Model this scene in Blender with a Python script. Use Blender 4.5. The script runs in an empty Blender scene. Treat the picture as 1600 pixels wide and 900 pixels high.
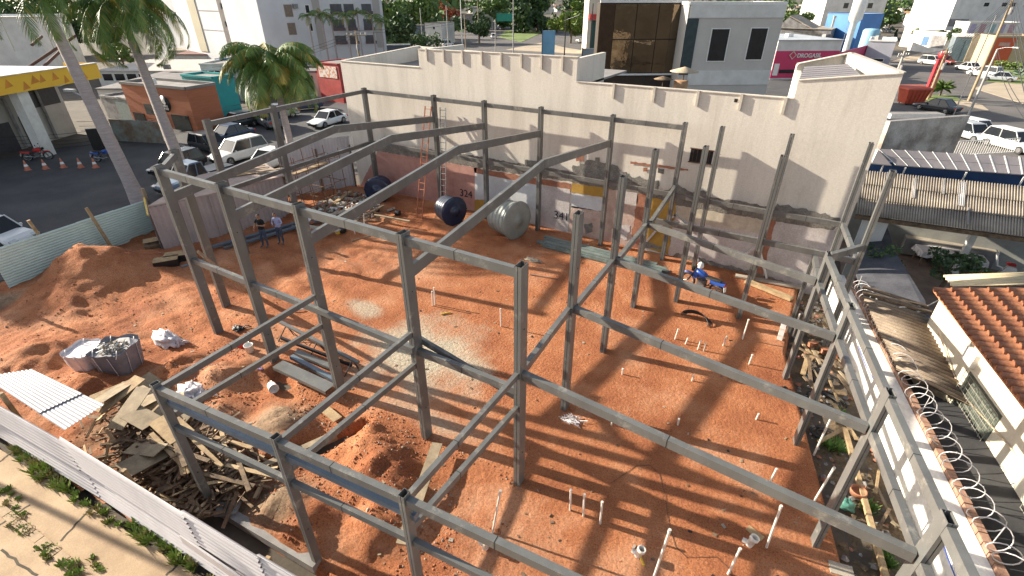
import bpy, math, random
from mathutils import Vector, Matrix, noise
random.seed(7)
R = math.radians
# ------------------------------------------------------------------ camera, sky, sun
sc = bpy.context.scene
AZ, PIT, CH, FPX = R(30.7), R(30.28), 11.0, 777.3
CX, CY = 4.296, -7.597
GZ = -0.3                      # level of streets and yards round the building plot
cam = bpy.data.cameras.new('camera'); co = bpy.data.objects.new('camera', cam)
sc.collection.objects.link(co); sc.camera = co
cam.sensor_width = 36; cam.lens = FPX / 1600 * 36; cam.clip_start = 0.1; cam.clip_end = 6000
co.location = (CX, CY, CH); co.rotation_euler = (R(90) - PIT, 0, AZ)
SE, SA = R(22.5), R(10)        # sun height, heading of the shadows
w = bpy.data.worlds.new('World'); sc.world = w; w.use_nodes = True
nt = w.node_tree; bg = nt.nodes['Background']; sky = nt.nodes.new('ShaderNodeTexSky')
sky.sky_type = 'NISHITA'; sky.sun_disc = False; sky.sun_elevation = SE; sky.sun_rotation = R(260)
sky.air_density = 1.0; sky.dust_density = 1.5; sky.ozone_density = 0.6
hs_w = nt.nodes.new('ShaderNodeHueSaturation'); hs_w.inputs['Saturation'].default_value = .62; nt.links.new(sky.outputs[0], hs_w.inputs['Color']); nt.links.new(hs_w.outputs[0], bg.inputs[0]); bg.inputs[1].default_value = 0.09
sl = bpy.data.lights.new('sun', 'SUN'); sl.energy = 5.0; sl.angle = R(0.55); sl.color = (1.0, 0.90, 0.74)
so = bpy.data.objects.new('sun', sl); sc.collection.objects.link(so); so.location = (-60, -10, 40)
so.rotation_euler = Vector((math.cos(SE)*math.cos(SA), math.cos(SE)*math.sin(SA), -math.sin(SE))).to_track_quat('-Z', 'Y').to_euler()
sc.view_settings.view_transform = 'Standard'; sc.view_settings.look = 'None'
sc.view_settings.exposure = 1.3; sc.view_settings.gamma = 1

# ------------------------------------------------------------------ place helpers
_D = Vector((-math.sin(AZ)*math.cos(PIT), math.cos(AZ)*math.cos(PIT), -math.sin(PIT)))
_Rt = Vector((math.cos(AZ), math.sin(AZ), 0)); _Up = _Rt.cross(_D)
def ray(px, py): return _D + _Rt*((px-800)/FPX) + _Up*((450-py)/FPX)
def g(px, py, z=0.0):          # surveyed point at height z
    v = ray(px, py); t = (z-CH)/v.z
    return Vector((CX, CY, CH)) + v*t
def at(px, py, d): return Vector((CX, CY, CH)) + ray(px, py)*d
def V3(a, z=None): return Vector((a[0], a[1], a[2] if z is None else z))

# ------------------------------------------------------------------ materials
MT = {}
def mat(name, c, c2=None, scale=3.0, rough=0.8, bump=0.0, bscale=30.0, metal=0.0, stretch=None, fine=0.12, spec=None, emit=None, lo=0.35, hi=0.65):
    if name in MT: return MT[name]
    m = bpy.data.materials.new(name); m.use_nodes = True; MT[name] = m
    n = m.node_tree.nodes; l = m.node_tree.links; b = n['Principled BSDF']
    b.inputs['Roughness'].default_value = rough; b.inputs['Metallic'].default_value = metal
    if spec is not None: b.inputs['Specular IOR Level'].default_value = spec
    tc = n.new('ShaderNodeTexCoord'); mp = n.new('ShaderNodeMapping'); l.new(tc.outputs['Object'], mp.inputs[0])
    if stretch: mp.inputs['Scale'].default_value = stretch
    if c2 is None: c2 = tuple(x*0.72 for x in c)
    no = n.new('ShaderNodeTexNoise'); no.inputs['Scale'].default_value = scale; no.inputs['Detail'].default_value = 6; no.inputs['Roughness'].default_value = .62
    l.new(mp.outputs[0], no.inputs[0])
    cr = n.new('ShaderNodeValToRGB'); cr.color_ramp.elements[0].position = lo; cr.color_ramp.elements[1].position = hi
    cr.color_ramp.elements[0].color = (*c2, 1); cr.color_ramp.elements[1].color = (*c, 1)
    l.new(no.outputs[0], cr.inputs[0])
    n2 = n.new('ShaderNodeTexNoise'); n2.inputs['Scale'].default_value = bscale; n2.inputs['Detail'].default_value = 4
    l.new(tc.outputs['Object'], n2.inputs[0])
    mx = n.new('ShaderNodeMix'); mx.data_type = 'RGBA'; mx.blend_type = 'MULTIPLY'; mx.inputs[0].default_value = 1
    mr = n.new('ShaderNodeMapRange'); mr.inputs[1].default_value = .3; mr.inputs[2].default_value = .7; mr.inputs[3].default_value = 1-fine; mr.inputs[4].default_value = 1+fine*.4
    l.new(n2.outputs[0], mr.inputs[0]); l.new(cr.outputs[0], mx.inputs[6]); l.new(mr.outputs[0], mx.inputs[7])
    l.new(mx.outputs[2], b.inputs['Base Color'])
    if bump:
        bp = n.new('ShaderNodeBump'); bp.inputs['Strength'].default_value = bump; bp.inputs['Distance'].default_value = .02
        l.new(n2.outputs[0], bp.inputs['Height']); l.new(bp.outputs[0], b.inputs['Normal'])
    if emit: b.inputs['Emission Color'].default_value = (*emit[:3], 1); b.inputs['Emission Strength'].default_value = emit[3]
    return m
steel  = mat('steel_primer', (.15,.152,.145), (.10,.10,.097), 1.6, .36, .12, 60, stretch=(1,1,.35), fine=.1, lo=.3, hi=.7)
steelb = mat('steel_blued', (.125,.165,.205), (.09,.12,.155), 2, .35)
dark   = mat('dark_void', (.012,.012,.013))
rust   = mat('rust_steel', (.16,.07,.04), (.08,.04,.03), 8, .8)
wood   = mat('raw_wood', (.46,.33,.18), (.30,.20,.11), 5, .85, .3, 40, stretch=(1,1,1))
woodo  = mat('old_wood', (.24,.165,.10), (.10,.068,.045), 5, .9, .3, 40)
woodg  = mat('grey_ply', (.37,.29,.19), (.22,.17,.11), 3, .85)
pvc    = mat('pvc_white', (.78,.74,.68), (.62,.55,.48), 8, .4)
black  = mat('black_rubber', (.022,.022,.024), (.012,.012,.013), 8, .55)
blackp = mat('black_paint', (.02,.02,.022), None, 5, .3)
whitep = mat('white_paint', (.80,.79,.76), (.68,.66,.62), 2, .5)
glassd = mat('window_glass', (.022,.026,.03), (.014,.016,.02), 1, .08, spec=.45)
chrome = mat('bright_metal', (.55,.55,.56), None, 6, .25, metal=.9)
conc   = mat('concrete', (.42,.37,.30), (.30,.26,.21), 2, .9, .3, 50)
concg  = mat('grey_concrete', (.30,.29,.28), (.16,.15,.15), 1.5, .9, .3, 50)
white  = mat('white_render', (.74,.72,.68), (.60,.58,.54), .6, .85)
cream  = mat('cream_render', (.66,.60,.48), (.55,.49,.38), .6, .85)
red    = mat('red_paint', (.55,.03,.03), (.42,.02,.02), 1, .45)
blue   = mat('blue_paint', (.03,.10,.42), (.02,.07,.3), 2, .3)
yellow = mat('yellow_paint', (.75,.50,.05), (.6,.38,.04), 2, .5)
orange = mat('orange_paint', (.62,.16,.03), (.45,.1,.03), 3, .6)
rope   = mat('cable_blue', (.04,.10,.5), None, 5, .5)

def scuff(m, c, scale, lo, hi, amt, st=(1,1,1)):
    n = m.node_tree.nodes; l = m.node_tree.links; b = n['Principled BSDF']; src = b.inputs['Base Color'].links[0].from_socket
    tc = n.new('ShaderNodeTexCoord'); no = n.new('ShaderNodeTexNoise'); no.inputs['Scale'].default_value = scale; no.inputs['Detail'].default_value = 8; no.inputs['Roughness'].default_value = .75; mp = n.new('ShaderNodeMapping'); mp.inputs['Scale'].default_value = st; l.new(tc.outputs['Object'], mp.inputs[0]); l.new(mp.outputs[0], no.inputs[0])
    mr = n.new('ShaderNodeMapRange'); mr.inputs[1].default_value = lo; mr.inputs[2].default_value = hi; mr.inputs[4].default_value = amt; l.new(no.outputs[0], mr.inputs[0])
    mx = n.new('ShaderNodeMix'); mx.data_type = 'RGBA'; l.new(mr.outputs[0], mx.inputs[0]); l.new(src, mx.inputs[6]); mx.inputs[7].default_value = (*c,1); l.new(mx.outputs[2], b.inputs['Base Color'])
scuff(steel, (.27,.255,.22), 2.3, .56, .66, .7); scuff(steel, (.16,.085,.05), 5.0, .66, .72, .6)
# ------------------------------------------------------------------ mesh builder
class M:
    def __init__(s): s.v = []; s.f = []; s.mi = []; s.sm = []
    def add(s, vs, fs, mi=0, smooth=False):
        o = len(s.v); s.v += [tuple(x) for x in vs]
        for f in fs: s.f.append([o+i for i in f]); s.mi.append(mi); s.sm.append(smooth)
    def quad(s, a, b, c, d, mi=0): s.add([a, b, c, d], [(0,1,2,3)], mi)
    def hexa(s, p, mi=0):      # p: 4 bottom, 4 top
        s.add(p, [(3,2,1,0),(4,5,6,7),(0,1,5,4),(1,2,6,5),(2,3,7,6),(3,0,4,7)], mi)
    def box(s, c, d, rz=0.0, mi=0, rx=0.0, ry=0.0):
        m = Matrix.Rotation(rz,3,'Z') @ Matrix.Rotation(ry,3,'Y') @ Matrix.Rotation(rx,3,'X'); c = Vector(c)
        P = [c + m @ Vector((sx*d[0]/2, sy*d[1]/2, sz*d[2]/2)) for sz in (-1,1) for sx,sy in ((-1,-1),(1,-1),(1,1),(-1,1))]
        s.hexa(P, mi)
    def beam(s, p, q, wd, h, mi=0, top=True):   # bar from p to q; p,q on the top centre line
        p = Vector(p); q = Vector(q); d = (q-p).normalized(); up = Vector((0,0,1))
        if abs(d.z) > .99: up = Vector((0,1,0))
        sd = d.cross(up).normalized(); u2 = sd.cross(d)
        o0, o1 = (-h, 0) if top else (-h/2, h/2)
        P = [a + sd*x*wd/2 + u2*z for z in (o0, o1) for a, x in ((p,-1),(q,-1),(q,1),(p,1))]
        s.hexa([P[0],P[3],P[2],P[1],P[4],P[7],P[6],P[5]], mi)
    def tube(s, pts, r, n=8, mi=0, closed=False, caps=True, smooth=True):
        pts = [Vector(p) for p in pts]; rs = r if isinstance(r, (list, tuple)) else [r]*len(pts)
        rings = []; pn = None
        for i, p in enumerate(pts):
            a = pts[i-1] if i > 0 else (pts[-1] if closed else p); b = pts[(i+1) % len(pts)] if (i < len(pts)-1 or closed) else p
            d = (b-a).normalized() if (b-a).length > 1e-9 else Vector((0,0,1))
            if pn is None: pn = d.orthogonal().normalized()
            pn = (pn - d*pn.dot(d)); pn = pn.normalized() if pn.length > 1e-6 else d.orthogonal().normalized()
            bn = d.cross(pn)
            rings.append([p + (pn*math.cos(t)+bn*math.sin(t))*rs[i] for t in [2*math.pi*k/n for k in range(n)]])
        vs = [v for rr in rings for v in rr]; fs = []; m = len(pts)
        for i in range(m if closed else m-1):
            j = (i+1) % m
            for k in range(n): fs.append((i*n+k, i*n+(k+1)%n, j*n+(k+1)%n, j*n+k))
        s.add(vs, fs, mi, smooth)
        if caps and not closed: s.add(rings[0], [tuple(range(n-1,-1,-1))], mi); s.add(rings[-1], [tuple(range(n))], mi)
    def lathe(s, prof, base, axis=(0,0,1), n=24, mi=0, smooth=True):
        ax = Vector(axis).normalized(); x = ax.orthogonal().normalized(); y = ax.cross(x); b = Vector(base)
        vs = [b + ax*h + (x*math.cos(2*math.pi*k/n)+y*math.sin(2*math.pi*k/n))*max(r,1e-4) for h, r in prof for k in range(n)]
        fs = [(i*n+k, i*n+(k+1)%n, (i+1)*n+(k+1)%n, (i+1)*n+k) for i in range(len(prof)-1) for k in range(n)]
        s.add(vs, fs, mi, smooth)
    def prism(s, poly, z0, z1, mi=0, mtop=None):
        n = len(poly); A = sum(poly[i][0]*poly[(i+1)%n][1]-poly[(i+1)%n][0]*poly[i][1] for i in range(n))
        if A < 0: poly = poly[::-1]
        f0 = z0 if callable(z0) else (lambda p: z0); f1 = z1 if callable(z1) else (lambda p: z1)
        vs = [(p[0],p[1],f0(p)) for p in poly] + [(p[0],p[1],f1(p)) for p in poly]
        s.add(vs, [tuple(range(n-1,-1,-1))] + [(i,(i+1)%n,n+(i+1)%n,n+i) for i in range(n)], mi)
        s.add([vs[n+i] for i in range(n)], [tuple(range(n))], mi if mtop is None else mtop)
    def corr(s, a, b, up, pitch=.15, amp=.02, mi=0, thick=.004):  # corrugated sheet: a->b ribs step across, 'up' the rib direction
        a = Vector(a); b = Vector(b); up = Vector(up); L = (b-a).length; d = (b-a)/L; nrm = d.cross(up).normalized()
        n = max(2, int(L/pitch*4)); F = []
        for side in (0, 1):
            F.append([a + d*(L*i/n) + nrm*(amp*math.sin(2*math.pi*i/4 + .4) + side*thick) for i in range(n+1)])
        for side in (0,1):
            vs = F[side] + [p+up for p in F[side]]
            fs = [(i,i+1,n+2+i,n+1+i) if side else (i+1,i,n+1+i,n+2+i) for i in range(n)]
            s.add(vs, fs, mi, True)
    def build(s, name, mats, parent=None):
        me = bpy.data.meshes.new(name); me.from_pydata(s.v, [], s.f); 
        for m in (mats if isinstance(mats, (list, tuple)) else [mats]): me.materials.append(m)
        me.polygons.foreach_set('material_index', s.mi); me.polygons.foreach_set('use_smooth', s.sm); me.update()
        o = bpy.data.objects.new(name, me); sc.collection.objects.link(o)
        if parent is not None:
            o.parent = parent; o.matrix_parent_inverse = parent.get('_l') and Matrix.Identity(4) or Matrix.Translation(-parent.location)
        return o
def tag(o, label, cat, group=None, kind=None):
    if label: o['label'] = label
    if cat: o['category'] = cat
    if group: o['group'] = group
    if kind: o['kind'] = kind
    return o
def root(name, label, cat, loc, group=None):
    o = bpy.data.objects.new(name, None); sc.collection.objects.link(o); o.location = loc; o.empty_display_size = .2
    return tag(o, label, cat, group)
def world_children(o): return [c for c in bpy.data.objects if c.parent == o]
def copy_tree(o, loc, rz, label=None, scale=None):
    c = o.copy(); sc.collection.objects.link(c); c.location = loc; c.rotation_euler = (0, 0, rz)
    if scale: c.scale = (scale,)*3
    if label: c['label'] = label
    for ch in world_children(o):
        d = ch.copy(); sc.collection.objects.link(d); d.parent = c
        for gc in world_children(ch):
            e = gc.copy(); sc.collection.objects.link(e); e.parent = d
    return c
def struct(o): o['kind'] = 'structure'; return o
def lerp(a, b, t): return a + (b-a)*t
def text_mesh(body, size, ext=.01, name='lettering', mt=None, parent=None, origin=(0,0,0), xd=(1,0,0), yd=(0,0,1), bold=False):
    cu = bpy.data.curves.new(name, 'FONT'); cu.body = body; cu.size = size; cu.extrude = ext; cu.align_x = 'CENTER'; cu.align_y = 'CENTER'
    if bold: cu.offset = size*.025
    t = bpy.data.objects.new(name, cu); sc.collection.objects.link(t)
    dg = bpy.context.evaluated_depsgraph_get(); me = bpy.data.meshes.new_from_object(t.evaluated_get(dg))
    bpy.data.objects.remove(t); bpy.data.curves.remove(cu)
    x = Vector(xd).normalized(); y = Vector(yd).normalized(); z = x.cross(y)
    m4 = Matrix.Translation(origin) @ Matrix(((x.x,y.x,z.x),(x.y,y.y,z.y),(x.z,y.z,z.z))).to_4x4()
    me.transform(m4); me.materials.clear(); me.materials.append(mt)
    o = bpy.data.objects.new(name, me); sc.collection.objects.link(o)
    if parent is not None: o.parent = parent; o.matrix_parent_inverse = Matrix.Translation(-parent.location)
    return o
exec_parts = []
# ================================================================== SETTING: ground, soil, pavement, streets
asph = mat('asphalt', (.085,.083,.085), (.05,.05,.055), .35, .9, .3, 25, fine=.2)
asph2= mat('asphalt_old', (.15,.135,.125), (.10,.092,.088), .25, .9, .3, 25, fine=.2)
yard = mat('dirt_yard', (.13,.105,.08), (.07,.058,.045), .5, .95, .4, 10)
side = mat('sidewalk', (.50,.36,.23), (.36,.25,.155), .9, .9, .3, 35, fine=.15)
kerb = mat('kerb_stone', (.48,.35,.23), (.33,.24,.15), 2, .9)
grass= mat('grass_blades', (.26,.34,.06), (.15,.22,.04), 2, .7)
lawn = mat('lawn', (.20,.26,.07), (.12,.17,.045), .3, .9, .4, 20)
paintw=mat('road_paint', (.55,.54,.5), (.35,.34,.32), 6, .8)
m = M(); S = 3000; m.quad((-S,-600,GZ-.02),(S,-600,GZ-.02),(S,S,GZ-.02),(-S,S,GZ-.02)); struct(m.build('ground', yard))
def sheet(name, pts, z, mt): m = M(); m.prism([(p[0],p[1]) for p in pts], z-.05, z, 0); return struct(m.build(name, mt))
sheet('street', [(-52,-40),(-20,-40),(-20.5,-6),(-26.2,-3),(-26.5,6),(-24,14),(-24,32),(-24,60),(-60,60),(-50,30),(-52,10)], GZ+.004, asph)
sheet('far_street', [g(560,86,GZ),g(1000,100,GZ),g(1000,62,GZ),g(900,52,GZ),g(840,40,GZ),g(700,50,GZ)], GZ+.008, asph2)
sheet('avenue', [(9.5,40),(60,40),(80,140),(150,420),(60,420),(30,170),(12,150),(10,120)], GZ+.012, asph2)
sheet('lane', [(-10,24),(9.5,24),(9.5,130),(-28,130),(-30,60)], GZ+.016, asph)
sheet('front_pavement', [(-24,-6.35),(-22,-40),(20,-40),(20,-4),(9,-4.4),(0,-5.3),(-6.5,-5.9),(-14,-6.6)], -.02, side)
# joints and kerb on the front pavement
jm = M(); jd = mat('pavement_joint', (.10,.085,.06), (.06,.05,.035), 4, .95)
for a, b in [((0,820),(45,790)),((0,800),(128,888)),((95,845),(140,795)),((260,900),(290,868)),((28,700),(0,722)),((0,860),(60,900))]:
    p, q = g(*a, -.02), g(*b, -.02); pts = []
    for i in range(9):
        t = lerp(p, q, i/8); t += Vector((random.uniform(-.03,.03), random.uniform(-.03,.03), 0)); pts.append(t)
    for i in range(8): jm.beam(pts[i]+Vector((0,0,.004)), pts[i+1]+Vector((0,0,.004)), .05, .03)
struct(jm.build('pavement_joints', jd))
# white trimmed kerb along street side
km = M()
for i in range(9):
    a = lerp(g(0,795,0), g(118,888,0), i/9); b = lerp(g(0,795,0), g(118,888,0), (i+.93)/9)
    km.beam(a+Vector((0,0,.02)), b+Vector((0,0,.02)), .2, .12)
struct(km.build('pavement_kerb', kerb))

# ---- red soil with relief
def seg_d(p, a, b):
    ab = (b[0]-a[0], b[1]-a[1]); L = ab[0]**2+ab[1]**2; t = max(0, min(1, ((p[0]-a[0])*ab[0]+(p[1]-a[1])*ab[1])/L))
    return math.hypot(p[0]-a[0]-ab[0]*t, p[1]-a[1]-ab[1]*t)
mounds = [(-23.0,-.5,1.7,1.05),(-21.8,.6,1.9,.8),(-21,-1.9,1.6,.5),(-17.6,-4.3,1.5,.45),(-14.2,-4.0,1.1,.4),(-12.2,-2.0,1.0,.55),(-10.6,-1.4,1.0,.5),(-9.2,-2.6,.9,.25),
          (-7.1,-1.9,1.0,.5),(-6.4,-2.5,.7,.25),(-3.6,-1.5,1.1,.55),(-2.6,-1.9,.8,.4),(-4.6,-.95,.9,.35),(-4.7,-3.6,.75,.55),(-3.7,-3.7,.8,.4),(-1.6,-2.6,.7,.15),(-2.4,-3.0,.7,.3)]
trench = [((-6.3,-3.35),(-4.95,-.75),.22,.6),((-6.3,-4.75),(-2.6,-4.55),.22,.5),((-8.6,-.5),(-9.4,-.25),.25,.3)]
def soil_h(x, y):
    front = max(0, min(1, (-.2-y)/1.0)) * max(0, min(1, (.6-x)/1.2))
    left = max(0, min(1, (-9.5-x)/4))
    h = .012*noise.noise((x*1.1, y*1.1, 3)) + .006*noise.noise((x*6, y*6, 9))
    rough = max(front, left*.8)
    h += rough*(.10*noise.noise((x*.9, y*.9, 0)) + .05*noise.noise((x*2.7, y*2.7, 5)) + .045*abs(noise.noise((x*6, y*6, 7))))
    h -= front*.12
    for mx, my, r, k in mounds:
        d = math.hypot(x-mx, y-my)/r
        if d < 2: 
            e = math.exp(-d*d*1.6); sf_ = .3 if x < -20 else 1; h += k*e*(1+sf_*.35*noise.noise((x*2.2, y*2.2, 2)) + sf_*.12*noise.noise((x*7,y*7,1)))
    # wheel ruts on the left
    if x < -9 and y > -3: h += .035*math.sin((y*math.cos(.25)+x*math.sin(.25))*5.2+1.5*noise.noise((x*.4,y*.4,8)))*min(1,(-9-x)/3)
    for a, b, r, k in trench:
        d = seg_d((x, y), a, b)
        if d < r*2: h -= k*max(0, min(1, (r*1.35-d)/(r*.4)))
    return h
def edge_right(y): return 7.85 - .24*y if y < 9.7 else 5.52
nx, ny = 300, 215
x0, y0, y1 = -26.0, -6.4, 15.35
sm = bpy.data.meshes.new('red_soil'); vs = []; fs = []; cols = []
for j in range(ny+1):
    y = lerp(y0, y1, j/ny); xr = edge_right(y)
    for i in range(nx+1):
        t = i/nx; x = x0 + (xr-x0)*t
        yy = y
        h = soil_h(x, yy)
        if y < -4.6: 
            fl = -5.25 + .075*(x)*1.0 - .0     # front fence line
            if yy < fl-.25: h = min(h, -.06)
        if i == nx: h = -.45
        vs.append((x if i < nx else xr+.03, yy, h))
        # r = pale cement dust, g = grey gravel dirt, b = left mound, pale dust withheld so its colour carries the shade
        d1 = math.hypot((x+5.7)/2.9, (y-3.0)/2.5); n1 = noise.noise((x*.8, y*.8, 4))*.45 + noise.noise((x*3,y*3,1))*.15
        pale = max(0, min(1, (1.02-d1+n1)*1.6)); d2 = math.hypot((x+9.6)/1.2,(y-4.1)/.6); pale = max(pale, max(0,min(.8,(1-d2+n1)*1.2)))
        pale = max(pale, .75*max(0,min(1,(1-math.hypot((x+3.6)/2.2,(y-.6)/.5)+n1))))
        gr = 0
        for cx_, cy_, rr in ((-7.3,-2.0,1.0),(-5.0,-3.7,1.0),(-8.7,-4.0,1.9),(-23.5,-3.2,.8),(-18,11,2.2),(-10.8,-3.9,1.6),(-6.0,-4.7,1.2)):
            gr = max(gr, max(0, min(1, (1.15-math.hypot(x-cx_, y-cy_)/rr + n1)*1.3)))
        md = max(0, min(1, 1.6-math.hypot((x+22.2)/2.8, (y+.2)/2.2))); cols.append((pale, gr, md, 1))
for j in range(ny):
    for i in range(nx):
        a = j*(nx+1)+i; fs.append((a, a+1, a+nx+2, a+nx+1))
# cut the corner beyond the front fence and beyond the left fence
def keep(f):
    c = [sum(vs[k][q] for k in f)/4 for q in (0,1)]
    if c[1] < -5.06+.09*min(c[0],0)*1.0 + (.10*c[0] if c[0]>0 else 0): return False
    if c[0] < -25.6: return False
    return True
fs = [f for f in fs if keep(f)]
sm.from_pydata(vs, [], fs); sm.update()
ca = sm.color_attributes.new('patch', 'FLOAT_COLOR', 'POINT')
for i, c in enumerate(cols): ca.data[i].color = c
sm.polygons.foreach_set('use_smooth', [True]*len(fs))
soil = bpy.data.materials.new('red_soil'); soil.use_nodes = True
n = soil.node_tree.nodes; l = soil.node_tree.links; b = n['Principled BSDF']; b.inputs['Roughness'].default_value = .95; b.inputs['Specular IOR Level'].default_value = .2
tc = n.new('ShaderNodeTexCoord')
def nz(scale, det=5, ro=.6, vec=None):
    k = n.new('ShaderNodeTexNoise'); k.inputs['Scale'].default_value = scale; k.inputs['Detail'].default_value = det; k.inputs['Roughness'].default_value = ro
    l.new(vec or tc.outputs['Object'], k.inputs[0]); return k.outputs[0]
def ramp(src, stops):
    k = n.new('ShaderNodeValToRGB'); e = k.color_ramp.elements; e[0].position, e[0].color = stops[0][0], (*stops[0][1],1); e[1].position, e[1].color = stops[-1][0], (*stops[-1][1],1)
    for p, c in stops[1:-1]: q = e.new(p); q.color = (*c,1)
    l.new(src, k.inputs[0]); return k.outputs[0]
def mixc(f, a, bb, mode='MIX'):
    k = n.new('ShaderNodeMix'); k.data_type = 'RGBA'; k.blend_type = mode
    if isinstance(f, float): k.inputs[0].default_value = f
    else: l.new(f, k.inputs[0])
    for i, q in ((6,a),(7,bb)):
        if isinstance(q, tuple): k.inputs[i].default_value = (*q,1)
        else: l.new(q, k.inputs[i])
    return k.outputs[2]
big = ramp(nz(.45,7,.65), [(.30,(.24,.080,.038)),(.5,(.385,.147,.066)),(.70,(.52,.235,.118))])
fin = ramp(nz(26,7,.75), [(.36,(.42,.40,.38)),(.50,(1,1,1)),(.72,(1.3,1.3,1.3))])
col = mixc(1.0, big, fin, 'MULTIPLY')
vo = n.new('ShaderNodeTexVoronoi'); vo.inputs['Scale'].default_value = 9; l.new(tc.outputs['Object'], vo.inputs[0])
spk = ramp(vo.outputs['Distance'], [(.0,(.55,.5,.5)),(.22,(1,1,1)),(1,(1,1,1))])
sel = ramp(nz(.8,3), [(.48,(0,0,0)),(.62,(1,1,1))])
col = mixc(sel, col, mixc(1.0, col, spk, 'MULTIPLY'))
at0 = n.new('ShaderNodeAttribute'); at0.attribute_name = 'patch'; sp0 = n.new('ShaderNodeSeparateColor'); l.new(at0.outputs['Color'], sp0.inputs[0]); dust = mixc(sp0.outputs[2], ramp(nz(.22,8,.72), [(.50,(0,0,0)),(.70,(.62,.62,.62))]), (0,0,0)); col = mixc(dust, col, ramp(nz(5,6,.7), [(.3,(.36,.19,.115)),(.7,(.60,.37,.245))]))
at_ = n.new('ShaderNodeAttribute'); at_.attribute_name = 'patch'; sp = n.new('ShaderNodeSeparateColor'); l.new(at_.outputs['Color'], sp.inputs[0])
palec = ramp(nz(9,6,.7), [(.3,(.30,.24,.17)),(.7,(.52,.46,.36))])
grayc = ramp(nz(6,6,.7), [(.3,(.16,.10,.065)),(.7,(.36,.25,.16))])
col = mixc(sp.outputs[0], col, palec); col = mixc(sp.outputs[1], col, grayc)
l.new(col, b.inputs['Base Color'])
bp = n.new('ShaderNodeBump'); bp.inputs['Strength'].default_value = .9; bp.inputs['Distance'].default_value = .045; l.new(nz(17,9,.78), bp.inputs['Height'])
bp2 = n.new('ShaderNodeBump'); bp2.inputs['Strength'].default_value = .5; bp2.inputs['Distance'].default_value = .03; bp2.invert = True; l.new(vo.outputs['Distance'], bp2.inputs['Height']); l.new(bp.outputs[0], bp2.inputs['Normal'])
l.new(bp2.outputs[0], b.inputs['Normal'])
sm.materials.append(soil)
so_ = bpy.data.objects.new('red_soil', sm); sc.collection.objects.link(so_); struct(so_)
# dirt strip between the raised floor and the right wall
def wallu(v): return 9.82 - .217*v
dm = M(); N = 60; K = 14; gvs = []
for j in range(N+1):
    y = lerp(-8, 15.2, j/N)
    for i in range(K+1):
        x = lerp(edge_right(y)-.1, wallu(y)+.1, i/K); gvs.append((x, y, -.32+.07*noise.noise((x*2,y*2,6))+.05*noise.noise((x*6,y*6,6))))
dm.add(gvs, [(j*(K+1)+i, j*(K+1)+i+1, (j+1)*(K+1)+i+1, (j+1)*(K+1)+i) for j in range(N) for i in range(K)], 0, True)
dmat = mat('rubble_dirt', (.22,.15,.09), (.10,.075,.045), 2.5, .95, .8, 18, fine=.4)
struct(dm.build('dirt_strip', dmat))
# clods and pebbles over the turned earth
cm = M(); clod = mat('soil_clod', (.36,.13,.055), (.25,.08,.035), 5, .95, .5, 30); clod2 = mat('stone_bit', (.42,.32,.24), (.28,.2,.14), 5, .95)
def rock(m, c, r, mi=0):
    o = []; k = 5
    for a in range(k): o.append((c[0]+r*random.uniform(.7,1.1)*math.cos(a*2*math.pi/k), c[1]+r*random.uniform(.7,1.1)*math.sin(a*2*math.pi/k), c[2]+random.uniform(-.1,.3)*r))
    t = (c[0]+random.uniform(-.2,.2)*r, c[1], c[2]+r*random.uniform(.5,.9)); o.append(t)
    m.add(o, [(a,(a+1)%k,k) for a in range(k)], mi)
random.seed(3)
for i in range(7000):
    if i < 4200: x, y = random.uniform(-12.5,.4), random.uniform(-5.1,.1)
    elif i < 5600: x, y = random.uniform(-24,-11), random.uniform(-5.5,3)
    else: x, y = random.uniform(-9,7), random.uniform(-4,9)
    if x > edge_right(y)-.1 or y < -5.1+.085*min(x,0)+.15: continue
    if noise.noise((x*.7,y*.7,11)) < -.15 and i < 5600: continue
    r = random.uniform(.012,.045)*(1.7 if random.random() < .07 and y < -.5 else 1)
    if i >= 5600: r *= .55
    rock(cm, (x, y, soil_h(x,y)), r, 1 if random.random() < .25 else 0)
tag(cm.build('soil_clods', [clod, clod2]), 'loose red clods and pebbles strewn over the turned earth', 'clods', kind='stuff')

# ================================================================== STEEL FRAME
fr = root('steel_structure', 'x', 'steel frame', (0,0,0))
WD = math.atan2(1, -.217) - math.pi/2
def column(x, y, z1, z0=-.15, rz=0, wx=.165, wy=.295):
    m = M(); t = .008; g_ = .006
    R3 = Matrix.Rotation(rz,3,'Z')
    def bx(cx_, cy_, dx, dy, a, b, mi=0):
        c = R3 @ Vector((cx_, cy_, 0)); m.box((x+c.x, y+c.y, (a+b)/2), (dx, dy, b-a), rz, mi)
    hw = wx/2
    for s in (-1, 1):          # two lipped channels face to face
        bx(s*(hw-t/2), 0, t, wy, z0, z1)
        for q in (-1, 1): bx(s*(hw/2+g_/4), q*(wy/2-t/2)*.998, hw-t-g_/2, t, z0, z1-.001)
    bx(0, 0, wx-3*t, wy-3*t, z0, z1-.16, 1)
    for zz in (1.15, 4.9):
        if zz < z1: bx(hw+.004, 0, .006, .03, zz, zz+.03, 1)
    return m.build('column', [steel, dark], fr)
TOP = 6.45
Fx = [-13.12, -9.88, -6.6, -3.08, 0]
for x in Fx: column(x, 0, TOP, -.7)
for x, y in ((-14.65,1.3),(-18.4,4.75),(-18.75,8.3),(-18.95,14.6)): column(x, y, TOP)
Bx = [-13.9, -10.62, -7.32, -3.65, -.45, 1.05, 3.62, 6.2]
for x in Bx: column(x, 14.72, TOP)
for y in (3.1, 6.42, 9.86): column(-.15 - (y-3)*.015, y, TOP)
for x, y in ((1.15,11.2),(3.63,11.25),(6.68,11.1)): column(x, y, TOP)
Wc = [(7.35,-.62),(6.78,2.05),(6.14,5.2),(5.58,8.15)]
for x, y in Wc: column(x, y, 4.66, -.5, WD, .13, .25)
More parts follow.
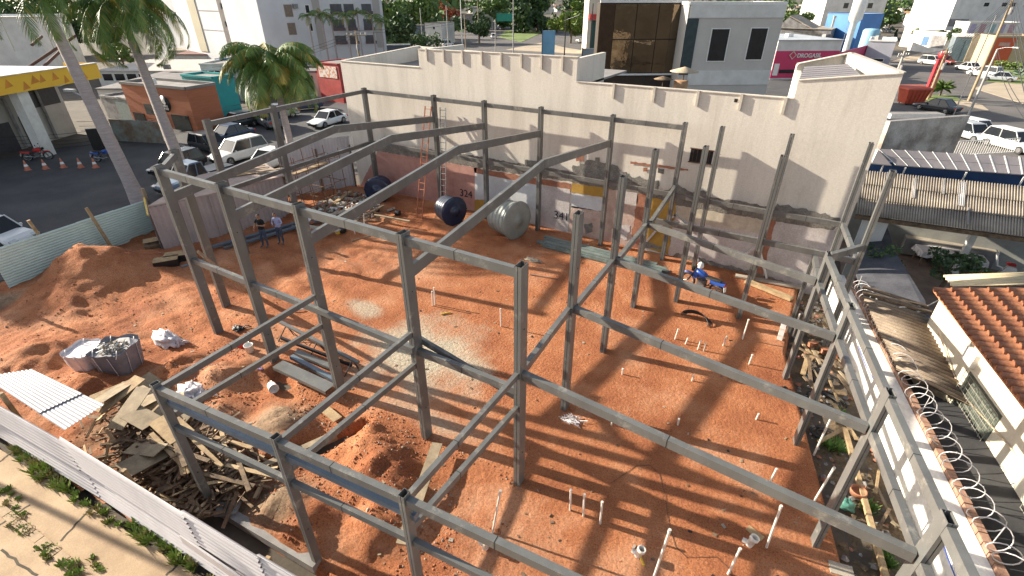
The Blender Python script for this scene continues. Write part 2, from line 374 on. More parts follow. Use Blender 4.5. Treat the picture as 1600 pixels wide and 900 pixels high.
column(5.42, 11.22, 3.2, -.2, 0, .13, .22)
Gc = [(-6.38,-4.5),(-2.9,-4.15),(0,-3.87),(3.45,-3.6)]
for x, y in Gc: column(x, y, 3.92, -.7, 0, .13, .17)
def beam(p, q, wd=.13, h=.2, nm='beam', t0=.1, t1=.1, mt=None):
    p = Vector(p); q = Vector(q); d = (q-p).normalized(); m = M(); m.beam(p+d*t0, q-d*t1, wd, h)
    if mt is None and (q-p).length > 2.4: c_ = lerp(p, q, .37+.03*((p.x*7+q.y*3)%5)); m.beam(c_+Vector((0,0,.0025)), c_+d*.014+Vector((0,0,.0025)), wd+.005, h+.005, 1); mt = [steel, dark]
    return m.build(nm, mt or steel, fr)
for a, b_ in zip(Fx[:-1], Fx[1:]): beam((a,0,6.36),(b_,0,6.36),.13,.21,t0=.077,t1=.077)
beam((-13.12,0,6.36),(-14.65,1.3,6.36)); beam((-18.4,4.75,6.36),(-18.75,8.3,6.36),t0=.14,t1=.14); beam((-18.75,8.3,6.36),(-18.95,14.6,6.36),t0=.14,t1=.14)
B2 = [-18.95]+Bx[:5]
for a, b_ in zip(B2[:-1], B2[1:]): beam((a,14.72,6.34),(b_,14.72,6.34),.12,.2,t0=.077,t1=.077)
for a, b_ in zip(B2+[], B2[1:]): beam((a,14.72,3.38),(b_,14.72,3.38),.12,.2,t0=.077,t1=.077)
for a, b_ in zip(Bx[4:-1], Bx[5:]): beam((a,14.72,3.35),(b_,14.72,3.35),.12,.2,t0=.077,t1=.077)
beam((-18.95,14.6,3.4),(-18.75,8.3,3.4),t0=.14,t1=.14); beam((-18.75,8.3,3.4),(-18.4,4.75,3.4),t0=.14,t1=.14)
# rafters: rise, kink, run on to the back row
for x, xb in zip(Fx[:4], Bx[:4]):
    xa = lerp(x, xb, .5); m = M(); a = Vector((x,.14,5.55)); k = Vector((xa,7.4,6.25)); e = Vector((xb,14.58,5.37))
    P = []
    for s in (-1,1):
        for p in (a, k, e): P.append(p+Vector((s*.055,0,0))); P.append(p+Vector((s*.055,0,-.31)))
    m.add(P, [(0,1,3,2),(2,3,5,4),(8,9,7,6),(10,11,9,8),(0,2,8,6),(2,4,10,8),(7,9,3,1),(9,11,5,3),(6,7,1,0),(4,5,11,10)])
    m.box(k+Vector((0,0,-.155)), (.122,.02,.33))
    r_ = m.build('rafter', steel, fr)
# mid rails on the front row
for i in range(4):
    beam((Fx[i],0,3.22),(Fx[i+1],0,3.22),.13,.19,t0=.077,t1=.077)
m = M(); m.beam((-6.9,-.2,3.42),(-3.0,-.2,3.36),.1,.16); m.build('beam', steel, fr)
m = M(); m.beam((-3.1,.2,3.42),(-.1,.2,2.78),.1,.16); m.build('beam', steel, fr)
# floor beams over the right part
Rr = [(0,0),(-.15,3.1),(-.2,6.42),(-.25,9.86)]
prev = None
for y0_, y1_ in ((0,3.1),(3.1,6.42),(6.42,9.86),(9.86,14.72)):
    beam((-.1 if y0_ else 0, y0_, 3.76), (-.2 if y1_ < 14 else -.42, y1_, 3.76), .13, .2, t0=.14, t1=.14)
for (a, c) in zip(Rr, Wc): beam((a[0],a[1],3.77),(c[0],c[1],3.77),.14,.2,t0=.08,t1=.08)
beam((-.3,11.2,3.42),(1.15,11.2,3.42)); beam((1.15,11.2,3.42),(3.63,11.25,3.42)); beam((3.63,11.25,3.42),(5.95,11.22,3.42)); beam((5.95,11.22,3.42),(6.68,11.1,3.42))
beam((6.2,14.72,3.4),(6.68,11.1,3.4),t0=.14,t1=.14); beam((5.58,8.15,4.62),(6.68,11.1,4.0),t0=.14,t1=.14)
wl = Wc + [(5.1,10.9)]
for i in range(3):
    for z in (3.75, 4.62):
        beam((*Wc[i],z-.02),(*Wc[i+1],z-.02),.12,.18,t0=.13,t1=.13)
beam((7.35,-.62,4.6),(8.2,-4.4,4.6),t0=.13); beam((7.35,-.62,3.73),(8.2,-4.4,3.73),t0=.13)
beam((5.58,8.15,3.73),(5.42,11.1,3.35),t0=.14)
# low front bay
for i in range(3):
    a, c = Gc[i], Gc[i+1]
    beam((*a,3.84),(*c,3.84),.12,.17,t0=.075,t1=.075); beam((*a,2.72),(*c,2.72),.10,.15,t0=.075,t1=.075)
    if i < 2:
        m = M(); m.beam((a[0]+.08,a[1]+.1,3.42),(c[0]+.12,c[1]+.1,3.36),.15,.14); m.build('beam', steelb, fr)
for (a, x) in zip(Gc[:3], Fx[2:]):
    beam((*a,3.80),(x,0,3.80),.10,.15,t0=.1,t1=.15); beam((*a,3.02),(x,0,2.80),.10,.15,t0=.1,t1=.15)
# ================================================================== NEIGHBOURING HALL BEHIND THE PLOT
fr['label'] = 'grey steel building frame of box columns, bent rafters and rails on the red soil'
def wv(px, py, v=15.3):
    d = ray(px, py); t = (v-CY)/d.y; return Vector((CX,CY,CH)) + d*t
hall = root('rendered_hall', 'tall beige rendered hall with stepped parapet and patched lower wall behind the steel frame', 'hall', (-7,15.5,0))
hallm = mat('beige_render', (.665,.615,.54), (.54,.495,.43), .9, .9, .2, 25, stretch=(1.4,1.4,.16), fine=.12, lo=.30, hi=.56)
scuff(hallm, (.40,.35,.29), 1.0, .55, .75, .55, (5,5,.35)); scuff(hallm, (.36,.32,.28), .6, .60, .75, .4)
capm = mat('parapet_cap', (.60,.55,.47), (.45,.40,.34), 2, .85)
roofg = mat('hall_roof', (.28,.26,.25), (.2,.19,.18), 1, .9)
m = M(); T = .22; Y = 15.3
segs = [(-21.35,-15.2,7.68,7.68),(-15.2,-5.82,8.58,8.64),(-5.82,3.3,7.6,7.62),(3.3,6.45,8.28,8.72)]
for a, b_, z0_, z1_ in segs:
    m.hexa([(a,Y,-.6),(b_,Y,-.6),(b_,Y+T,-.6),(a,Y+T,-.6),(a,Y,z0_),(b_,Y,z1_),(b_,Y+T,z1_),(a,Y+T,z0_)])
lb = g(655,72,7.9); bk = wv(1330,84,18.1); bl = wv(1246,101,17.6)
# left return wall and end wall
def wallseg(m, p, q, z0a, z1a, z1b, th=.2, mi=0):
    p = Vector((p[0],p[1],0)); q = Vector((q[0],q[1],0)); d = (q-p).normalized(); s = Vector((-d.y,d.x,0))*th
    P = [(p.x,p.y,z0a),(q.x,q.y,z0a),(q.x+s.x,q.y+s.y,z0a),(p.x+s.x,p.y+s.y,z0a),(p.x,p.y,z1a),(q.x,q.y,z1b),(q.x+s.x,q.y+s.y,z1b),(p.x+s.x,p.y+s.y,z1a)]
    m.hexa([Vector(x) for x in P], mi)
wallseg(m, (-21.35,Y+T,0), lb, -.6, 7.68, 7.9, -.2)
wallseg(m, lb, (lb.x+9, lb.y-1.5,0), -.6, 7.9, 7.9, -.2)
wallseg(m, (6.45,Y+T,0), bk, -.6, 8.72, bk.z, .2); wallseg(m, (bk.x-.1,bk.y,0), bl, -.6, bk.z, bl.z, -.2)
wallseg(m, (3.3,Y+T,0), bl, -.6, 8.0, 8.4, -.2)
wallseg(m, (-15.2,Y+T+.003,0), (-15.2,Y+4,0), 7, 8.58, 8.58, -.2); wallseg(m, (-5.82,Y+T+.003,0), (-5.82,Y+3.5,0), 6.9, 8.6, 8.6, .2)
hw_ = m.build('wall', hallm, hall)
m = M()
for a, b_, z0_, z1_ in segs: m.beam((a,Y+T/2,z0_+.035),(b_,Y+T/2,z1_+.035),T+.07,.033)
m.beam((-21.35,Y+T,7.72),(lb.x,lb.y,7.94),.28,.035); m.beam((6.42,Y+T,8.76),(bk.x,bk.y,bk.z+.04),.28,.035); m.beam((bk.x,bk.y,bk.z+.05),(bl.x,bl.y,bl.z+.05),.28,.035)
m.build('parapet_cap', capm, hall)
m = M(); m.prism([(-21.2,Y+T),(-15.2,Y+T),(-15.2,lb.y-1),(lb.x,lb.y)],6.9,7.0); m.prism([(-15.2,Y+T),(-5.82,Y+T),(-5.82,Y+7),(-15.2,Y+7)],7.3,7.4)
m.prism([(3.4,Y+T),(6.3,Y+T),(bk.x-.2,bk.y-.2),(bl.x,bl.y)],7.6,7.7); m.build('roof', roofg, hall)
terra = mat('terracotta', (.42,.16,.09), (.30,.11,.06), 3, .8)
m = M(); m.prism([(-5.8,Y+T),(3.3,Y+T),(3.3,Y+1.1),(-5.8,Y+1.1)],7.2,7.52); m.build('terrace_edge', terra, hall)
# panel inside the right parapet
pan = mat('solar_panel', (.30,.27,.27), (.24,.22,.23), 1, .3, spec=.6)
m = M(); p0,p1,p2,p3 = wv(1249,123,15.75), wv(1345,117,15.75), wv(1325,100,17.2), wv(1257,104,17.1)
m.hexa([p0-Vector((0,0,.06)),p1-Vector((0,0,.06)),p2-Vector((0,0,.06)),p3-Vector((0,0,.06)),p0,p1,p2,p3]); pp = m.build('solar_panel', pan, hall)
m = M()
for i in range(7):
    a = lerp(p0,p3,i/6); b_ = lerp(p1,p2,i/6); m.beam(a+Vector((0,0,.012)),b_+Vector((0,0,.012)),.03,.01)
m.build('panel_frame', chrome, pp)
# small brackets on the wall top
for x in [-14.6,-13.45,-12.25,-11.05,-9.9,-8.75,-7.65,-6.55]:
    m = M(); m.box((x,Y-.042,8.36),(.09,.08,.62)); m.build('bracket', capm, hall)
for x in (-3.95,-2.1,-.25,1.45,3.05):
    m = M(); m.box((x,Y-.042,7.36),(.1,.08,.62)); m.build('bracket', capm, hall)
# window opening with bars
m = M(); a = wv(1082,232); m.box((a.x+.42,Y-.003,a.z-.28),(.95,.02,.62)); wn = m.build('window', dark, hall)
m = M(); 
for i in range(5): m.box((a.x+.08+i*.17,Y-.025,a.z-.28),(.015,.02,.6))
for z in (.02,-.58): m.box((a.x+.42,Y-.03,a.z+z+.0),(1.02,.04,.04))
m.build('window_frame', mat('brown_frame',(.12,.06,.04)), wn)
# ragged remains of old walls and plaster on the lower face
def ragged(m, px, k, mi, amp=.06, plane=15.3):
    P = [wv(*p, plane-.006*k) for p in px]; out = []
    for i in range(len(P)):
        a, b_ = P[i], P[(i+1)%len(P)]; L = (b_-a).length; nn = max(1, int(L/.14))
        for j in range(nn):
            q = lerp(a, b_, j/nn); s = 0 if j == 0 else 1
            q = q + Vector((random.uniform(-amp,amp)*s, 0, random.uniform(-amp,amp)*s)); q.y = plane-.006*k; out.append(q)
    m.add(out, [tuple(range(len(out)))], mi)
random.seed(11)
pink = mat('rose_paint', (.50,.27,.22), (.40,.20,.165), 2, .85); pw = mat('blue_white_paint', (.62,.63,.64), (.50,.51,.53), 1.2, .8); ochre = mat('ochre_paint', (.46,.28,.05), (.33,.19,.04), 2, .85)
cem = mat('rough_cement', (.27,.25,.22), (.16,.15,.135), 3, .95, .9, 14, fine=.35); blush = mat('faded_plaster', (.56,.43,.37), (.42,.30,.25), 2.5, .9, .3, 20); lilac = mat('old_white_plaster', (.60,.56,.55), (.47,.42,.40), 1.3, .9, .2, 20, fine=.2); brickm = mat('bare_brick', (.40,.17,.10), (.26,.12,.08), 6, .9, .5, 20)
m = M()
ragged(m, [(588,226),(700,236),(790,252),(890,268),(1000,290),(1110,308),(1200,322),(1312,345),(1290,375),(1200,345),(1100,330),(1000,308),(880,282),(745,262),(588,236)], 1, 4, .05)
ragged(m, [(590,236),(745,262),(742,345),(560,300),(562,292)], 2, 0, .02)
ragged(m, [(740,262),(892,287),(892,300),(742,272)], 2, 7, .03)
ragged(m, [(742,270),(845,290),(843,350),(742,345)], 3, 1, .01)
ragged(m, [(742,312),(757,312),(757,345),(740,345)], 4, 2, .03)
ragged(m, [(845,288),(891,296),(887,372),(841,362)], 4, 8, .01)
ragged(m, [(893,286),(955,295),(952,310),(893,301)], 3, 2, .03)
ragged(m, [(893,301),(952,312),(949,332),(893,324)], 3, 1, .02)
ragged(m, [(893,322),(949,332),(942,380),(886,372)], 3, 5, .03)
ragged(m, [(950,296),(1003,303),(990,388),(942,378)], 4, 5, .03)
ragged(m, [(975,298),(997,302),(995,322),(973,318)], 5, 8, .03)
ragged(m, [(996,302),(1010,304),(998,392),(984,388)], 5, 7, .04)
ragged(m, [(1012,306),(1057,318),(1044,398),(1002,385)], 5, 2, .03)
ragged(m, [(1045,392),(1003,386),(1000,376),(1020,380)], 6, 4, .05)
ragged(m, [(1058,322),(1312,362),(1262,470),(1042,402)], 3, 8, .03)
ragged(m, [(1060,322),(1200,345),(1198,368),(1056,342)], 4, 6, .04)
ragged(m, [(1198,342),(1212,345),(1190,440),(1178,436)], 5, 7, .03)
ragged(m, [(895,258),(925,250),(958,257),(985,275),(1030,282),(1028,300),(895,280)], 4, 4, .09)
ragged(m, [(1040,300),(1055,285),(1075,298),(1110,300),(1108,312),(1040,308)], 4, 4, .07)
ragged(m, [(1205,325),(1215,318),(1270,330),(1312,340),(1312,352),(1205,335)], 4, 4, .06)
ragged(m, [(900,240),(912,239),(912,252),(900,252)], 5, 7, .03); ragged(m, [(930,246),(937,246),(937,253),(930,253)], 5, 4, .03)
ragged(m, [(1005,262),(1012,262),(1011,268),(1005,268)], 5, 7, .03); ragged(m, [(1028,262),(1038,264),(1037,272),(1028,270)], 5, 4, .04)
ragged(m, [(985,252),(1075,264),(1075,267),(985,256)], 5, 7, .03)
ragged(m, [(912,350),(925,348),(926,362),(915,366)], 6, 4, .05); ragged(m, [(960,350),(985,352),(980,375),(958,370)], 6, 8, .06)
ragged(m, [(1060,395),(1140,415),(1200,432),(1255,450),(1262,470),(1042,404)], 6, 4, .07)
ragged(m, [(820,250),(850,254),(852,262),(820,258)], 4, 4, .05)
m.build('patched_plaster', [pink, pw, ochre, cream, cem, blush, mat('plaster_beige',(.62,.55,.44)), brickm, lilac], hall)
ink = mat('black_graffiti', (.02,.02,.025))
for s, px, py, sz in (('324', 728, 303, .62), ('341', 877, 338, .62)):
    p = wv(px, py, 15.26); text_mesh(s, sz, .002, 'graffiti_number', ink, hall, (p.x, 15.262, p.z), (1,0,0), (0,0,1))
# gabled ghost of removed roofs on the right half
m = M(); 
for a, b_ in (((1056,333),(1085,362)),((1056,333),(1030,352)),((1160,398),(1185,380)),((1185,380),(1200,430)),((1090,400),(1100,412)),((1010,375),(1030,352))):
    p, q = wv(*a), wv(*b_); m.beam((p.x,Y-.08,p.z),(q.x,Y-.08,q.z),.12,.1)
m.build('roof_scar', lilac, hall)
m = M(); p = wv(1150,157); m.box((p.x,Y-.003,p.z),(.13,.02,.13)); m.build('vent_hole', dark, hall)

# ================================================================== LEFT EDGE: fences, hoarding, shed
grn = mat('pale_green_sheet', (.64,.76,.69), (.54,.66,.60), .8, .45); whs = mat('white_sheet', (.60,.575,.59), (.47,.45,.465), .7, .5, fine=.06, stretch=(1,1,.4)); pks = mat('grey_pink_sheet', (.42,.35,.34), (.33,.28,.275), .8, .6)
m = M(); f0, f1 = g(-20,392,1.75), g(228,311,1.75)
for k in range(20):      # ribs run lengthwise
    pass
def corr_h(m, a, b_, z0_, z1_, pitch, amp, mi=0, lean=0):
    a = Vector((a[0],a[1],0)); b_ = Vector((b_[0],b_[1],0)); d = (b_-a).normalized(); nn = Vector((-d.y,d.x,0)); N = int((z1_-z0_)/pitch*4); vs = []
    for i in range(N+1):
        z = lerp(z0_,z1_,i/N); o = amp*math.sin(i*math.pi/2+.5) + lean*(z-z0_)
        for p in (a, b_):
            for s in (0,1): q = p+nn*(o+s*.006); vs.append((q.x,q.y,z))
    fs = []
    for i in range(N):
        k = i*4; fs += [(k,k+4,k+6,k+2),(k+1,k+3,k+7,k+5)]
    fs += [(0,2,3,1),(N*4,N*4+1,N*4+3,N*4+2)]
    m.add(vs, fs, mi, True)
gf = root('green_fence', 'long pale green corrugated sheet fence at the left edge of the red soil', 'fence', (f0.x,f0.y,0))
for i in range(4):
    a, b_ = lerp(f0,f1,i/4), lerp(f0,f1,(i+1.02)/4); m = M(); corr_h(m, a, b_, -.25, 1.72-.02*(i%2), .12, .03, lean=.01*(i%2)); m.build('sheet', grn, gf)
for px, py, pt in ((95,412,(60,360)),(178,390,(143,327)),(-8,470,(-40,420))):
    p = g(px,py,.05); m = M(); m.beam(p+Vector((.0,0,-.3)), p+Vector((-.12,-.3,2.3)), .12,.12,top=False); m.build('post', wood, gf)
hb = root('site_shed', 'low site shed clad in greyish pink corrugated sheet with boards on its roof', 'shed', (-22,6,0))
m = M(); pts = [(-22.3,2.9),(-21.5,5.4),(-20.9,9.4)]
for a, b_ in zip(pts[:-1], pts[1:]): m.corr((a[0],a[1],-.1),(b_[0],b_[1],-.1),(0,0,2.35),.24,.035)
m.corr((-20.9,9.4,-.1),(-24.4,10.4,-.1),(0,0,2.35),.24,.03)
m.build('wall_cladding', pks, hb)
m = M(); m.prism([(-22.35,2.9),(-21.45,5.4),(-20.8,9.5),(-24.4,10.6),(-25.0,7.0)], 2.26, 2.33); m.build('roof', mat('shed_roof',(.45,.34,.29),(.33,.25,.22),1.2,.8), hb)
for i in range(6):
    m = M(); y = 8.2+random.uniform(-.9,1.6); x = -22.6+random.uniform(-1,.8); m.box((x,y,2.38+.05*(i%2)),(random.uniform(1.2,2),.22,.03),random.uniform(.9,1.3)); m.build('roof_board', [wood, woodg][i%2], hb)
hc = root('corner_hoarding', 'short grey corrugated hoarding panel with yellow rail beside the green fence', 'hoarding', (-24,3.2,0))
m = M(); m.corr((-25.2,4.1,-.1),(-22.35,2.86,-.1),(0,0,1.95),.25,.035); m.build('panel', mat('grey_sheet',(.40,.38,.40),(.3,.28,.3),1,.5), hc)
m = M(); m.beam((-25.2,4.05,1.9),(-22.35,2.8,1.95),.08,.06); m.build('top_rail', yellow, hc)
m = M(); m.box((-25.25,4.15,1.1),(.14,.14,2.5)); m.build('post', woodg, hc)
wf = root('white_hoarding', 'white striped corrugated hoarding standing between the site shed and the beige hall', 'hoarding', (-23,12.5,0))
m = M(); a = Vector((-21.45,15.1,-.2)); b_ = Vector((-23.6,11.2,-.2)); m.corr(b_, a, (0,0,3.5), .2, .03); m.build('panel', whs, wf)
m = M()
for t in (.02,.5,.97): p = lerp(a,b_,t); m.box((p.x+.08,p.y,1.2),(.08,.08,3.1))
m.build('post', woodo, wf)
# timber scaffold cage by the left back corner
sf = root('rebar_cage', 'rusty thin rod scaffold cage leaning over rubble near the white hoarding', 'scaffold', (-20.8,10.5,0))
m = M(); 
for i in range(5):
    for j in range(2):
        x, y = -21.0+j*1.3+i*.05, 9.6+i*.75; m.tube([(x,y,-.05),(x-.35,y+.1,2.9+.5*random.random())], .022, 5)
for z in (.6,1.3,2.0,2.7):
    for j in range(2): x = -21.05+j*1.3-z*.1; m.tube([(x,9.5,z),(x+.2,12.8,z+.1)], .02, 5)
    for i in (0,2,4): m.tube([(-21.1-z*.1,9.6+i*.75,z),(-19.7-z*.1,9.7+i*.75,z)], .02, 5)
m.build('rods', mat('rust_rod',(.22,.12,.07),(.14,.08,.05),8,.8), sf)
m = M(); m.box((-20.7,11.2,2.32),(.35,2.6,.05),.1); m.build('platform', wood, sf)
# leaning wood ladder by the first columns
def ladder(name, label, p, q, wdt, mt, n=12, rr=.018, group=None, rail=.045):
    p = Vector(p); q = Vector(q); rt = root(name, label, 'ladder', p, group); d = (q-p).normalized(); s = d.cross(Vector((0,1,0)) if abs(d.y) < .9 else Vector((0,0,1))).normalized()
    if abs(s.z) > .7: s = d.cross(Vector((0,0,1))).normalized()
    for k in (-1,1): m = M(); m.beam(p+s*k*wdt/2, q+s*k*wdt/2, rail, rail*1.3, top=False); m.build('rail', mt, rt)
    for i in range(n): c = lerp(p,q,(i+.6)/n); m = M(); m.tube([c-s*wdt/2, c+s*wdt/2], rr, 6); m.build('rung', mt, rt)
    return rt
ladder('wood_ladder', 'orange painted ladder leaning on the second back column over the rose wall', g(655,342), wv(669,166,14.55), .42, mat('orange_wood',(.46,.16,.08),(.34,.12,.06),4,.7), 17)
ladder('metal_ladder', 'grey metal ladder standing against the hall wall right of the orange ladder', g(693,332), wv(692,168,15.1), .38, chrome, 17)
ladder('plank_ladder', 'worn timber ladder leaning on the first front column', g(382,452,.1), (-13.0,-.2,3.2) and Vector((-13.2,.35,3.15)), .34, mat('worn_timber',(.40,.30,.21),(.27,.2,.14),5,.8), 11, .03, rail=.07)

# ================================================================== FRONT SHEET FENCE
ff = root('white_sheet_fence', 'long white corrugated sheet fence leaning along the front pavement', 'fence', (-7,-5.8,0))
fl = [(-17.5,-6.9),(-13.7,-6.34),(-8.94,-5.86),(-4.48,-5.52),(-2.4,-5.36),(0.5,-5.1)]
for i, (a, b_) in enumerate(zip(fl[:-1], fl[1:])):
    zt = [2.0,2.02,2.2,2.3,2.3][i]
    m = M(); corr_h(m, a, (b_[0]+.06,b_[1]), -.05+.02*(i%2), zt*.52, .15, .038, lean=.05); corr_h(m, (a[0],a[1]-.03), (b_[0]+.06,b_[1]-.03), zt*.5, zt, .15, .038, lean=[.0,.01,-.02,.0,.03][i]); m.build('sheet', whs, ff)
for x, h in ((-11.9,2.25),(-6.7,2.15),(-2.3,2.15)):
    y = -5.75+.075*(x+7)+.10; m = M(); m.box((x,y+.06,h/2),(.09,.09,h),.2,rx=.03); m.build('post', wood, ff)
m = M(); m.beam((-5.1,-5.62,1.12),(-2.4,-5.42,.9),.04,.28); m.build('loose_strip', whs, ff)
ws = root('roof_sheet', 'bright white ribbed roofing sheets lying flat behind the front fence', 'roofing sheet', (-11,-5.3,1.9))
q0,q1,q2,q3 = g(50,578,1.72), g(163,632,1.78), g(100,672,1.98), g(-25,590,1.95)
for k,(t0_,t1_,zz) in enumerate(((0,.72,.03),(.68,1,0))):
    a, b_, c, d_ = lerp(q0,q1,t0_), lerp(q0,q1,t1_), lerp(q3,q2,t1_), lerp(q3,q2,t0_); m = M(); N = int(40*(t1_-t0_)); 
    vs = []
    for s in (0,1):
        for i in range(17):
            u_ = i/16
            for j in (0,1): pass
    nr = 44; vs = []
    for i in range(nr+1):      # ribs run from left to right, waves step front to back
        u_ = i/nr; wz = .011*math.sin(i*math.pi/2+.4)
        for p, q in ((a,d_),(b_,c)):
            P = lerp(p,q,u_); vs.append((P.x,P.y,P.z+wz+zz)); vs.append((P.x,P.y,P.z+wz+zz-.006))
    fs = []
    for i in range(nr): k2 = i*4; fs += [(k2,k2+4,k2+6,k2+2),(k2+1,k2+3,k2+7,k2+5)]
    m.add(vs, fs, 0, True); m.build('sheet', mat('bright_white_sheet',(.47,.455,.475),(.39,.38,.40),.5,.5), ws)

# ================================================================== SCRAP WOOD
random.seed(21)
sw = M(); hs = mat('scrap_wood', (.31,.20,.12), (.09,.058,.036), 3, .9, .3, 30, fine=.3, lo=.3,hi=.7); hs2 = mat('scrap_pale', (.60,.44,.26), (.42,.30,.17), 3, .9, .3, 30)
def heap_z(x, y): return .06+.62*math.exp(-((x+8.3)/2.1)**2-((y+4.1)/.85)**2)+.45*math.exp(-((x+11.3)/1.6)**2-((y+4.1)/.7)**2)
for i in range(720):
    x = random.gauss(-8.4,1.5); y = random.gauss(-4.15,.6)
    if y < -5.35-.07*abs(x+7)*.5 or x < -12.5 or x > -5.6: continue
    L = random.uniform(.25,1.1); sw.box((x,y,heap_z(x,y)*random.uniform(.55,1.02)+.03),(L,random.uniform(.03,.1),random.uniform(.015,.04)),random.uniform(0,3.14),1 if random.random()<.09 else 0,random.gauss(0,.25),random.gauss(0,.3))
tag(sw.build('scrap_wood_heap',[hs,hs2]), 'heap of broken splintered wood offcuts behind the white sheet fence', 'wood heap', kind='stuff')
def plank(label, p, q, wd, th, mt, name='plank', group=None, cat='plank', roll=0):
    m = M(); m.beam(Vector(p), Vector(q), wd, th); return tag(m.build(name, mt), label, cat, group)
for i in range(13):
    x, y = random.uniform(-12.3,-8.2), random.uniform(-4.7,-3.3); m = M(); m.box((x,y,heap_z(x,y)+.22+.03*(i%3)),(random.uniform(.8,1.5),random.uniform(.4,.7),.018),random.uniform(0,3.1),0,random.gauss(0,.12),random.gauss(0,.15))
    tag(m.build('plywood_offcut', woodg if i%3 else wood), 'weathered plywood offcut thrown on the wood heap behind the white fence', 'plywood', 'plywood offcuts on the wood heap')
for i in range(16):
    x, y = random.uniform(-11,-6.2), random.uniform(-4.8,-3.2); m = M(); m.box((x,y,heap_z(x,y)+.16),(random.uniform(1.2,2.2),.11,.03),random.choice([0.1,.3,2.7,2.9])+random.uniform(-.3,.3),0,0,random.gauss(0,.1))
    tag(m.build('long_plank', [wood,woodo,hs2][i%3]), 'long narrow plank lying loose across the wood heap', 'plank', 'long planks on the wood heap')
# dark slate like stack of small laths on the right of the heap
m = M()
for i in range(150):
    a = random.uniform(-1.1,1.1); r_ = random.uniform(.1,.75); m.box((-6.75+.7*math.sin(a)*r_,-3.75+.55*math.cos(a)*r_*.8-.1,.05+.5*(1-r_*.8)*random.random()),(.45,.05,.03),a+1.4,0,0,random.gauss(0,.1))
tag(m.build('lath_bundle', woodo), 'rounded stack of short brown laths beside the wood heap', 'laths')
plank('pale board on the soil left of the low front corner column', g(212,622,.05), g(262,600,.05), .28, .03, woodg, 'board', cat='board')
plank('long pale scaffold board standing on the front mound, crossing under the low beams', g(628,850,.1), g(683,692,.35), .3, .05, woodg, 'scaffold_board', cat='board')
plank('short pale board bridging the trench near the third tall column', g(500,632,.12), g(528,655,.12), .28, .04, wood, 'board', cat='board')
plank('concrete form board running along the dark trench under the low bay', g(392,735,.06), g(524,676,.12), .2, .22, woodg, 'form_board', cat='board')
plank('timber sleeper crossing the front trench near the second low column', g(335,795,.0), g(385,735,.12), .2, .18, woodo, 'sleeper', cat='timber')
plank('long concrete kerb beam in the front trench beside the white fence', g(345,792,.02), g(494,880,.02), .22, .25, concg, 'ground_beam', cat='beam')
plank('flat concrete slab on the end of the front trench beam', g(338,795,.1), g(372,792,.1), .35, .08, concg, 'slab', cat='slab')
plank('small cream plank on the red floor near the right pipes', g(1168,823,.03), g(1192,842,.03), .16, .04, wood, 'board', cat='board')
plank('white tile board lying at the bottom edge of the red floor', g(1296,884,.02), g(1334,895,.02), .3, .03, conc, 'board', cat='board')
# ================================================================== TANKS, PEOPLE, MOTORCYCLE, LOOSE ITEMS ON THE PLOT
def tank(name, label, c, ax, r, L, mt, lidm):
    c = Vector(c); ax = Vector(ax).normalized(); rt = root(name, label, 'water tank', (c.x,c.y,0))
    m = M(); prof = [(-L/2,0),(-L/2,r*.80)]
    for i in range(5): z = -L/2+L*(i/5); prof += [(z+.02,r*(.84+.025*i)),(z+L*.09,r*(.87+.025*i)),(z+L*.1,r*(.85+.025*i)),(z+L*.17,r*(.86+.025*i))]
    prof += [(L/2-.03,r),(L/2,r*1.02)]
    m.lathe(prof, c, ax, 36); m.build('body', mt, rt)
    m = M(); m.lathe([(L/2+.003,r*1.04),(L/2+.05,r*1.03),(L/2+.07,r*.9),(L/2+.12,r*.55),(L/2+.13,.25),(L/2+.17,.24),(L/2+.175,0)], c, ax, 36); m.build('lid', lidm, rt)
    x = ax.orthogonal().normalized(); m = M()
    for k in range(8): t = k*math.pi/4; p = c+ax*(L/2+.03)+(x*math.cos(t)+ax.cross(x)*math.sin(t))*r*1.03; m.box(p,(.05,.05,.05))
    m.build('clip', lidm, rt); return rt
tb = mat('tank_navy', (.025,.04,.085), (.015,.025,.055), 2, .22); tb2 = mat('tank_navy_pale', (.13,.15,.19), (.08,.09,.12), 2, .3); tg = mat('tank_grey', (.30,.32,.30), (.23,.25,.23), 1.5, .5)
tank('water_tank', 'glossy dark navy water tank lying on its side in the shade by the rubble', (-18.1,13.95,.74), (.35,-.75,.0), .78, .95, tb, tb)
tank('water_tank', 'navy water tank lying on its side in front of the black 324 graffiti', (-12.1,13.15,.80), (.86,-.28,0), .80, .95, tb2, tb)
tank('water_tank', 'largest, grey water tank lying on its side below a bent rafter', (-8.45,13.4,.98), (.86,-.20,0), 1.0, 1.35, tg, tg)

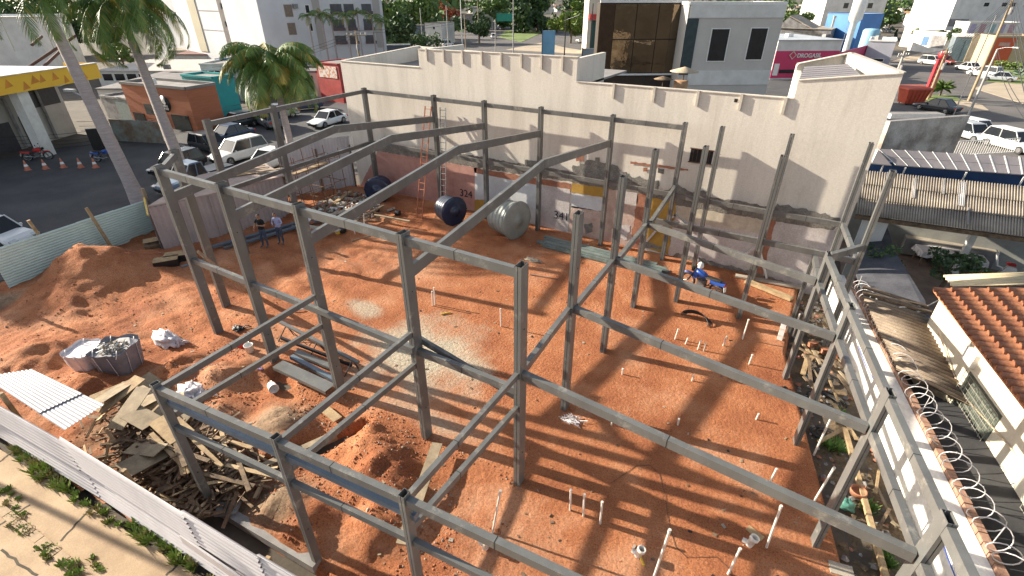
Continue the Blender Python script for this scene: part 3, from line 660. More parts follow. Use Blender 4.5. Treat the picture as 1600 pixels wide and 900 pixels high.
def skinned(verts, edges, radii, rootv=0, sub=2):
    me = bpy.data.meshes.new('tmp'); me.from_pydata([tuple(v) for v in verts], edges, []); o = bpy.data.objects.new('tmp', me); sc.collection.objects.link(o)
    md = o.modifiers.new('s','SKIN'); md.use_smooth_shade = True
    for i, r in enumerate(radii): me.skin_vertices[0].data[i].radius = (r, r) if not isinstance(r, tuple) else r
    me.skin_vertices[0].data[rootv].use_root = True
    o.modifiers.new('u','SUBSURF').levels = sub
    dg = bpy.context.evaluated_depsgraph_get(); out = bpy.data.meshes.new_from_object(o.evaluated_get(dg)); bpy.data.objects.remove(o); return out
skin = mat('skin', (.42,.23,.15), (.36,.19,.12), 5, .6); hair = mat('dark_hair', (.018,.012,.01), None, 20, .7)
def person(label, loc, rz, shirt, jeans, shoe, pose, H=1.75, sleeves='short'):
    V = []; E_ = []; Rd = []
    def v(p, r, par=None): V.append(Vector(p)); Rd.append(r); i = len(V)-1; (E_.append((par,i)) if par is not None else None); return i
    pel = v((0,0,.95),(.165,.12)); wst = v((0,.0,1.08),(.15,.11),pel); ch = v((0,.0,1.32),(.175,.12),wst); nk0 = v((0,.01,1.47),(.10,.085),ch); nk = v((0,.0+pose['head'][1]*.3,1.53),.055,nk0)
    hx, hy = pose['head']; h1 = v((hx*.5,hy-.02,1.60),(.068,.075),nk); h2 = v((hx,hy-.01,1.68),(.078,.092),h1); h3 = v((hx,hy+.005,1.755),(.06,.075),h2)
    for s in (-1,1):
        sh = v((s*.19,0,1.42),.065,ch); L = pose['armL' if s < 0 else 'armR']
        el = v(L[0],.045,sh); fw = v(lerp(Vector(L[0]),Vector(L[1]),.5),.04,el); wr = v(L[1],.028,fw); d = (Vector(L[1])-Vector(L[0])).normalized(); pm = v(Vector(L[1])+d*.06,(.038,.02),wr)
        hip = v((s*.095,0,.86),.095,pel); lg = pose['legL' if s < 0 else 'legR']
        kn = v((lg[0]*.55+s*.05,lg[1]*.55-.03,.48),.062,hip); cf = v((lg[0]*.8+s*.02,lg[1]*.8,.30),.057,kn); an = v((lg[0],lg[1],.09),.04,cf); ft = v((lg[0]+s*.02,lg[1]-.10,.045),(.045,.035),an); v((lg[0]+s*.03,lg[1]-.19,.035),(.038,.025),ft)
    me = skinned(V, E_, Rd, 0, 2)
    for i, m_ in enumerate((skin, shirt, jeans, shoe, hair)): me.materials.append(m_)
    for p in me.polygons:
        c = p.center
        if c.z < .10: k = 3
        elif c.z < .97: k = 2 if not (abs(c.x) > .2) else 0
        elif c.z < 1.49 and abs(c.x) < .215: k = 1
        elif c.z < 1.5: k = 1 if (sleeves == 'long' or c.z > 1.26 and abs(c.x) > .2) else 0
        elif c.z > 1.70 or (c.y > hy+.02 and c.z > 1.58): k = 4
        else: k = 0
        # forearms in front of the body
        if k == 1 and c.y < -.16 and sleeves != 'long': k = 0
        if k == 1 and sleeves == 'long' and c.y < -.30: k = 0
        p.material_index = k
    # fingers, nose, ears merged into the same mesh
    bmx = M()
    for L in (pose['armL'], pose['armR']):
        a, b_ = Vector(L[0]), Vector(L[1]); d = (b_-a).normalized(); s = d.cross(Vector((0,.3,1))).normalized()
        for k in range(4): q = b_+d*.085+s*(k-1.5)*.019; bmx.tube([q,q+d*.035+Vector((0,0,-.006)),q+d*(.06+.008*(1 if k in(1,2) else 0))+Vector((0,0,-.02))],[.0095,.009,.007],6,0)
        q = b_+d*.04+s*.035; bmx.tube([q,q+d*.03+s*.02,q+d*.055+s*.022],[.011,.010,.008],6,0)
    bmx.tube([(hx,hy-.088,1.70),(hx,hy-.112,1.665)],[.010,.016],6,0); 
    for s in (-1,1): bmx.tube([(hx+s*.078,hy,1.69),(hx+s*.085,hy+.005,1.65)],[.018,.012],6,0); bmx.tube([(hx+s*.03,hy-.091,1.69),(hx+s*.03,hy-.097,1.69)],[.010,.008],6,4)
    bmx.tube([(hx-.022,hy-.093,1.635),(hx+.022,hy-.093,1.635)],.006,5,4)
    m = M(); m.v = [tuple(q.co) for q in me.vertices]; m.f = [list(p.vertices) for p in me.polygons]; m.mi = [p.material_index for p in me.polygons]; m.sm = [True]*len(m.f)
    o0 = len(m.v); m.v += bmx.v; m.f += [[i+o0 for i in f] for f in bmx.f]; m.mi += bmx.mi; m.sm += bmx.sm
    o = m.build('person', [skin, shirt, jeans, shoe, hair]); o.location = loc; o.rotation_euler = (0,0,rz); o.scale = (H/1.8,)*3
    return tag(o, label, 'person')
jn = mat('blue_jeans', (.06,.09,.14), (.035,.055,.09), 6, .9); bsh = mat('black_tshirt', (.012,.012,.013), None, 5, .9); lsh = mat('lilac_shirt', (.40,.44,.66), (.32,.36,.56), 4, .8); shoew = mat('shoe_grey', (.10,.10,.11), None, 5, .6)
P1 = g(416,385); P2 = g(441,380)
person('bearded person in black t-shirt and jeans standing with hands at waist by the shed', P1, R(12), bsh, jn, shoew, dict(head=(.02,-.02), armL=((-.33,-.02,1.18),(-.20,-.24,1.06)), armR=((.30,-.05,1.18),(.22,-.30,1.28)), legL=(-.13,-.05), legR=(.12,.02)), 1.82)
person('person in pale lilac long-sleeved shirt and jeans looking down at a phone', P2, R(25), lsh, jn, shoew, dict(head=(0,-.07), armL=((-.27,-.03,1.17),(-.08,-.30,1.18)), armR=((.27,-.03,1.17),(.06,-.30,1.16)), legL=(-.12,0), legR=(.13,-.06)), 1.74, 'long')
m = M(); m.box((0,0,0),(.07,.14,.012)); ph = m.build('phone', blackp); q = P2; ph.location = (q.x+.13*0+.17,q.y-.34,1.17); tag(ph, 'small dark phone held by the person in the lilac shirt', 'phone')

# ---- motorcycle
def moto(label, loc, rz, tankm, nm='motorcycle'):
    rt = root(nm, label, 'motorcycle', loc); rt['_l'] = 1; rt.rotation_euler = (0,0,rz)
    for x in (-.68,.68):
        m = M(); ring = [(x+.30*math.cos(t),0,.31+.30*math.sin(t)) for t in [k*math.pi/12 for k in range(24)]]; m.tube(ring,.047,8,closed=True); wl = m.build('wheel', black, rt)
        m = M(); m.tube([(x+.25*math.cos(t),0,.31+.25*math.sin(t)) for t in [k*math.pi/12 for k in range(24)]],.014,6,closed=True)
        for k in range(12): t = k*math.pi/6; m.tube([(x,0.02*(-1)**k,.31),(x+.245*math.cos(t),0,.31+.245*math.sin(t))],.005,4)
        m.tube([(x,-.07,.31),(x,.07,.31)],.045,10); rr = m.build('rim', chrome, wl)
    def tb_(n_, pts, r, mt): m = M(); m.tube(pts, r, 8); return m.build(n_, mt, rt)
    m = M(); m.tube([(.68,-.07,.31),(.42,-.07,.86),(.36,-.06,.95)],.022,8); m.tube([(.68,.07,.31),(.42,.07,.86),(.36,.06,.95)],.022,8); m.build('fork', blackp, rt)
    m = M(); m.tube([(.27,-.38,1.02),(.34,-.2,1.03),(.38,0,.98),(.34,.2,1.03),(.27,.38,1.02)],.016,8); m.build('handlebar', blackp, rt)
    tb_('frame', [(.40,0,.85),(.30,0,.55),(.05,0,.33),(-.25,0,.40),(-.45,0,.72)], .025, blackp); 
    m = M(); m.lathe([(-.30,.02),(-.26,.11),(-.1,.16),(.12,.17),(.24,.12),(.30,.02)], (.12,0,.80), (1,0,.18), 14); m.build('fuel_tank', tankm, rt)
    m = M(); m.hexa([Vector(q) for q in ((.18,-.17,.62),(.42,-.13,.72),(.42,.13,.72),(.18,.17,.62),(.16,-.18,.86),(.44,-.14,.84),(.44,.14,.84),(.16,.18,.86))]); m.build('fairing', tankm, rt)
    m = M(); m.hexa([Vector(q) for q in ((-.80,-.10,.80),(-.15,-.13,.74),(-.15,.13,.74),(-.80,.10,.80),(-.82,-.09,.87),(-.12,-.11,.81),(-.12,.11,.81),(-.82,.09,.87))]); m.build('seat', black, rt)
    m = M(); m.hexa([Vector(q) for q in ((-.98,-.08,.66),(-.4,-.14,.58),(-.4,.14,.58),(-.98,.08,.66),(-1.0,-.07,.78),(-.35,-.13,.74),(-.35,.13,.74),(-1.0,.07,.78))]); m.build('tail_panel', tankm, rt)
    m = M(); m.box((.03,0,.42),(.34,.24,.30)); m.lathe([(0,.07),(.2,.075),(.21,0)],(.05,0,.5),(.4,0,1),10); m.build('engine', mat('engine_metal',(.14,.14,.14),(.05,.05,.05),20,.5), rt)
    tb_('exhaust', [(.22,-.14,.35),(-.1,-.16,.28),(-.75,-.17,.42)], [.02,.025,.045], chrome)
    m = M(); m.box((.52,0,.90),(.10,.17,.16)); m.build('headlight', glassd, rt); m = M(); m.box((-1.0,0,.72),(.05,.14,.06)); m.build('tail_light', red, rt)
    m = M(); m.box((-1.02,0,.52),(.02,.18,.22),0,0,0,.2); m.build('number_plate', whitep, rt)
    m = M(); m.tube([(.40+.42*math.cos(t)*.0+.68-.40+.36*math.cos(t),0,.31+.36*math.sin(t)) for t in [R(50),R(75),R(100),R(125),R(150)]],.05,8); m.build('mudguard', tankm, rt)
    for s in (-1,1): m = M(); m.tube([(.30,s*.22,1.03),(.24,s*.30,1.18)],.007,5); m.box((.24,s*.31,1.21),(.02,.13,.08)); m.build('mirror', blackp, rt)
    m = M(); m.tube([(-.05,-.05,.30),(-.12,-.30,0)],.012,6); m.build('side_stand', blackp, rt)
    return rt
bm_ = moto('blue motorcycle parked on red soil before the patched plaster wall', (1.85,12.55,0), R(160), blue)
m = M(); m.lathe([(0,.13),(.08,.135),(.16,.115),(.22,.07),(.245,.0)], (0,0,0), (0,0,1), 18); hp = m.build('helmet', whitep); hp.location = (1.62,12.66,1.06); tag(hp, 'white helmet hanging on the handlebar of the blue motorcycle', 'helmet')

# ---- white pipes standing in the soil
rnd = random.Random(5)
pipes = [((891,797),(892,765)),((912,806),(913,772)),((938,818),(941,784)),((768,832),(782,764)),((1020,905),(1047,827)),((1137,897),(1157,857)),((1198,855),(1221,790)),((1272,782),(1304,730)),((1196,765),(1214,732)),((1274,705),(1300,650)),
 ((680,476),(678,449)),((676,478),(675,455)),((783,510),(782,482)),((973,585),(973,576)),((955,664),(957,656)),((1059,664),(1061,654)),((1081,595),(1084,586)),((1170,569),(1176,554)),((1181,655),(1186,646)),((1054,530),(1060,514)),((1070,538),(1075,528)),((1090,546),(1095,532)),((1099,548),(1103,536)),((1129,540),(1136,525)),((1160,530),(1170,499)),((1233,590),(1235,572)),((555,367),(553,358)),((570,361),(568,333)),((640,368),(639,360)),((1240,520),(1250,490))]
pg = 'white pipes standing in the red floor'
PL = ['left one of three short white pipes in a row before the tallest near column', 'middle one of three short white pipes in a row before the tallest near column', 'right one of three short white pipes in a row before the tallest near column', 'tall thin white pipe leaning right of the low front corner bay', 'long leaning white pipe rising from the bottom edge beside the yellow tube', 'crooked white pipe at the bottom edge below the small cream plank', 'long leaning white pipe right of the small cream plank', 'long white pipe leaning at the slab edge before the nearest right column', 'short white pipe partly hidden under the nearest long floor beam', 'long white pipe leaning at the slab edge by the second right column', 'taller one of two close pipes beyond the pale cement patch', 'thinner one of two close pipes beyond the pale cement patch', 'lone white pipe between the pale patch and the tallest near column', 'tiny white stub left in the middle of the red floor', 'white stub just right of the central column foot', 'small white stub below the middle of the second floor beam', 'small white stub between the two long floor beams', 'white stub right of centre below the arched conduit group', 'low white stub near the slab edge behind the nearest floor beam', 'leftmost white stub of the row below the arched conduit', 'second white stub of the row below the arched conduit', 'third white stub of the row below the arched conduit', 'fourth white stub, close to the third, below the arched conduit', 'fifth white stub of the row below the arched conduit', 'taller leaning white pipe right of the arched conduit', 'lone white stub near the slab edge above the hose coils', 'tiny stub under the third rafter near the yellow can', 'thin white pipe under the third rafter behind the tall front columns', 'short stub near the foot of the fourth front rafter', 'white stub beside the wrapped white bundle']
for i, (b_, t) in enumerate(pipes):
    P = g(*b_); best = None
    hgt = min([k*.02 for k in range(3,90)], key=lambda h: abs((lambda q: q)( (lambda Q: (450-FPX*((Q-Vector((CX,CY,CH))).dot(_Up))/((Q-Vector((CX,CY,CH))).dot(_D))))(P+Vector((0,0,h)))) - t[1]))
    tl = g(t[0],t[1],hgt); d = Vector((max(-.5,min(.5,tl.x-P.x)), max(-.5,min(.5,tl.y-P.y)), hgt))
    m = M(); m.tube([(0,0,-.15),d*.98], .027, 8); m.tube([d*.98-d*.04, d], .033, 8, 0)
    o = m.build('pipe', pvc); o.location = (P.x,P.y,soil_h(P.x,P.y)); 
    tag(o, PL[i], 'pipe', pg)
def lying_pipe(label, a, b_, r=.03, mt=None, z=.04, nm='lying_pipe', cat='pipe'):
    m = M(); m.tube([g(*a,z), g(*b_,z)], r, 8); return tag(m.build(nm, mt or pvc), label, cat)
lying_pipe('white strip lying on soil between the second and third front columns', (458,486),(474,483))
lying_pipe('yellow pipe piece lying on soil right of the pale cement patch', (689,491),(704,488), .03, yellow)
lying_pipe('yellow strip lying on soil near the stacked steel channels', (845,383),(858,383), .02, yellow)
lying_pipe('yellow tube beside the white fitting low in the picture', (1000,868),(1006,884), .03, yellow)
lying_pipe('long thin steel rod lying behind the tallest near column', (828,429),(873,436), .02, steel, nm='steel_rod', cat='rod')
lying_pipe('pale stick lying on soil under the bent rafters', (549,376),(583,368), .03, woodg, nm='stick', cat='stick')
def fitting(label, px, py, s=1.0):
    p = g(px,py,.02); m = M(); m.lathe([(0,.055*s),(.14*s,.055*s),(.145*s,.07*s),(.2*s,.07*s),(.2*s,.05*s),(.1*s,.048*s)], p, (.25,.1,1), 14); m.tube([p+Vector((0,0,.06)),p+Vector((-.1*s,.02,.05))],.04*s,8); return tag(m.build('pipe_fitting', pvc), label, 'pipe fitting')
fitting('white open pipe fitting beside the yellow tube', 996, 868, 1.4); fitting('white open pipe fitting beside the small cream plank', 1170, 851, 1.5); fitting('cream pipe fitting near the front right beams', 758, 855, 1.5)
wb = root('wrapped_bundle', 'white wrapped bundle standing on the red floor by the fifth pipe row', 'bundle', g(1218,530)); wb['label'] = 'tall white bundle with grey straps standing between the back right columns'
p = g(1218,530); q = p + Vector((-.02,.1,.9)); m = M(); m.beam(p,q,.17,.17,top=False); m.build('wrap', whitep, wb)
m = M(); 
for t in (.2,.5,.8): c = lerp(p,q,t); m.beam(c-(q-p)*.03,c+(q-p)*.03,.18,.18,top=False)
m.build('strap', pvc, wb)

# ---- bags
def blob(m, c, rx, ry, rz, n=18, k=10, amp=.15, seed=0, mi=0, flat=True):
    vs = []
    for i in range(k+1):
        ph_ = math.pi*i/k
        for j in range(n):
            th = 2*math.pi*j/n; d = Vector((math.sin(ph_)*math.cos(th), math.sin(ph_)*math.sin(th), math.cos(ph_)))
            f = 1+amp*noise.noise(d*2.2+Vector((seed,0,0)))+amp*.5*noise.noise(d*6+Vector((seed,0,0)))
            z = d.z*rz*f
            vs.append((c[0]+d.x*rx*f, c[1]+d.y*ry*f, c[2]+max(z,-rz*.55)))
    m.add(vs, [(i*n+j, (i+1)*n+j, (i+1)*n+(j+1)%n, i*n+(j+1)%n) for i in range(k) for j in range(n)], mi, True)
bagw = mat('bag_white', (.74,.70,.70), (.60,.57,.60), 3, .6, .4, 14); bagg = mat('bag_grey', (.23,.235,.27), (.17,.175,.20), 3, .6, .3, 14)
def big_bag(name, label, c, s, rz, mt, fill=None):
    rt = root(name, label, 'bulk bag', c); m = M(); n = 28; k = 8; vs = []; cx_, cy_, cz_ = c
    for i in range(k+1):
        t = i/k; z = cz_+s*.85*t
        for j in range(n):
            th = 2*math.pi*j/n; q = (abs(math.cos(th))**7+abs(math.sin(th))**7)**(-1/7); rr = s*.52*q*(.80+.20*t)*(1+.05*noise.noise((math.cos(th)*2,math.sin(th)*2,t*3+c[0])))
            vs.append((cx_+rr*math.cos(th+rz), cy_+rr*math.sin(th+rz), z+(.10*s*noise.noise((math.cos(th)*1.7,math.sin(th)*1.7,c[1])) if i == k else 0)))
    m.add(vs, [(i*n+j,i*n+(j+1)%n,(i+1)*n+(j+1)%n,(i+1)*n+j) for i in range(k) for j in range(n)], 0, True)
    top = vs[-n:]; m.add([(cx_+(p[0]-cx_)*.97,cy_+(p[1]-cy_)*.97,p[2]-.09*s) for p in top], [tuple(range(n))], 0); 
    m.add(top+[(cx_+(p[0]-cx_)*.96,cy_+(p[1]-cy_)*.96,p[2]-.09*s) for p in top], [(j,(j+1)%n,n+(j+1)%n,n+j) for j in range(n)], 0, True)
    m.build('sack', mt, rt)
    m = M()
    for a in (0,1,2,3): th = rz+a*math.pi/2+.78; p = Vector((cx_+s*.5*math.cos(th),cy_+s*.5*math.sin(th),cz_+s*.82)); m.tube([p,p+Vector((.05,.03,.13))*s,p+Vector((.14,-.02,.10))*s,p+Vector((.16,-.1,-.05))*s],.014,5)
    m.build('strap', bagw, rt)
    for a in range(4):
        for off in (-.13,.13):
            th = rz+a*math.pi/2; cth, sth = math.cos(th), math.sin(th); m = M(); m.beam((cx_+s*.435*cth-off*s*sth*1.6, cy_+s*.435*sth+off*s*cth*1.6, cz_+.05),(cx_+s*.535*cth-off*s*sth*1.6, cy_+s*.535*sth+off*s*cth*1.6, cz_+s*.80),.035*s,.012); m.build('seam', bagw, rt)
    if fill:
        m = M(); rr = random.Random(9)
        for i in range(70): a = rr.uniform(0,6.28); d = s*.36*math.sqrt(rr.random()); m.box((cx_+d*math.cos(a),cy_+d*math.sin(a),cz_+s*(.78+.16*rr.random())),(rr.uniform(.08,.3),rr.uniform(.02,.08),.012),rr.uniform(0,3.1),rr.choice([0,1,2]),0,rr.gauss(0,.5))
        m.build('rubbish', [woodg, whitep, concg], rt)
    return rt
c1 = g(143,570); c2 = g(192,572)
big_bag('bulk_bag', 'open white bulk bag leaning against the grey one on red soil', (c1.x,c1.y,soil_h(c1.x,c1.y)-.05), .95, .35, bagw)
big_bag('bulk_bag', 'grey bulk bag heaped with scraps next to the white one', (c2.x,c2.y,soil_h(c2.x,c2.y)-.05), 1.15, .5, bagg, True)
def crumple(label, px, py, rx, ry, rz, seed, mt=bagw, loops=2, cat='sack', name='empty_sack', rot=0):
    c = g(px,py); z = soil_h(c.x,c.y); m = M(); blob(m, (c.x,c.y,z+rz*.4), rx, ry, rz, 26, 16, .75, seed)
    blob(m, (c.x+rx*.75,c.y+ry*.5,z+rz*.3), rx*.5, ry*.5, rz*.7, 20, 12, .9, seed+3)
    for i in range(loops): p = Vector((c.x+rx*(.8+.3*i),c.y+ry*.6,z+.06)); m.tube([p,p+Vector((.2,.05,.16)),p+Vector((.38,.16,.1)),p+Vector((.2,.2,.0)),p],.02,5)
    return tag(m.build(name, mt), label, cat)
crumple('flattened white sack lying alone on soil right of the bulk bags', 258, 530, .62, .30, .26, 1.5)
crumple('heap of crumpled white sacks under the low front bay', 297, 617, .42, .34, .22, 7.5, loops=3)
crumple('dark rags and netting on soil beside the second front column', 372, 515, .20, .14, .08, 4.2, black, 1, 'rags', 'rags')
c = g(890,658,.02); rr = random.Random(12); m = M(); m.tube([(c.x+rr.gauss(0,.2),c.y+rr.gauss(0,.16),.02+rr.uniform(0,.05)) for _ in range(46)],.010,4); tag(m.build('string_tangle', bagw), 'tangle of white string on the red floor near the central column foot', 'string')
crumple('small heap of white rubble on soil behind the tallest near column', 832, 408, .35, .12, .10, 2.7, conc, 0, 'rubble', 'rubble')
def bucket(label, px, py, mt, lying=False, s=1.0, nm='bucket'):
    c = g(px,py); z = soil_h(c.x,c.y); rt = root(nm, label, 'bucket', (c.x,c.y,z)); m = M(); ax = (1,-.35,.12) if lying else (0,0,1)
    m.lathe([(0,0),(0,.11*s),(.27*s,.135*s),(.28*s,.145*s),(.30*s,.145*s),(.30*s,.128*s),(.05*s,.105*s),(.04*s,0)], (c.x,c.y,z+(.13*s if lying else .0)), ax, 20); m.build('shell', mt, rt)
    m = M(); m.tube([Vector((c.x,c.y,z+(.13*s if lying else .27*s)))+Vector((.14*math.cos(t)*s,.14*math.sin(t)*s*(.3),.12*math.sin(t)*s)) for t in [k*math.pi/8 for k in range(9)]],.005,5); m.build('handle', chrome, rt); return rt
bucket('white plastic bucket lying on its side on the front mound', 424, 603, whitep, True, 1.1)
bucket('white bucket stained with black standing by the second front column', 392, 552, whitep, False, 1.1)
m = M(); c = g(378,543); m.box((c.x,c.y,soil_h(c.x,c.y)+.12),(.22,.2,.26),.3); m.box((c.x,c.y,soil_h(c.x,c.y)+.255),(.18,.16,.012),.3,1); tag(m.build('paint_tin', [red, whitep]), 'square red tin next to the stained white bucket', 'tin')
crumple('pink and white torn packet on soil near the foot of the second front column', 404, 577, .16, .07, .05, 3.3, mat('pink_packet',(.62,.38,.46),(.45,.3,.5),12,.5), 0, 'packet', 'packet')
# ---- workbench with profiles beside third front column
tr = root('trestle', 'long steel trestle lying low on soil between the second and third front columns', 'trestle', g(500,540)); 
a = g(438,502,.55); b_ = g(560,565,.5); m = M(); m.beam(a,b_,.12,.08); m.build('top_bar', steel, tr)
a2 = g(450,520,.35); b2_ = g(556,560,.3); m = M(); m.beam(a2+Vector((0,-.3,0)),b2_+Vector((.1,-.3,0)),.08,.1); m.build('lower_bar', blackp, tr)
for t in (.08,.5,.93):
    m = M(); c = lerp(a,b_,t)
    for s in (-1,1): m.tube([c+Vector((0,0,-.05)),c+Vector((.05*s,.30*s-.15,-.55))],.02,6)
    m.tube([c+Vector((0,0,-.1)),lerp(a,b_,min(1,t+.25))+Vector((0,0,-.5))],.012,5)
    m.build('leg', blackp, tr)
def channel(m, p, q, wd, h, t=.012, mi=0):
    p = Vector(p); q = Vector(q); d = (q-p).normalized(); s = d.cross(Vector((0,0,1))).normalized(); up = s.cross(d)
    m.beam(p, q, wd, t, mi); m.beam(p-s*(wd/2-t/2)-up*t*1.05, q-s*(wd/2-t/2)-up*t*1.05, t, h-t, mi); m.beam(p+s*(wd/2-t/2)-up*t*1.05, q+s*(wd/2-t/2)-up*t*1.05, t, h-t, mi)
def chan(label, p, q, wd, h, mt, gp=None): m = M(); channel(m, p, q, wd, h, .012); return tag(m.build('steel_channel', mt), label, 'steel channel', gp)
chan('wide grey steel channel lying on the mound left of the third front column', g(434,568,.30), g(516,606,.38), .42, .12, steel)
chan('narrow blue grey channel lying behind the wide one at the third front column', g(455,555,.25), g(524,592,.25), .16, .12, steelb)
chan('grey channel lying between the trestle and the blue grey one', g(462,548,.22), g(530,577,.22), .2, .1, steel)
rr = random.Random(2)
sgr = 'steel channels stacked along the hall wall'
for i in range(9):
    z = .12+.09*(i//3); y = 13.55-.26*(i%3)+.05*(i//3); x = -6.6+rr.uniform(0,.6)
    chan('greenish grey steel channel, %s layer, %s, in the stack along the hall wall' % (['bottom','middle','top'][i//3], ['nearest the wall','middle of three','outermost'][i%3]), (x,y,z), (x+6.0+rr.uniform(-.3,.3),y-.1,z), .22, .085, mat('green_grey_steel',(.19,.235,.22),(.12,.15,.145),2,.4), sgr)
for i in range(4):
    chan('%s steel channel on the ground behind the people, %s from the shed wall' % (['grey','blue grey'][i%2], ['first','second','third','fourth'][i]), (-20.6+.4*i,3.9+.3*i,.12+.1*(i%2)), (-18.9+.3*i,10.4+.2*i,.12+.1*(i%2)), .2, .1, steelb if i%2 else steel, 'steel channels along the shed')
lying_pipe('blue grey steel bar sloping on soil left of the first front column', (283,417),(325,405), .06, steelb, .25, 'steel_bar', 'bar')
for i, (px, py, s) in enumerate(((278,405,.55),(262,413,.5),(246,385,.6))):
    p = g(px,py,.1); lb_ = ['brown topped crate right of the timber pile by the green fence','second brown topped crate, nearer and lower, by the green fence','wooden pallet board leaning up against the green fence corner'][i]
    rt = root(['crate','crate','pallet'][i], lb_, ['crate','crate','pallet'][i], p); m = M(); m.box(p+Vector((0,0,.12)),(1.0,.6,.34),.9+.1*i, 0, .25*(i==2)); m.build('box', blackp if i < 2 else woodo, rt); m = M()
    for k in range(4): m.box(p+Vector((0,0,.31)),(1.0,.13,.02),.9+.1*i) if False else m.box((p.x+math.sin(.9+.1*i)*(-(k-1.5)*.15),p.y+math.cos(.9+.1*i)*(k-1.5)*.15,p.z+.30+(.1 if i==2 else 0)),(1.0,.13,.02),.9+.1*i)
    m.build('top_boards', wood, rt)
# rubble beside the navy tank
rb = M(); rr = random.Random(8)
for i in range(420):
    x, y = rr.gauss(-19.0,1.0), rr.gauss(11.4,1.2)
    if x < -20.8 or y > 14.4 or x > -16: continue
    rb.box((x,y,rr.uniform(.02,.32)),(rr.uniform(.08,.5),rr.uniform(.05,.3),rr.uniform(.03,.14)),rr.uniform(0,3),rr.choice([0,0,1,2,3]),rr.gauss(0,.4),rr.gauss(0,.4))
tag(rb.build('demolition_rubble',[conc,mat('brick_bit',(.38,.17,.1),(.28,.12,.08),5,.9),whitep,woodo]),'broken concrete, plaster and timber rubble beside the shaded navy tank','rubble',kind='stuff')
for i,(a,b_,w_) in enumerate((((520,318),(548,298),.25),((500,340),(560,322),.3),((470,352),(530,360),.35),((545,350),(600,320),.2),((585,335),(640,345),.15))):
    plank(['orange board resting on the rubble by the rod cage','pale beam lying flat over the rubble','cream slab edge in front of the rubble','long board between rubble and the navy tank','thin boards on soil below the orange ladder'][i], g(*a,.45), g(*b_,.4), w_, .05, [wood,conc,conc,woodo,woodg][i], 'board', cat='board')
for px, py, lb_ in ((588,327,'dark pulley wheel lying in the shade of a rafter'),(621,333,'small grey compactor wheel on soil left of the orange ladder'),(535,360,'dark bundle on soil beside the yellow can')):
    p = g(px,py,.14); m = M(); m.tube([p+Vector((-.12,0,0)),p+Vector((.12,.05,0))],.16,14); m.tube([p,p+Vector((-.5,.1,.2))],.02,5); tag(m.build('wheel', black), lb_, 'wheel')
m = M(); p = g(528,365,0); m.lathe([(0,.12),(.25,.13),(.3,.06),(.36,.05),(.36,0)],p,(0,0,1),12); tag(m.build('jerry_can', yellow), 'small yellow can on the shaded soil under the rafters', 'can')

# ---- hose coils
def coil(label, px, py, r, n, mt, z=.03, tilt=0, hr=.022, turns=None, seed=0, name='hose_coil'):
    c = g(px,py); rr = random.Random(seed); pts = []
    for i in range(n*16): t = i*2*math.pi/16; q = r*(1-.35*(i/(n*16)))*(1+.06*rr.uniform(-1,1)*0+.08*math.sin(t*.37+seed)); pts.append((c.x+q*math.cos(t)+.05*math.sin(t*.21+seed), c.y+q*.85*math.sin(t)+.05*math.cos(t*.17), z+c.z+hr+.02*(i//16)*.6+.012*math.sin(t*2.3)))
    m = M(); m.tube(pts, hr, 6); return tag(m.build(name, mt), label, 'hose')
coil('black hose coil lying among debris by the right wall, the larger one', 1292,618,.55,6,black,-.28,seed=1)
coil('black hose coil heaped above the larger one on the dirt strip', 1280,580,.50,5,black,-.22,seed=4)
coil('small dark hose tangle near the bottom of the dirt strip', 1290,668,.35,4,black,-.28,seed=9)
c = g(1085,500); m = M(); 
for k in range(4): m.tube([(c.x-.55+.55*(1-math.cos(t))+.05*k,c.y+.10+.25*math.sin(t)-.35*(t/3.1)+.03*k,.03+.28*math.sin(t)*(1-.2*k)) for t in [j*math.pi/14 for j in range(15)]],.022,6)
tag(m.build('flexible_conduit', black), 'short arched length of black conduit lying on the red floor', 'conduit')
m = M(); m.tube([(.5,.0,.012)]+[(.9+.3*i+.0, .9+.55*math.sin(i*.9)-.25*i,.012) for i in range(12)], .005, 5); 
o = m.build('floor_wire', black); o.location = (1.6,1.2,0); tag(o, 'thin dark wire wandering over the red floor to the right', 'wire')
c = g(640,428,1.0)

# ================================================================== RIGHT SIDE: wall, razor wire, dirt strip debris
rw = root('boundary_wall', 'white boundary wall with bare brick top running along the right side of the plot', 'wall', (8.5,5,0))
wwm = mat('limewash', (.84,.81,.75), (.66,.61,.53), 1.5, .9, .4, 14, fine=.1, lo=.25, hi=.5)
m = M(); n = 40
for i in range(n):
    ya, yb = lerp(-9,15.2,i/n), lerp(-9,15.2,(i+1)/n); m.hexa([Vector(q) for q in ((wallu(ya),ya,-.6),(wallu(ya)+.42,ya,-.6),(wallu(yb)+.42,yb,-.6),(wallu(yb),yb,-.6),(wallu(ya),ya,.95),(wallu(ya)+.42,ya,.95),(wallu(yb)+.42,yb,.95),(wallu(yb),yb,.95))])
m.build('wall_face', wwm, rw)
m = M(); rr = random.Random(4)
y = -9
while y < 15: 
    L = .24; m.box((wallu(y)+.50,y+.12,.985+rr.uniform(-.01,.02)),(.17,L-.015,.16),math.atan(.217)*1.0,0,0,0); y += L
m.build('brick_course', mat('bare_brick_top',(.40,.23,.16),(.27,.16,.11),7,.95,.5,25), rw)
m = M(); m.beam((wallu(-9)-.1,-9,-.22),(wallu(15)-.1,15,-.22),.16,.2); m.build('footing', cream, rw)
m = M(); c = [(wallu(y)-.02+.0, y, .62-.12*math.sin(y*.7)+.08*math.sin(y*1.9)) for y in [-6+.35*i for i in range(48)]]; m.tube(c,.012,5); tag(m.build('blue_cable', rope), 'thin blue cable strung along the white boundary wall', 'cable')
rz_ = root('razor_wire', 'coiled razor wire stretched along the top of the right boundary wall', 'razor wire', (8.5,5,1.1))
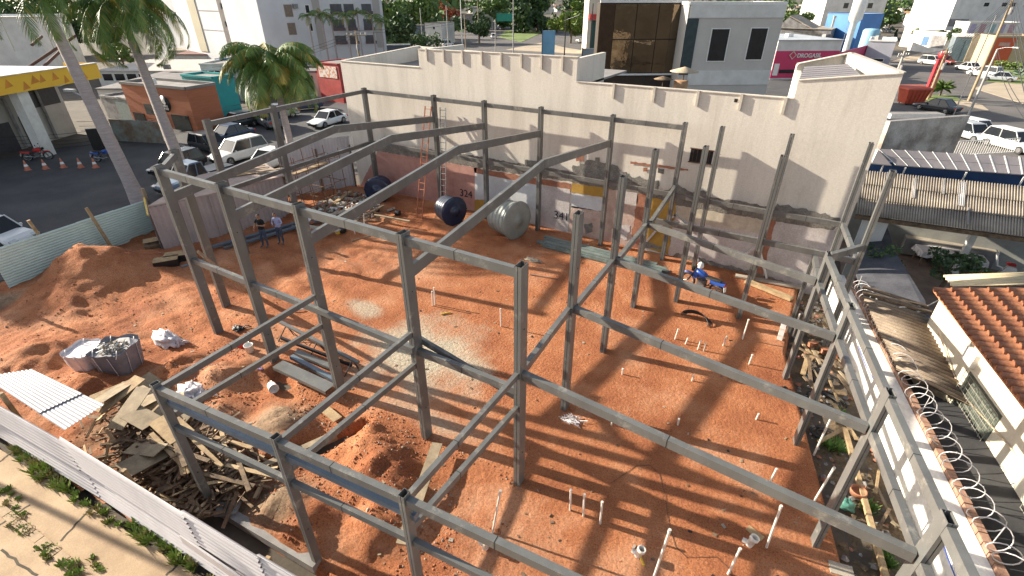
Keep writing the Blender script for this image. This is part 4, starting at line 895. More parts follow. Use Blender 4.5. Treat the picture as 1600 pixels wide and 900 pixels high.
m = M(); pts = []; zf = mat('galvanised', (.66,.64,.66), (.50,.49,.50), 8, .4, metal=.15)
N = 52; K = 14
for i in range(N*K):
    t = 2*math.pi*i/K; y = -6.5+20.6*i/(N*K); rr_ = .27+.03*math.sin(i*.13); pts.append((wallu(y)+.58+rr_*math.cos(t), y+.10*math.sin(t*.5), 1.30+rr_*.95*math.sin(t)))
m.tube(pts,.014,4,caps=False); m.build('coil', zf, rz_)
m = M(); 
for i in range(0,N*K,5): p = pts[i]; m.box(p,(.045,.012,.02),i*.7,0,i*.4)
m.build('barbs', zf, rz_)
for y in (-5,-1,3,7,11,14): m = M(); m.tube([(wallu(y)+.58,y,.9),(wallu(y)+.58,y,1.62)],.012,5); m.build('stake', zf, rz_)
rr = random.Random(31)
for i in range(34):
    y = rr.uniform(-3,13); x = lerp(edge_right(y), wallu(y), rr.uniform(.2,.85)); L = rr.uniform(.6,2.0); a = 1.79+rr.gauss(0,.35); m = M(); m.box((x,y,-.20+rr.uniform(0,.14)),(L,rr.uniform(.06,.16),.035),a,0,0,rr.gauss(0,.05))
    k_ = min(range(4), key=lambda q: abs(Wc[q][1]-y)); sz_ = 'long' if L > 1.5 else ('short' if L < 1.0 else 'middling')
    tag(m.build('strip_board', [wood,woodo,woodg,wood][i%4]), '%s %s board on the dirt strip by the %s right column' % (sz_, ['pale','brown','grey','pale'][i%4], ['nearest','second nearest','third nearest','farthest'][k_]), 'board', 'loose boards on the dirt strip')
m = M()
for i in range(420):
    y = rr.uniform(-4,15); x = lerp(edge_right(y)+.05, wallu(y)-.1, rr.random()); rock(m,(x,y,-.26),rr.uniform(.03,.11),rr.choice([0,0,1,2]))
tag(m.build('strip_rubble',[concg,mat('brick_bit',(.38,.17,.1)),dmat]),'small rubble and brick bits strewn on the dirt strip','rubble',kind='stuff')
for i,(px,py,lb_) in enumerate(((1290,548,'hollow clay block lying on its side near the middle of the dirt strip'),(1270,538,'hollow clay block left of the other one near the black hoses'),(1305,555,'hollow clay block nearest the white wall above the black hoses'))):
    p = g(px,py,-.1); m = M(); rz = .4+.5*i
    c_, s_ = math.cos(rz), math.sin(rz)
    for dx,dz,ddx,ddz in ((0,-.09,.3,.02),(0,.09,.3,.02),(0,0,.3,.015),(-.14,0,.02,.2),(.14,0,.02,.2),(0,0,.015,.2)): m.box((p.x+dx*c_,p.y+dx*s_,p.z+dz),(ddx,.2,ddz+.001*i),rz)
    tag(m.build('clay_block', mat('clay',(.45,.19,.10),(.34,.14,.08),4,.9)), lb_, 'clay block')
m = M(); p = g(1339,772,-.1); m.lathe([(0,0),(0,.17),(.14,.2),(.16,.2),(.16,.17),(.05,.15),(.04,0)],p,(0,0,1),12); tag(m.build('clay_pot', mat('clay',(.45,.19,.10))), 'round terracotta pot among boards on the dirt strip', 'pot')
m = M(); p = g(1322,788,-.1); blob(m,(p.x,p.y,-.1),.2,.16,.16,16,10,.5,4); tag(m.build('green_bag', mat('teal_plastic',(.12,.33,.25),(.07,.2,.16),5,.5)), 'crumpled teal green bag beside the terracotta pot', 'bag')
m = M()
for i in range(5): m.beam((7.05+.09*i,.4+.1*i,-.05),(7.5+.1*i,-1.6+.2*i,-.12),.06,.04)
tag(m.build('timber_bundle', wood), 'bundle of slim timbers by the lowest part of the white wall', 'timbers')
plank('very long pale timber rail running the length of the dirt strip', (7.35,6.6,.0), (8.35,1.0,.05), .12, .1, wood, 'timber_rail', cat='timber')
plank('wide pale boards stacked at the foot of the hall wall on the right', (3.4,14.3,.18), (5.3,13.6,.18), .3, .12, wood, 'board_stack', cat='boards')
plank('white doorframe timber leaning by the hall wall behind the right columns', (4.2,15.1,.1), (3.6,15.0,1.5), .1, .08, whitep, 'door_frame', cat='timber')
plank('long white boards lying under the hall wall right of the motorcycle', (2.9,14.7,.1), (5.6,14.9,.15), .25, .08, conc, 'white_boards', cat='boards')
# weeds
def weed(m, c, n=26, r=.18, h=.22, mi=0):
    for i in range(n):
        a = random.uniform(0,6.28); d = random.uniform(0,r); L = random.uniform(.4,1)*h; b_ = Vector((c[0]+d*math.cos(a)*.6,c[1]+d*math.sin(a)*.6,c[2])); t = b_+Vector((math.cos(a)*L*.6,math.sin(a)*L*.6,L)); s = Vector((-math.sin(a),math.cos(a),0))*.010; m.add([b_-s,b_+s,lerp(b_,t,.6)+s*1.5,t,lerp(b_,t,.6)-s*1.5],[(0,1,2,3,4)],mi)
random.seed(77); m = M(); gm2 = mat('weed_leaf', (.16,.30,.05), (.09,.18,.03), 3, .6)
for px,py,k in ((1350,795,3),(1315,655,3),(1312,700,2),(1375,870,4),(1290,700,2)):
    p = g(px,py,-.28)
    for i in range(k): weed(m,(p.x+random.gauss(0,.15),p.y+random.gauss(0,.15),-.26),60,.22,.25)
tag(m.build('strip_weeds', gm2), 'green weeds sprouting along the dirt strip', 'weeds', kind='stuff')
m = M()
for (px,py,k,s,hh) in ((42,715,9,.45,.42),(70,738,9,.45,.42),(95,760,4,.3,.25),(130,785,6,.4,.2),(160,800,5,.35,.18),(215,825,6,.35,.3),(250,845,6,.35,.3),(280,870,5,.35,.3),(305,885,4,.3,.3),(12,770,4,.3,.12),(40,830,6,.35,.12),(70,862,5,.3,.12),(110,890,7,.35,.18),(150,880,3,.2,.1),(25,810,4,.3,.1),(20,795,3,.3,.1)):
    p = g(px,py,0)
    for i in range(k*2): weed(m,(p.x+random.gauss(0,s),p.y+random.gauss(0,s*.18),-.02),34,.13,hh*.75*random.uniform(.4,1.1),random.choice([0,0,1]))
tag(m.build('pavement_weeds', [grass, mat('dry_grass',(.38,.33,.14),(.26,.22,.09),3,.8)]), 'grass and weeds along the foot of the fence and the pavement joints', 'weeds', kind='stuff')
# ================================================================== NEIGHBOURS ON THE RIGHT
asb = mat('fibre_cement', (.43,.37,.29), (.28,.235,.19), .9, .9, fine=.25); brn = mat('brown_fibre_roof', (.33,.26,.19), (.19,.145,.11), 1.2, .9, fine=.3)
def roof_sheet(m, a, b_, c, d_, n, amp=.03, mi=0, th=.012):
    # ribs run a->d and b->c ; waves step from a to b
    nseg = n*4; vs = []
    for i in range(nseg+1):
        t = i/nseg; z = amp*math.sin(i*math.pi/2+.4)
        for p in (lerp(a,b_,t), lerp(d_,c,t)):
            vs.append((p.x,p.y,p.z+z)); vs.append((p.x,p.y,p.z+z-th))
    fs = []
    for i in range(nseg): k = i*4; fs += [(k,k+2,k+6,k+4),(k+1,k+5,k+7,k+3),(k,k+4,k+5,k+1),(k+2,k+3,k+7,k+6)]
    o0 = len(m.f); m.add(vs, fs, mi, True)
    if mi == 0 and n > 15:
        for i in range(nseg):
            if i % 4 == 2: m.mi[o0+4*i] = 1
ar = root('porch_building', 'long open porch under a grey beige corrugated roof behind the right boundary wall', 'porch', (12,19,0))
e0,e1,e2,e3 = g(1338,333,2.9), g(1668,378,2.9), g(1668,300,3.65), g(1347,268,3.65)
dirx = (e1-e0).normalized()
def rp(s, t): return lerp(lerp(e0,e1,s), lerp(e3,e2,s), t)
m = M()
for i in range(3): 
    t0_, t1_ = i/3-.01, (i+1)/3; up = Vector((0,0,.03*(i)))
    roof_sheet(m, rp(0,t0_)+up, rp(1,t0_)+up, rp(1,t1_)+up, rp(0,t1_)+up, 75, .03)
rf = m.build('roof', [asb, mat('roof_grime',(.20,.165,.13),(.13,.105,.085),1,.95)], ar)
for s, w_, ta, tb_ in ((.13,.012,.45,1),(.27,.018,.45,.92),(.42,.012,.62,.98),(.50,.03,.40,.95),(.55,.008,.05,.38)):
    m = M(); roof_sheet(m, rp(s-.09*0,ta)+Vector((0,0,.075)), rp(s+w_,ta)+Vector((0,0,.075)), rp(s+w_,tb_)+Vector((0,0,.085)), rp(s,tb_)+Vector((0,0,.085)), 3, .02)
    m.build('pale_sheet', mat('pale_fibre',(.66,.62,.58),(.5,.47,.45),1,.6), rf)
# porch inside
def strut(name, label_, *a): pass
pf = [g(1362,380,GZ), g(1620,470,GZ)]
m = M(); m.prism([(7.2,13.6),(16,15.0),(16,24),(7.0,23.5)], GZ, GZ+.06); m.build('floor', mat('porch_tiles',(.24,.17,.13),(.14,.10,.08),2,.5), ar)
m = M(); yb = e0.y+4.2; m.box((12,yb+.6,1.35),(11,.15,3.3)); m.build('back_wall', mat('dim_wall',(.36,.36,.33),(.25,.25,.24),1,.9), ar)
m = M(); a = Vector((e0.x+.35,e0.y+.25,0)); m.hexa([Vector(q) for q in ((a.x,a.y,GZ),(a.x+.95,a.y+.1,GZ),(a.x+.95,a.y+.3,GZ),(a.x,a.y+.2,GZ),(a.x,a.y,2.85),(a.x+.95,a.y+.1,2.85),(a.x+.95,a.y+.3,2.85),(a.x,a.y+.2,2.85))]); m.build('side_wall', white, ar)
for px,py in ((1490,428),):
    p = g(px,py,GZ); tp = None; m = M(); m.box((p.x,p.y,1.3),(.24,.24,3.2),.12); m.build('pillar', whitep, ar)
m = M(); m.beam(e0+Vector((0,.12,-.1)), e1+Vector((0,.12,-.1)), .12,.18); m.build('eave_beam', woodo, ar)
m = M(); m.beam((9.6,yb+.3,.72),(13.2,yb+.55,.72),.5,.05); m.beam((9.6,yb+.3,.66),(13.2,yb+.55,.66),.46,.8,1); m.build('counter', [conc, concg], ar)
# table, exercise bike
def table(label, c, rz, L, W_):
    rt = root('table', label, 'table', c); m = M(); m.box((c[0],c[1],c[2]+.74),(L,W_,.03),rz); m.build('table_top', woodo, rt)
    c_, s_ = math.cos(rz), math.sin(rz)
    for sx in (-1,1):
        for sy in (-1,1): x, y = sx*(L/2-.08), sy*(W_/2-.08); m = M(); m.box((c[0]+x*c_-y*s_, c[1]+x*s_+y*c_, c[2]+.36),(.05,.05,.72),rz); m.build('leg', woodo, rt)
    m = M(); n = 60; top = []; bot = []
    for i in range(n):
        t = i/n*4; k = int(t); f = t-k; cs = [(-1,-1),(1,-1),(1,1),(-1,1),(-1,-1)]; u_ = lerp(cs[k][0],cs[k+1][0],f)*(L/2+.02); v_ = lerp(cs[k][1],cs[k+1][1],f)*(W_/2+.02)
        fl = 1+.05*math.sin(i*1.7); top.append((c[0]+u_*c_-v_*s_, c[1]+u_*s_+v_*c_, c[2]+.762)); bot.append((c[0]+(u_*c_-v_*s_)*fl*1.06, c[1]+(u_*s_+v_*c_)*fl*1.06, c[2]+.50+.03*math.sin(i*2.3)))
    m.add(top+bot, [tuple(range(n))]+[(i,n+i,n+(i+1)%n,(i+1)%n) for i in range(n)],0,False); o = m.build('tablecloth', bagw); tag(o, 'pale cloth hanging over the '+('long' if L > 1.7 else 'short')+' table in the dark porch', 'tablecloth'); return rt
p = g(1462,415,GZ); table('long table under a pale cloth in the dark porch', (p.x,p.y,GZ+.06), .25, 1.9, .9)
p = g(1505,425,GZ); table('short table under a pale cloth beside the porch pillar', (p.x,p.y,GZ+.06), .1, 1.1, .8)
m = M(); p = g(1460,400,GZ+.82); m.box((p.x,p.y,p.z+.12),(.35,.3,.2),.3); tag(m.build('white_box', bagw), 'white box standing on the long cloth covered table', 'box')
p = g(1553,432,GZ+.1); rt = root('exercise_bike', 'white and red exercise bike standing near the porch edge', 'exercise bike', p)
m = M(); m.tube([p+Vector((.5,0,0)),p+Vector((-.5,.1,0))],.04,8); m.tube([p+Vector((.3,0,0)),p+Vector((.1,0,.5)),p+Vector((-.1,0,.55)),p+Vector((-.3,.05,1.15))],.045,8); m.build('frame', whitep, rt)
m = M(); m.tube([p+Vector((-.3,-.25,1.18)),p+Vector((-.3,.3,1.18))],.025,6); m.build('handlebar', whitep, rt)
m = M(); m.hexa([p+Vector(q) for q in ((.0,-.1,.1),(.75,-.1,.1),(.75,.12,.1),(.0,.12,.1),(.25,-.08,.6),(.6,-.08,.55),(.6,.1,.55),(.25,.1,.6))]); m.build('shell', whitep, rt)
m = M(); m.box(p+Vector((.35,0,.72)),(.3,.2,.08)); m.build('saddle', red, rt)
# shade cloth roof and brown corrugated roof against the wall
dk = mat('dark_membrane', (.10,.10,.115), (.055,.055,.065), 1.5, .75, fine=.3)
m = M(); q = [g(1326,395,1.35),g(1385,352,1.9),g(1400,395,1.75),g(1446,470,1.5),g(1448,492,1.45),g(1345,448,1.3)]
cv = [(p.x,p.y,p.z) for p in q]; m.add(cv+[(a_,b2,c2_-.05) for a_,b2,c2_ in cv],[tuple(range(6)),tuple(range(11,5,-1))]+[(i,6+i,6+(i+1)%6,(i+1)%6) for i in range(6)]); tag(m.build('lean_to_roof', dk), 'dark stained flat lean-to roof next to the razor wire', 'lean-to roof')
br = root('brown_corrugated_roof', 'weathered brown corrugated lean-to roof against the outside of the boundary wall', 'lean-to', g(1450,540,1.4))
a,b_,c,d_ = g(1347,462,1.75), g(1402,577,1.35), g(1529,640,1.25), g(1446,492,1.6)
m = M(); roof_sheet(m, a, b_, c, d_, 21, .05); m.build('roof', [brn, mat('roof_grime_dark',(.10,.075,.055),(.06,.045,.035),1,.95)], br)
m = M(); m.beam(d_+Vector((.05,.05,-.02)), c+Vector((.05,-.05,-.02)), .16,.12); m.build('gutter', mat('gutter_grey',(.16,.16,.17),(.1,.1,.11),2,.6), br)
m = M(); m.beam(a+Vector((0,.2,.1)), d_+Vector((.15,.1,.12)), .25,.06); m.beam(a+Vector((0,.55,.13)), d_+Vector((.1,.45,.12)), .2,.05); m.build('ridge_board', woodo, br)
# tiled house
hs_ = root('tiled_house', 'cream house with orange clay tile roof and grilled windows at the right edge', 'house', (12,6,0))
hx = lambda y: 9.27-.217*(y-11.0)
m = M(); ys0, ys1 = -1.0, 11.3
m.hexa([Vector(q) for q in ((hx(ys0),ys0,-.6),(hx(ys0)+9,ys0,-.6),(hx(ys1)+9,ys1,-.6),(hx(ys1),ys1,-.6),(hx(ys0),ys0,2.72),(hx(ys0)+9,ys0,2.72),(hx(ys1)+9,ys1,2.72),(hx(ys1),ys1,2.72))]); m.build('wall', cream, hs_)
tile = mat('clay_tile', (.56,.24,.115), (.34,.13,.065), 1.6, .8, .2, 18, fine=.35, lo=.3,hi=.7)
m = M(); nrow = 46; sl_ = .30; LL = 7.0; kt = 17
for i in range(nrow):
    y = lerp(ys0-.1, ys1+.1, (i+.5)/nrow); dy = (ys1-ys0+.2)/nrow; xb = hx(y)-.28
    for j in range(kt):
        xa, xe = xb+LL*j/kt, xb+LL*(j+1)/kt+.05; za, ze = 2.80+sl_*(xa-xb)+.03, 2.80+sl_*(xe-xb); n_ = 6; vs = []
        jit = random.uniform(-.012,.012)
        for (x_, z_, r_) in ((xa,za,.5),(xe,ze,.40)):
            for k in range(n_+1): th = math.pi*k/n_; vs.append((x_, y+jit+math.cos(th)*dy*r_, z_+math.sin(th)*dy*r_*.75))
        m.add(vs, [(k,k+1,n_+2+k,n_+1+k) for k in range(n_)]+[tuple(range(n_+1))], 0, True)
m.hexa([Vector(q) for q in ((hx(ys0)-.25,ys0-.1,2.74),(hx(ys0)-.25+LL,ys0-.1,2.74+sl_*LL),(hx(ys1)-.25+LL,ys1+.1,2.74+sl_*LL),(hx(ys1)-.25,ys1+.1,2.74),(hx(ys0)-.25,ys0-.1,2.79),(hx(ys0)-.25+LL,ys0-.1,2.79+sl_*LL),(hx(ys1)-.25+LL,ys1+.1,2.79+sl_*LL),(hx(ys1)-.25,ys1+.1,2.79))])
m.build('tile_roof', tile, hs_)
m = M(); a,b_,c,d_ = g(1488,448,3.0), g(1640,444,3.6), g(1640,424,3.75), g(1474,430,3.1); roof_sheet(m, a, d_, c, b_, 4, .035); tag(m.build('cream_sheet_roof', mat('cream_sheet',(.62,.52,.33),(.5,.41,.26),1,.6)), 'cream corrugated roof strip above the clay tile roof', 'roof sheet')
for (ya, yb, z0_, z1_) in ((6.6,8.4,.5,1.9),(2.2,4.6,.0,1.9)):
    m = M(); m.hexa([Vector(q) for q in ((hx(ya)-.012,ya,z0_),(hx(ya)+.02,ya,z0_),(hx(yb)+.02,yb,z0_),(hx(yb)-.012,yb,z0_),(hx(ya)-.012,ya,z1_),(hx(ya)+.02,ya,z1_),(hx(yb)+.02,yb,z1_),(hx(yb)-.012,yb,z1_))]); w_ = m.build('window', mat('dusty_glass',(.13,.15,.12),(.06,.07,.06),9,.3), hs_)
    m = M(); nn = 11
    for i in range(nn+1):
        y = lerp(ya,yb,i/nn); y2 = min(yb, y+.45); y3 = max(ya, y-.45)
        m.tube([(hx(y)-.10,y,z0_),(hx(y)-.10,y,z1_)],.009,4)
    for i in range(9): z = lerp(z0_,z1_,i/8); m.tube([(hx(ya)-.105,ya,z),(hx(yb)-.105,yb,z)],.009,4)
    m.build('grille', mat('grille_metal',(.30,.29,.25),(.2,.19,.16),4,.6), w_)
m = M(); p0 = Vector((hx(10.6)-.06,10.3,1.9)); m.tube([p0,(hx(8)-.07,8.3,1.2),(hx(6)-.07,6.0,1.6),(hx(3)-.08,4.4,1.5),(hx(1)-.1,1.6,.9)],.02,6); tag(m.build('conduit_pipe', mat('beige_pipe',(.5,.4,.28),(.4,.3,.2),4,.6)), 'thin beige pipe running along the cream house wall', 'pipe')
m = M(); m.box((hx(7.4)-.2,8.6,2.25),(.35,.55,.42),.2); tag(m.build('air_conditioner', whitep), 'white air conditioner box under the tiled eave', 'air conditioner')
m = M(); m.tube([g(1405,480,1.7),g(1450,478,1.7),g(1487,458,2.9)],.025,6); tag(m.build('slack_cable', whitep), 'slack white cable crossing from the lean-to roof to the tiled house', 'cable')
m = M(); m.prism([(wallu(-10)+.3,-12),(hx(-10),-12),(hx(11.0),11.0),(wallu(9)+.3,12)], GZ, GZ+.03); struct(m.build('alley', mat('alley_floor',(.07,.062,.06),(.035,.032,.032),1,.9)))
m = M(); q = [g(1408,592,.75),g(1530,652,1.05),g(1600,770,1.0),g(1660,900,.9),g(1660,990,.7),g(1570,990,.6)]; cv = [(p.x,p.y,p.z) for p in q]; m.add(cv+[(x_,y_,z_-.02) for x_,y_,z_ in cv],[tuple(range(6)),tuple(range(11,5,-1))]+[(i,6+i,6+(i+1)%6,(i+1)%6) for i in range(6)]); tag(m.build('shade_net', mat('black_net',(.045,.045,.045),(.02,.02,.022),.8,.9)), 'black shade net stretched over the alley beyond the razor wire', 'shade net')
# trees helpers
leafA = mat('leaf_mid', (.10,.17,.035), (.05,.10,.02), .6, .6, fine=.2); leafB = mat('leaf_dark', (.045,.085,.022), (.025,.05,.014), .6, .6); leafC = mat('leaf_lime', (.20,.27,.04), (.11,.17,.03), .8, .6); bark = mat('bark', (.20,.15,.10), (.12,.09,.06), 4, .95, .5, 12)
def crown(m, c, rx, ry, rz, n, ls, rr, mi=0):
    cl = [(Vector((rr.gauss(0,.5)*rx, rr.gauss(0,.5)*ry, rr.gauss(0,.42)*rz)), rr.uniform(.28,.5)) for _ in range(14)]
    for i in range(n):
        o, s = cl[rr.randrange(14)]; d = Vector((rr.gauss(0,1),rr.gauss(0,1),rr.gauss(0,1))).normalized()*rr.uniform(.75,1)
        p = Vector(c)+o+Vector((d.x*rx*s,d.y*ry*s,d.z*rz*s*.8)); a = Vector((rr.gauss(0,1),rr.gauss(0,1),rr.gauss(0,1))).normalized(); b_ = a.orthogonal().normalized(); l_ = ls*rr.uniform(.6,1.4)
        m.add([p-a*l_, p+b_*l_*.5, p+a*l_, p-b_*l_*.5], [(0,1,2,3)], mi if rr.random() < .75 else (mi+1)%2)
def tree(label, px, py, h, r, n=1200, leaf=(None,None), seed=1, name='tree', z=GZ, group=None, ls=None, cz=None, p=None):
    rr = random.Random(seed); p = p or g(px,py,z); rt = root(name, label, 'tree', p, group); m = M()
    m.tube([p, p+Vector((.1,.05,h*.35)), p+Vector((.05*h*.3,.0,h*.6))],[.05*r+.08,.04*r+.06,.05],7)
    for k in range(5): a = rr.uniform(0,6.28); m.tube([p+Vector((0,0,h*.38)), p+Vector((math.cos(a)*r*.5,math.sin(a)*r*.5,h*.68))],[.06,.03],5)
    m.build('trunk', bark, rt); m = M(); crown(m, p+Vector((0,0,h-(r*.62 if cz is None else cz))), r, r, r*.72 if cz is None else cz, n, ls or r*.11, rr); m.build('crown', list(leaf), rt); return rt
LM, LD, LL_ = (leafA,leafC), (leafB,leafA), (leafC,leafA)
tree('leafy green shrub growing between the lean-to roof and the dark porch', 1462,470, 2.2, .8, 1100, LD, 3, 'shrub', p=g(1462,462,GZ))
tree('small dark leafy shrub by the white porch wall', 0,0, 2.2, .6, 500, LD, 4, 'shrub', p=Vector((8.3,16.6,GZ)))
# ---- carport with solar panels and blue wall
sp_ = root('solar_canopy', 'long row of grey solar panels on a canopy over a navy blue wall at right', 'solar canopy', g(1480,260,4.6))
a,b_,c,d_ = g(1400,258,4.05), g(1640,276,4.05), g(1640,248,4.65), g(1372,232,4.65)
for i in range(12):
    for j in range(2):
        t0_, t1_, u0_, u1_ = i/12+.003, (i+1)/12-.003, j/2+.01, (j+1)/2-.01
        P = [lerp(lerp(a,b_,t),lerp(d_,c,t),u_) for t,u_ in ((t0_,u0_),(t1_,u0_),(t1_,u1_),(t0_,u1_))]; m = M(); m.hexa([p-Vector((0,0,.04)) for p in P]+P); m.build('panel', pan, sp_)
m = M()
for i in range(13): t = i/12; m.beam(lerp(a,b_,t)+Vector((0,0,.02)), lerp(d_,c,t)+Vector((0,0,.02)),.06,.02)
m.build('frame', whitep, sp_)
a2,b2_,c2_,d2_ = g(1362,255,4.05), g(1393,258,4.05), g(1372,234,4.65), g(1364,232,4.65); m = M(); m.hexa([p-Vector((0,0,.04)) for p in (a2,b2_,c2_,d2_)]+[a2,b2_,c2_,d2_]); m.build('panel', pan, sp_)
m = M(); w0, w1 = g(1360,254,4.0)+Vector((0,.35,0)), g(1640,275,4.0)+Vector((0,.35,0)); m.hexa([Vector(q) for q in ((w0.x,w0.y,GZ),(w1.x,w1.y,GZ),(w1.x,w1.y+.2,GZ),(w0.x,w0.y+.2,GZ),(w0.x,w0.y,4.0),(w1.x,w1.y,4.0),(w1.x,w1.y+.2,4.0),(w0.x,w0.y+.2,4.0))]); m.build('blue_wall', mat('navy_wall',(.02,.075,.22),(.015,.055,.16),1,.6), sp_)
for px in (1380,1415,1510,1600): p = g(px,258+ (px-1380)*.08,3.98); m = M(); m.beam((p.x,p.y-.05,3.98),(p.x-.0,p.y+.2,3.0),.06,.06); m.build('strut', whitep, sp_)

# ================================================================== CARS
def car_proto(name, label, bodym, kind='sedan'):
    rt = root(name, label, 'car' if kind != 'pickup' else 'pickup truck', (0,0,0)); rt['_l'] = 1
    L, W_, Ht = {'sedan':(4.4,1.72,1.42),'hatch':(3.9,1.68,1.48),'suv':(4.5,1.8,1.66),'pickup':(5.1,1.85,1.78)}[kind]; hb_ = .92 if kind in('suv','pickup') else .80; zb = .22
    m = M(); st = [(-L/2,.78,hb_*.80,.38),(-L/2+.12,.90,hb_*.97,.26),(-L*.30,1,hb_*1.02,zb),(0,1,hb_,zb),(L*.22,1,hb_*.98,zb),(L*.40,.95,hb_*.86,zb),(L/2-.1,.86,hb_*.70,.26),(L/2,.74,hb_*.55,.36)]
    if kind in ('hatch','suv'): st[0] = (-L/2,.86,hb_*.95,.36); st[1] = (-L/2+.08,.95,hb_*1.04,.28)
    ring = []
    for x, ws, zt, zl in st:
        h = W_/2*ws; ring.append([(x,-h*.9,zl),(x,-h,zl+.14),(x,-h,zt-.16),(x,-h*.92,zt-.02),(x,-h*.6,zt+.02),(x,h*.6,zt+.02),(x,h*.92,zt-.02),(x,h,zt-.16),(x,h,zl+.14),(x,h*.9,zl)])
    n_ = 10; vs = [v for r_ in ring for v in r_]; m.add(vs, [(i*n_+k,i*n_+(k+1)%n_,(i+1)*n_+(k+1)%n_,(i+1)*n_+k) for i in range(len(ring)-1) for k in range(n_)]+[tuple(range(n_-1,-1,-1)),tuple((len(ring)-1)*n_+k for k in range(n_))], 0, False)
    body = m.build('body', bodym, rt)
    gb = {'sedan':(-L*.36,L*.22,-L*.20,L*.06),'hatch':(-L*.46,L*.24,-L*.38,L*.08),'suv':(-L*.47,L*.24,-L*.41,L*.09),'pickup':(-L*.08,L*.24,-L*.04,L*.12)}[kind]
    w0_, w1_ = W_*.46, W_*.38; zt = Ht; m = M()
    m.hexa([Vector(q) for q in ((gb[0],-w0_,hb_-.02),(gb[1],-w0_,hb_-.03),(gb[1],w0_,hb_-.03),(gb[0],w0_,hb_-.02),(gb[2],-w1_,zt-.05),(gb[3],-w1_,zt-.05),(gb[3],w1_,zt-.05),(gb[2],w1_,zt-.05))]); m.build('windows', glassd, rt)
    m = M(); m.hexa([Vector(q) for q in ((gb[2]-.05,-w1_-.02,zt-.07),(gb[3]+.05,-w1_-.02,zt-.07),(gb[3]+.05,w1_+.02,zt-.07),(gb[2]-.05,w1_+.02,zt-.07),(gb[2]+.06,-w1_+.08,zt),(gb[3]-.12,-w1_+.08,zt),(gb[3]-.12,w1_-.08,zt),(gb[2]+.06,w1_-.08,zt))])
    mid = (gb[0]+gb[1])/2-.1; midt = (gb[2]+gb[3])/2-.05
    for s in (-1,1):
        for x0_, x1_ in ((gb[0],gb[2]),(gb[1],gb[3]),(mid,midt)): m.beam((x0_,s*(w0_+.008),hb_-.02),(x1_,s*(w1_+.012),zt-.04),.06,.05,top=False)
    m.build('roof', bodym, rt)
    for x in (-L*.31,L*.31):
        for s in (-1,1):
            m = M(); m.tube([(x,s*(W_/2-.22),.32),(x,s*(W_/2+.015),.32)],.32,18); wl = m.build('wheel', black, rt); m = M(); m.tube([(x,s*(W_/2),.32),(x,s*(W_/2+.028),.32)],.19,10); m.build('rim', chrome, wl)
    for s in (-1,1):
        m = M(); m.box((L/2-.10,s*W_*.33,hb_*.66),(.22,.34,.13),0,0,0,.3); m.build('headlight', mat('lamp_glass',(.6,.62,.62),None,3,.15), rt)
        m = M(); m.box((-L/2+.04,s*W_*.36,hb_*.78),(.14,.26,.18)); m.build('tail_light', red, rt)
        m = M(); m.box((gb[1]-.25,s*(W_/2+.07),hb_+.04),(.10,.16,.11)); m.build('mirror', bodym, rt)
    m = M(); m.box((L/2-.01,0,hb_*.45),(.06,W_*.5,.14)); m.box((L/2+.012,0,hb_*.36),(.03,.42,.11)); m.build('grille', blackp, rt)
    if kind == 'pickup': m = M(); m.box((-L*.30,0,hb_+.04),(L*.36,W_*.82,.06)); m.build('cargo_bed', blackp, rt)
    return rt
cp = lambda n_, c, r_=.28: mat(n_, c, tuple(x*.92 for x in c), 1, r_, fine=.02, spec=.6)
cw_, cs_, cd_, cb_, cg_, cr_ = cp('car_white',(.74,.74,.73)), cp('car_silver',(.42,.44,.46)), cp('car_dark',(.035,.04,.045)), cp('car_navy',(.03,.05,.10)), cp('car_grey',(.16,.17,.19)), cp('car_red',(.4,.03,.03))
protos = {}
def car(kind, c, cn, a, b_, label, group=None, nm='parked_car', z=GZ):
    """a: pixel under the rear, b_: pixel under the front"""
    P, Q = g(*a, z), g(*b_, z); rz = math.atan2(Q.y-P.y, Q.x-P.x); mid = (P+Q)/2
    key = (kind, cn)
    if key not in protos: protos[key] = o = car_proto(nm, label, c, kind); o.location = mid; o.rotation_euler = (0,0,rz)
    else: o = copy_tree(protos[key], mid, rz, label)
    o.location.z = z+.02
    o['group'] = group or 'cars parked and driving in the streets'; return o
car('suv', cw_, 'w', (400,243), (352,256), 'white sport utility car with dark side windows parked behind the left back columns')
car('sedan', cw_, 'w', (452,252), (395,272), 'white sedan half hidden by the first rafter beside the white sport utility car')
car('sedan', cb_, 'n', (385,214), (335,226), 'navy blue sedan parked beyond the white sport utility car')
car('hatch', cd_, 'd', (392,196), (355,203), 'small dark car under the palm, farthest in the left parking row')
car('pickup', cp('car_steel_blue',(.12,.17,.25)), 'sb', (338,283), (282,300), 'steel blue pickup truck behind the site shed')
car('hatch', cd_, 'd', (312,232), (352,240), 'black car seen by its rear plate left of the white sport utility car')
car('sedan', cw_, 'w', (538,188), (487,203), 'white sedan standing on the street left of the beige hall')
car('suv', cg_, 'g', (440,205), (408,190), 'dark grey car in the shade behind the drooping palm')
car('hatch', cw_, 'w', (-30,380), (30,385), 'white van roof at the left edge beyond the green fence', nm='white_van')
car('sedan', cw_, 'w', (925,68), (895,65), 'white car with stripes on the street right of the lime green tree')
car('hatch', cs_, 's', (862,47), (848,45), 'silver car on the far street under the trees')
car('suv', cw_, 'w', (690,74), (706,72), 'white car standing at the end of the hedge')
car('sedan', cb_, 'n', (905,113), (930,115), 'navy car nearest the glass building wall'); car('sedan', cb_, 'n', (903,120), (928,122), 'navy car second from the glass building, nearer the parapet'); car('hatch', cb_, 'n', (902,127), (926,129), 'navy car just behind the lowered hall parapet')
car('sedan', cd_, 'd', (1486,178), (1437,170), 'dark green sedan in front of the red pillar sign')
car('hatch', cw_, 'w', (1505,208), (1538,216), 'white hatchback behind the white railing, farther of the two')
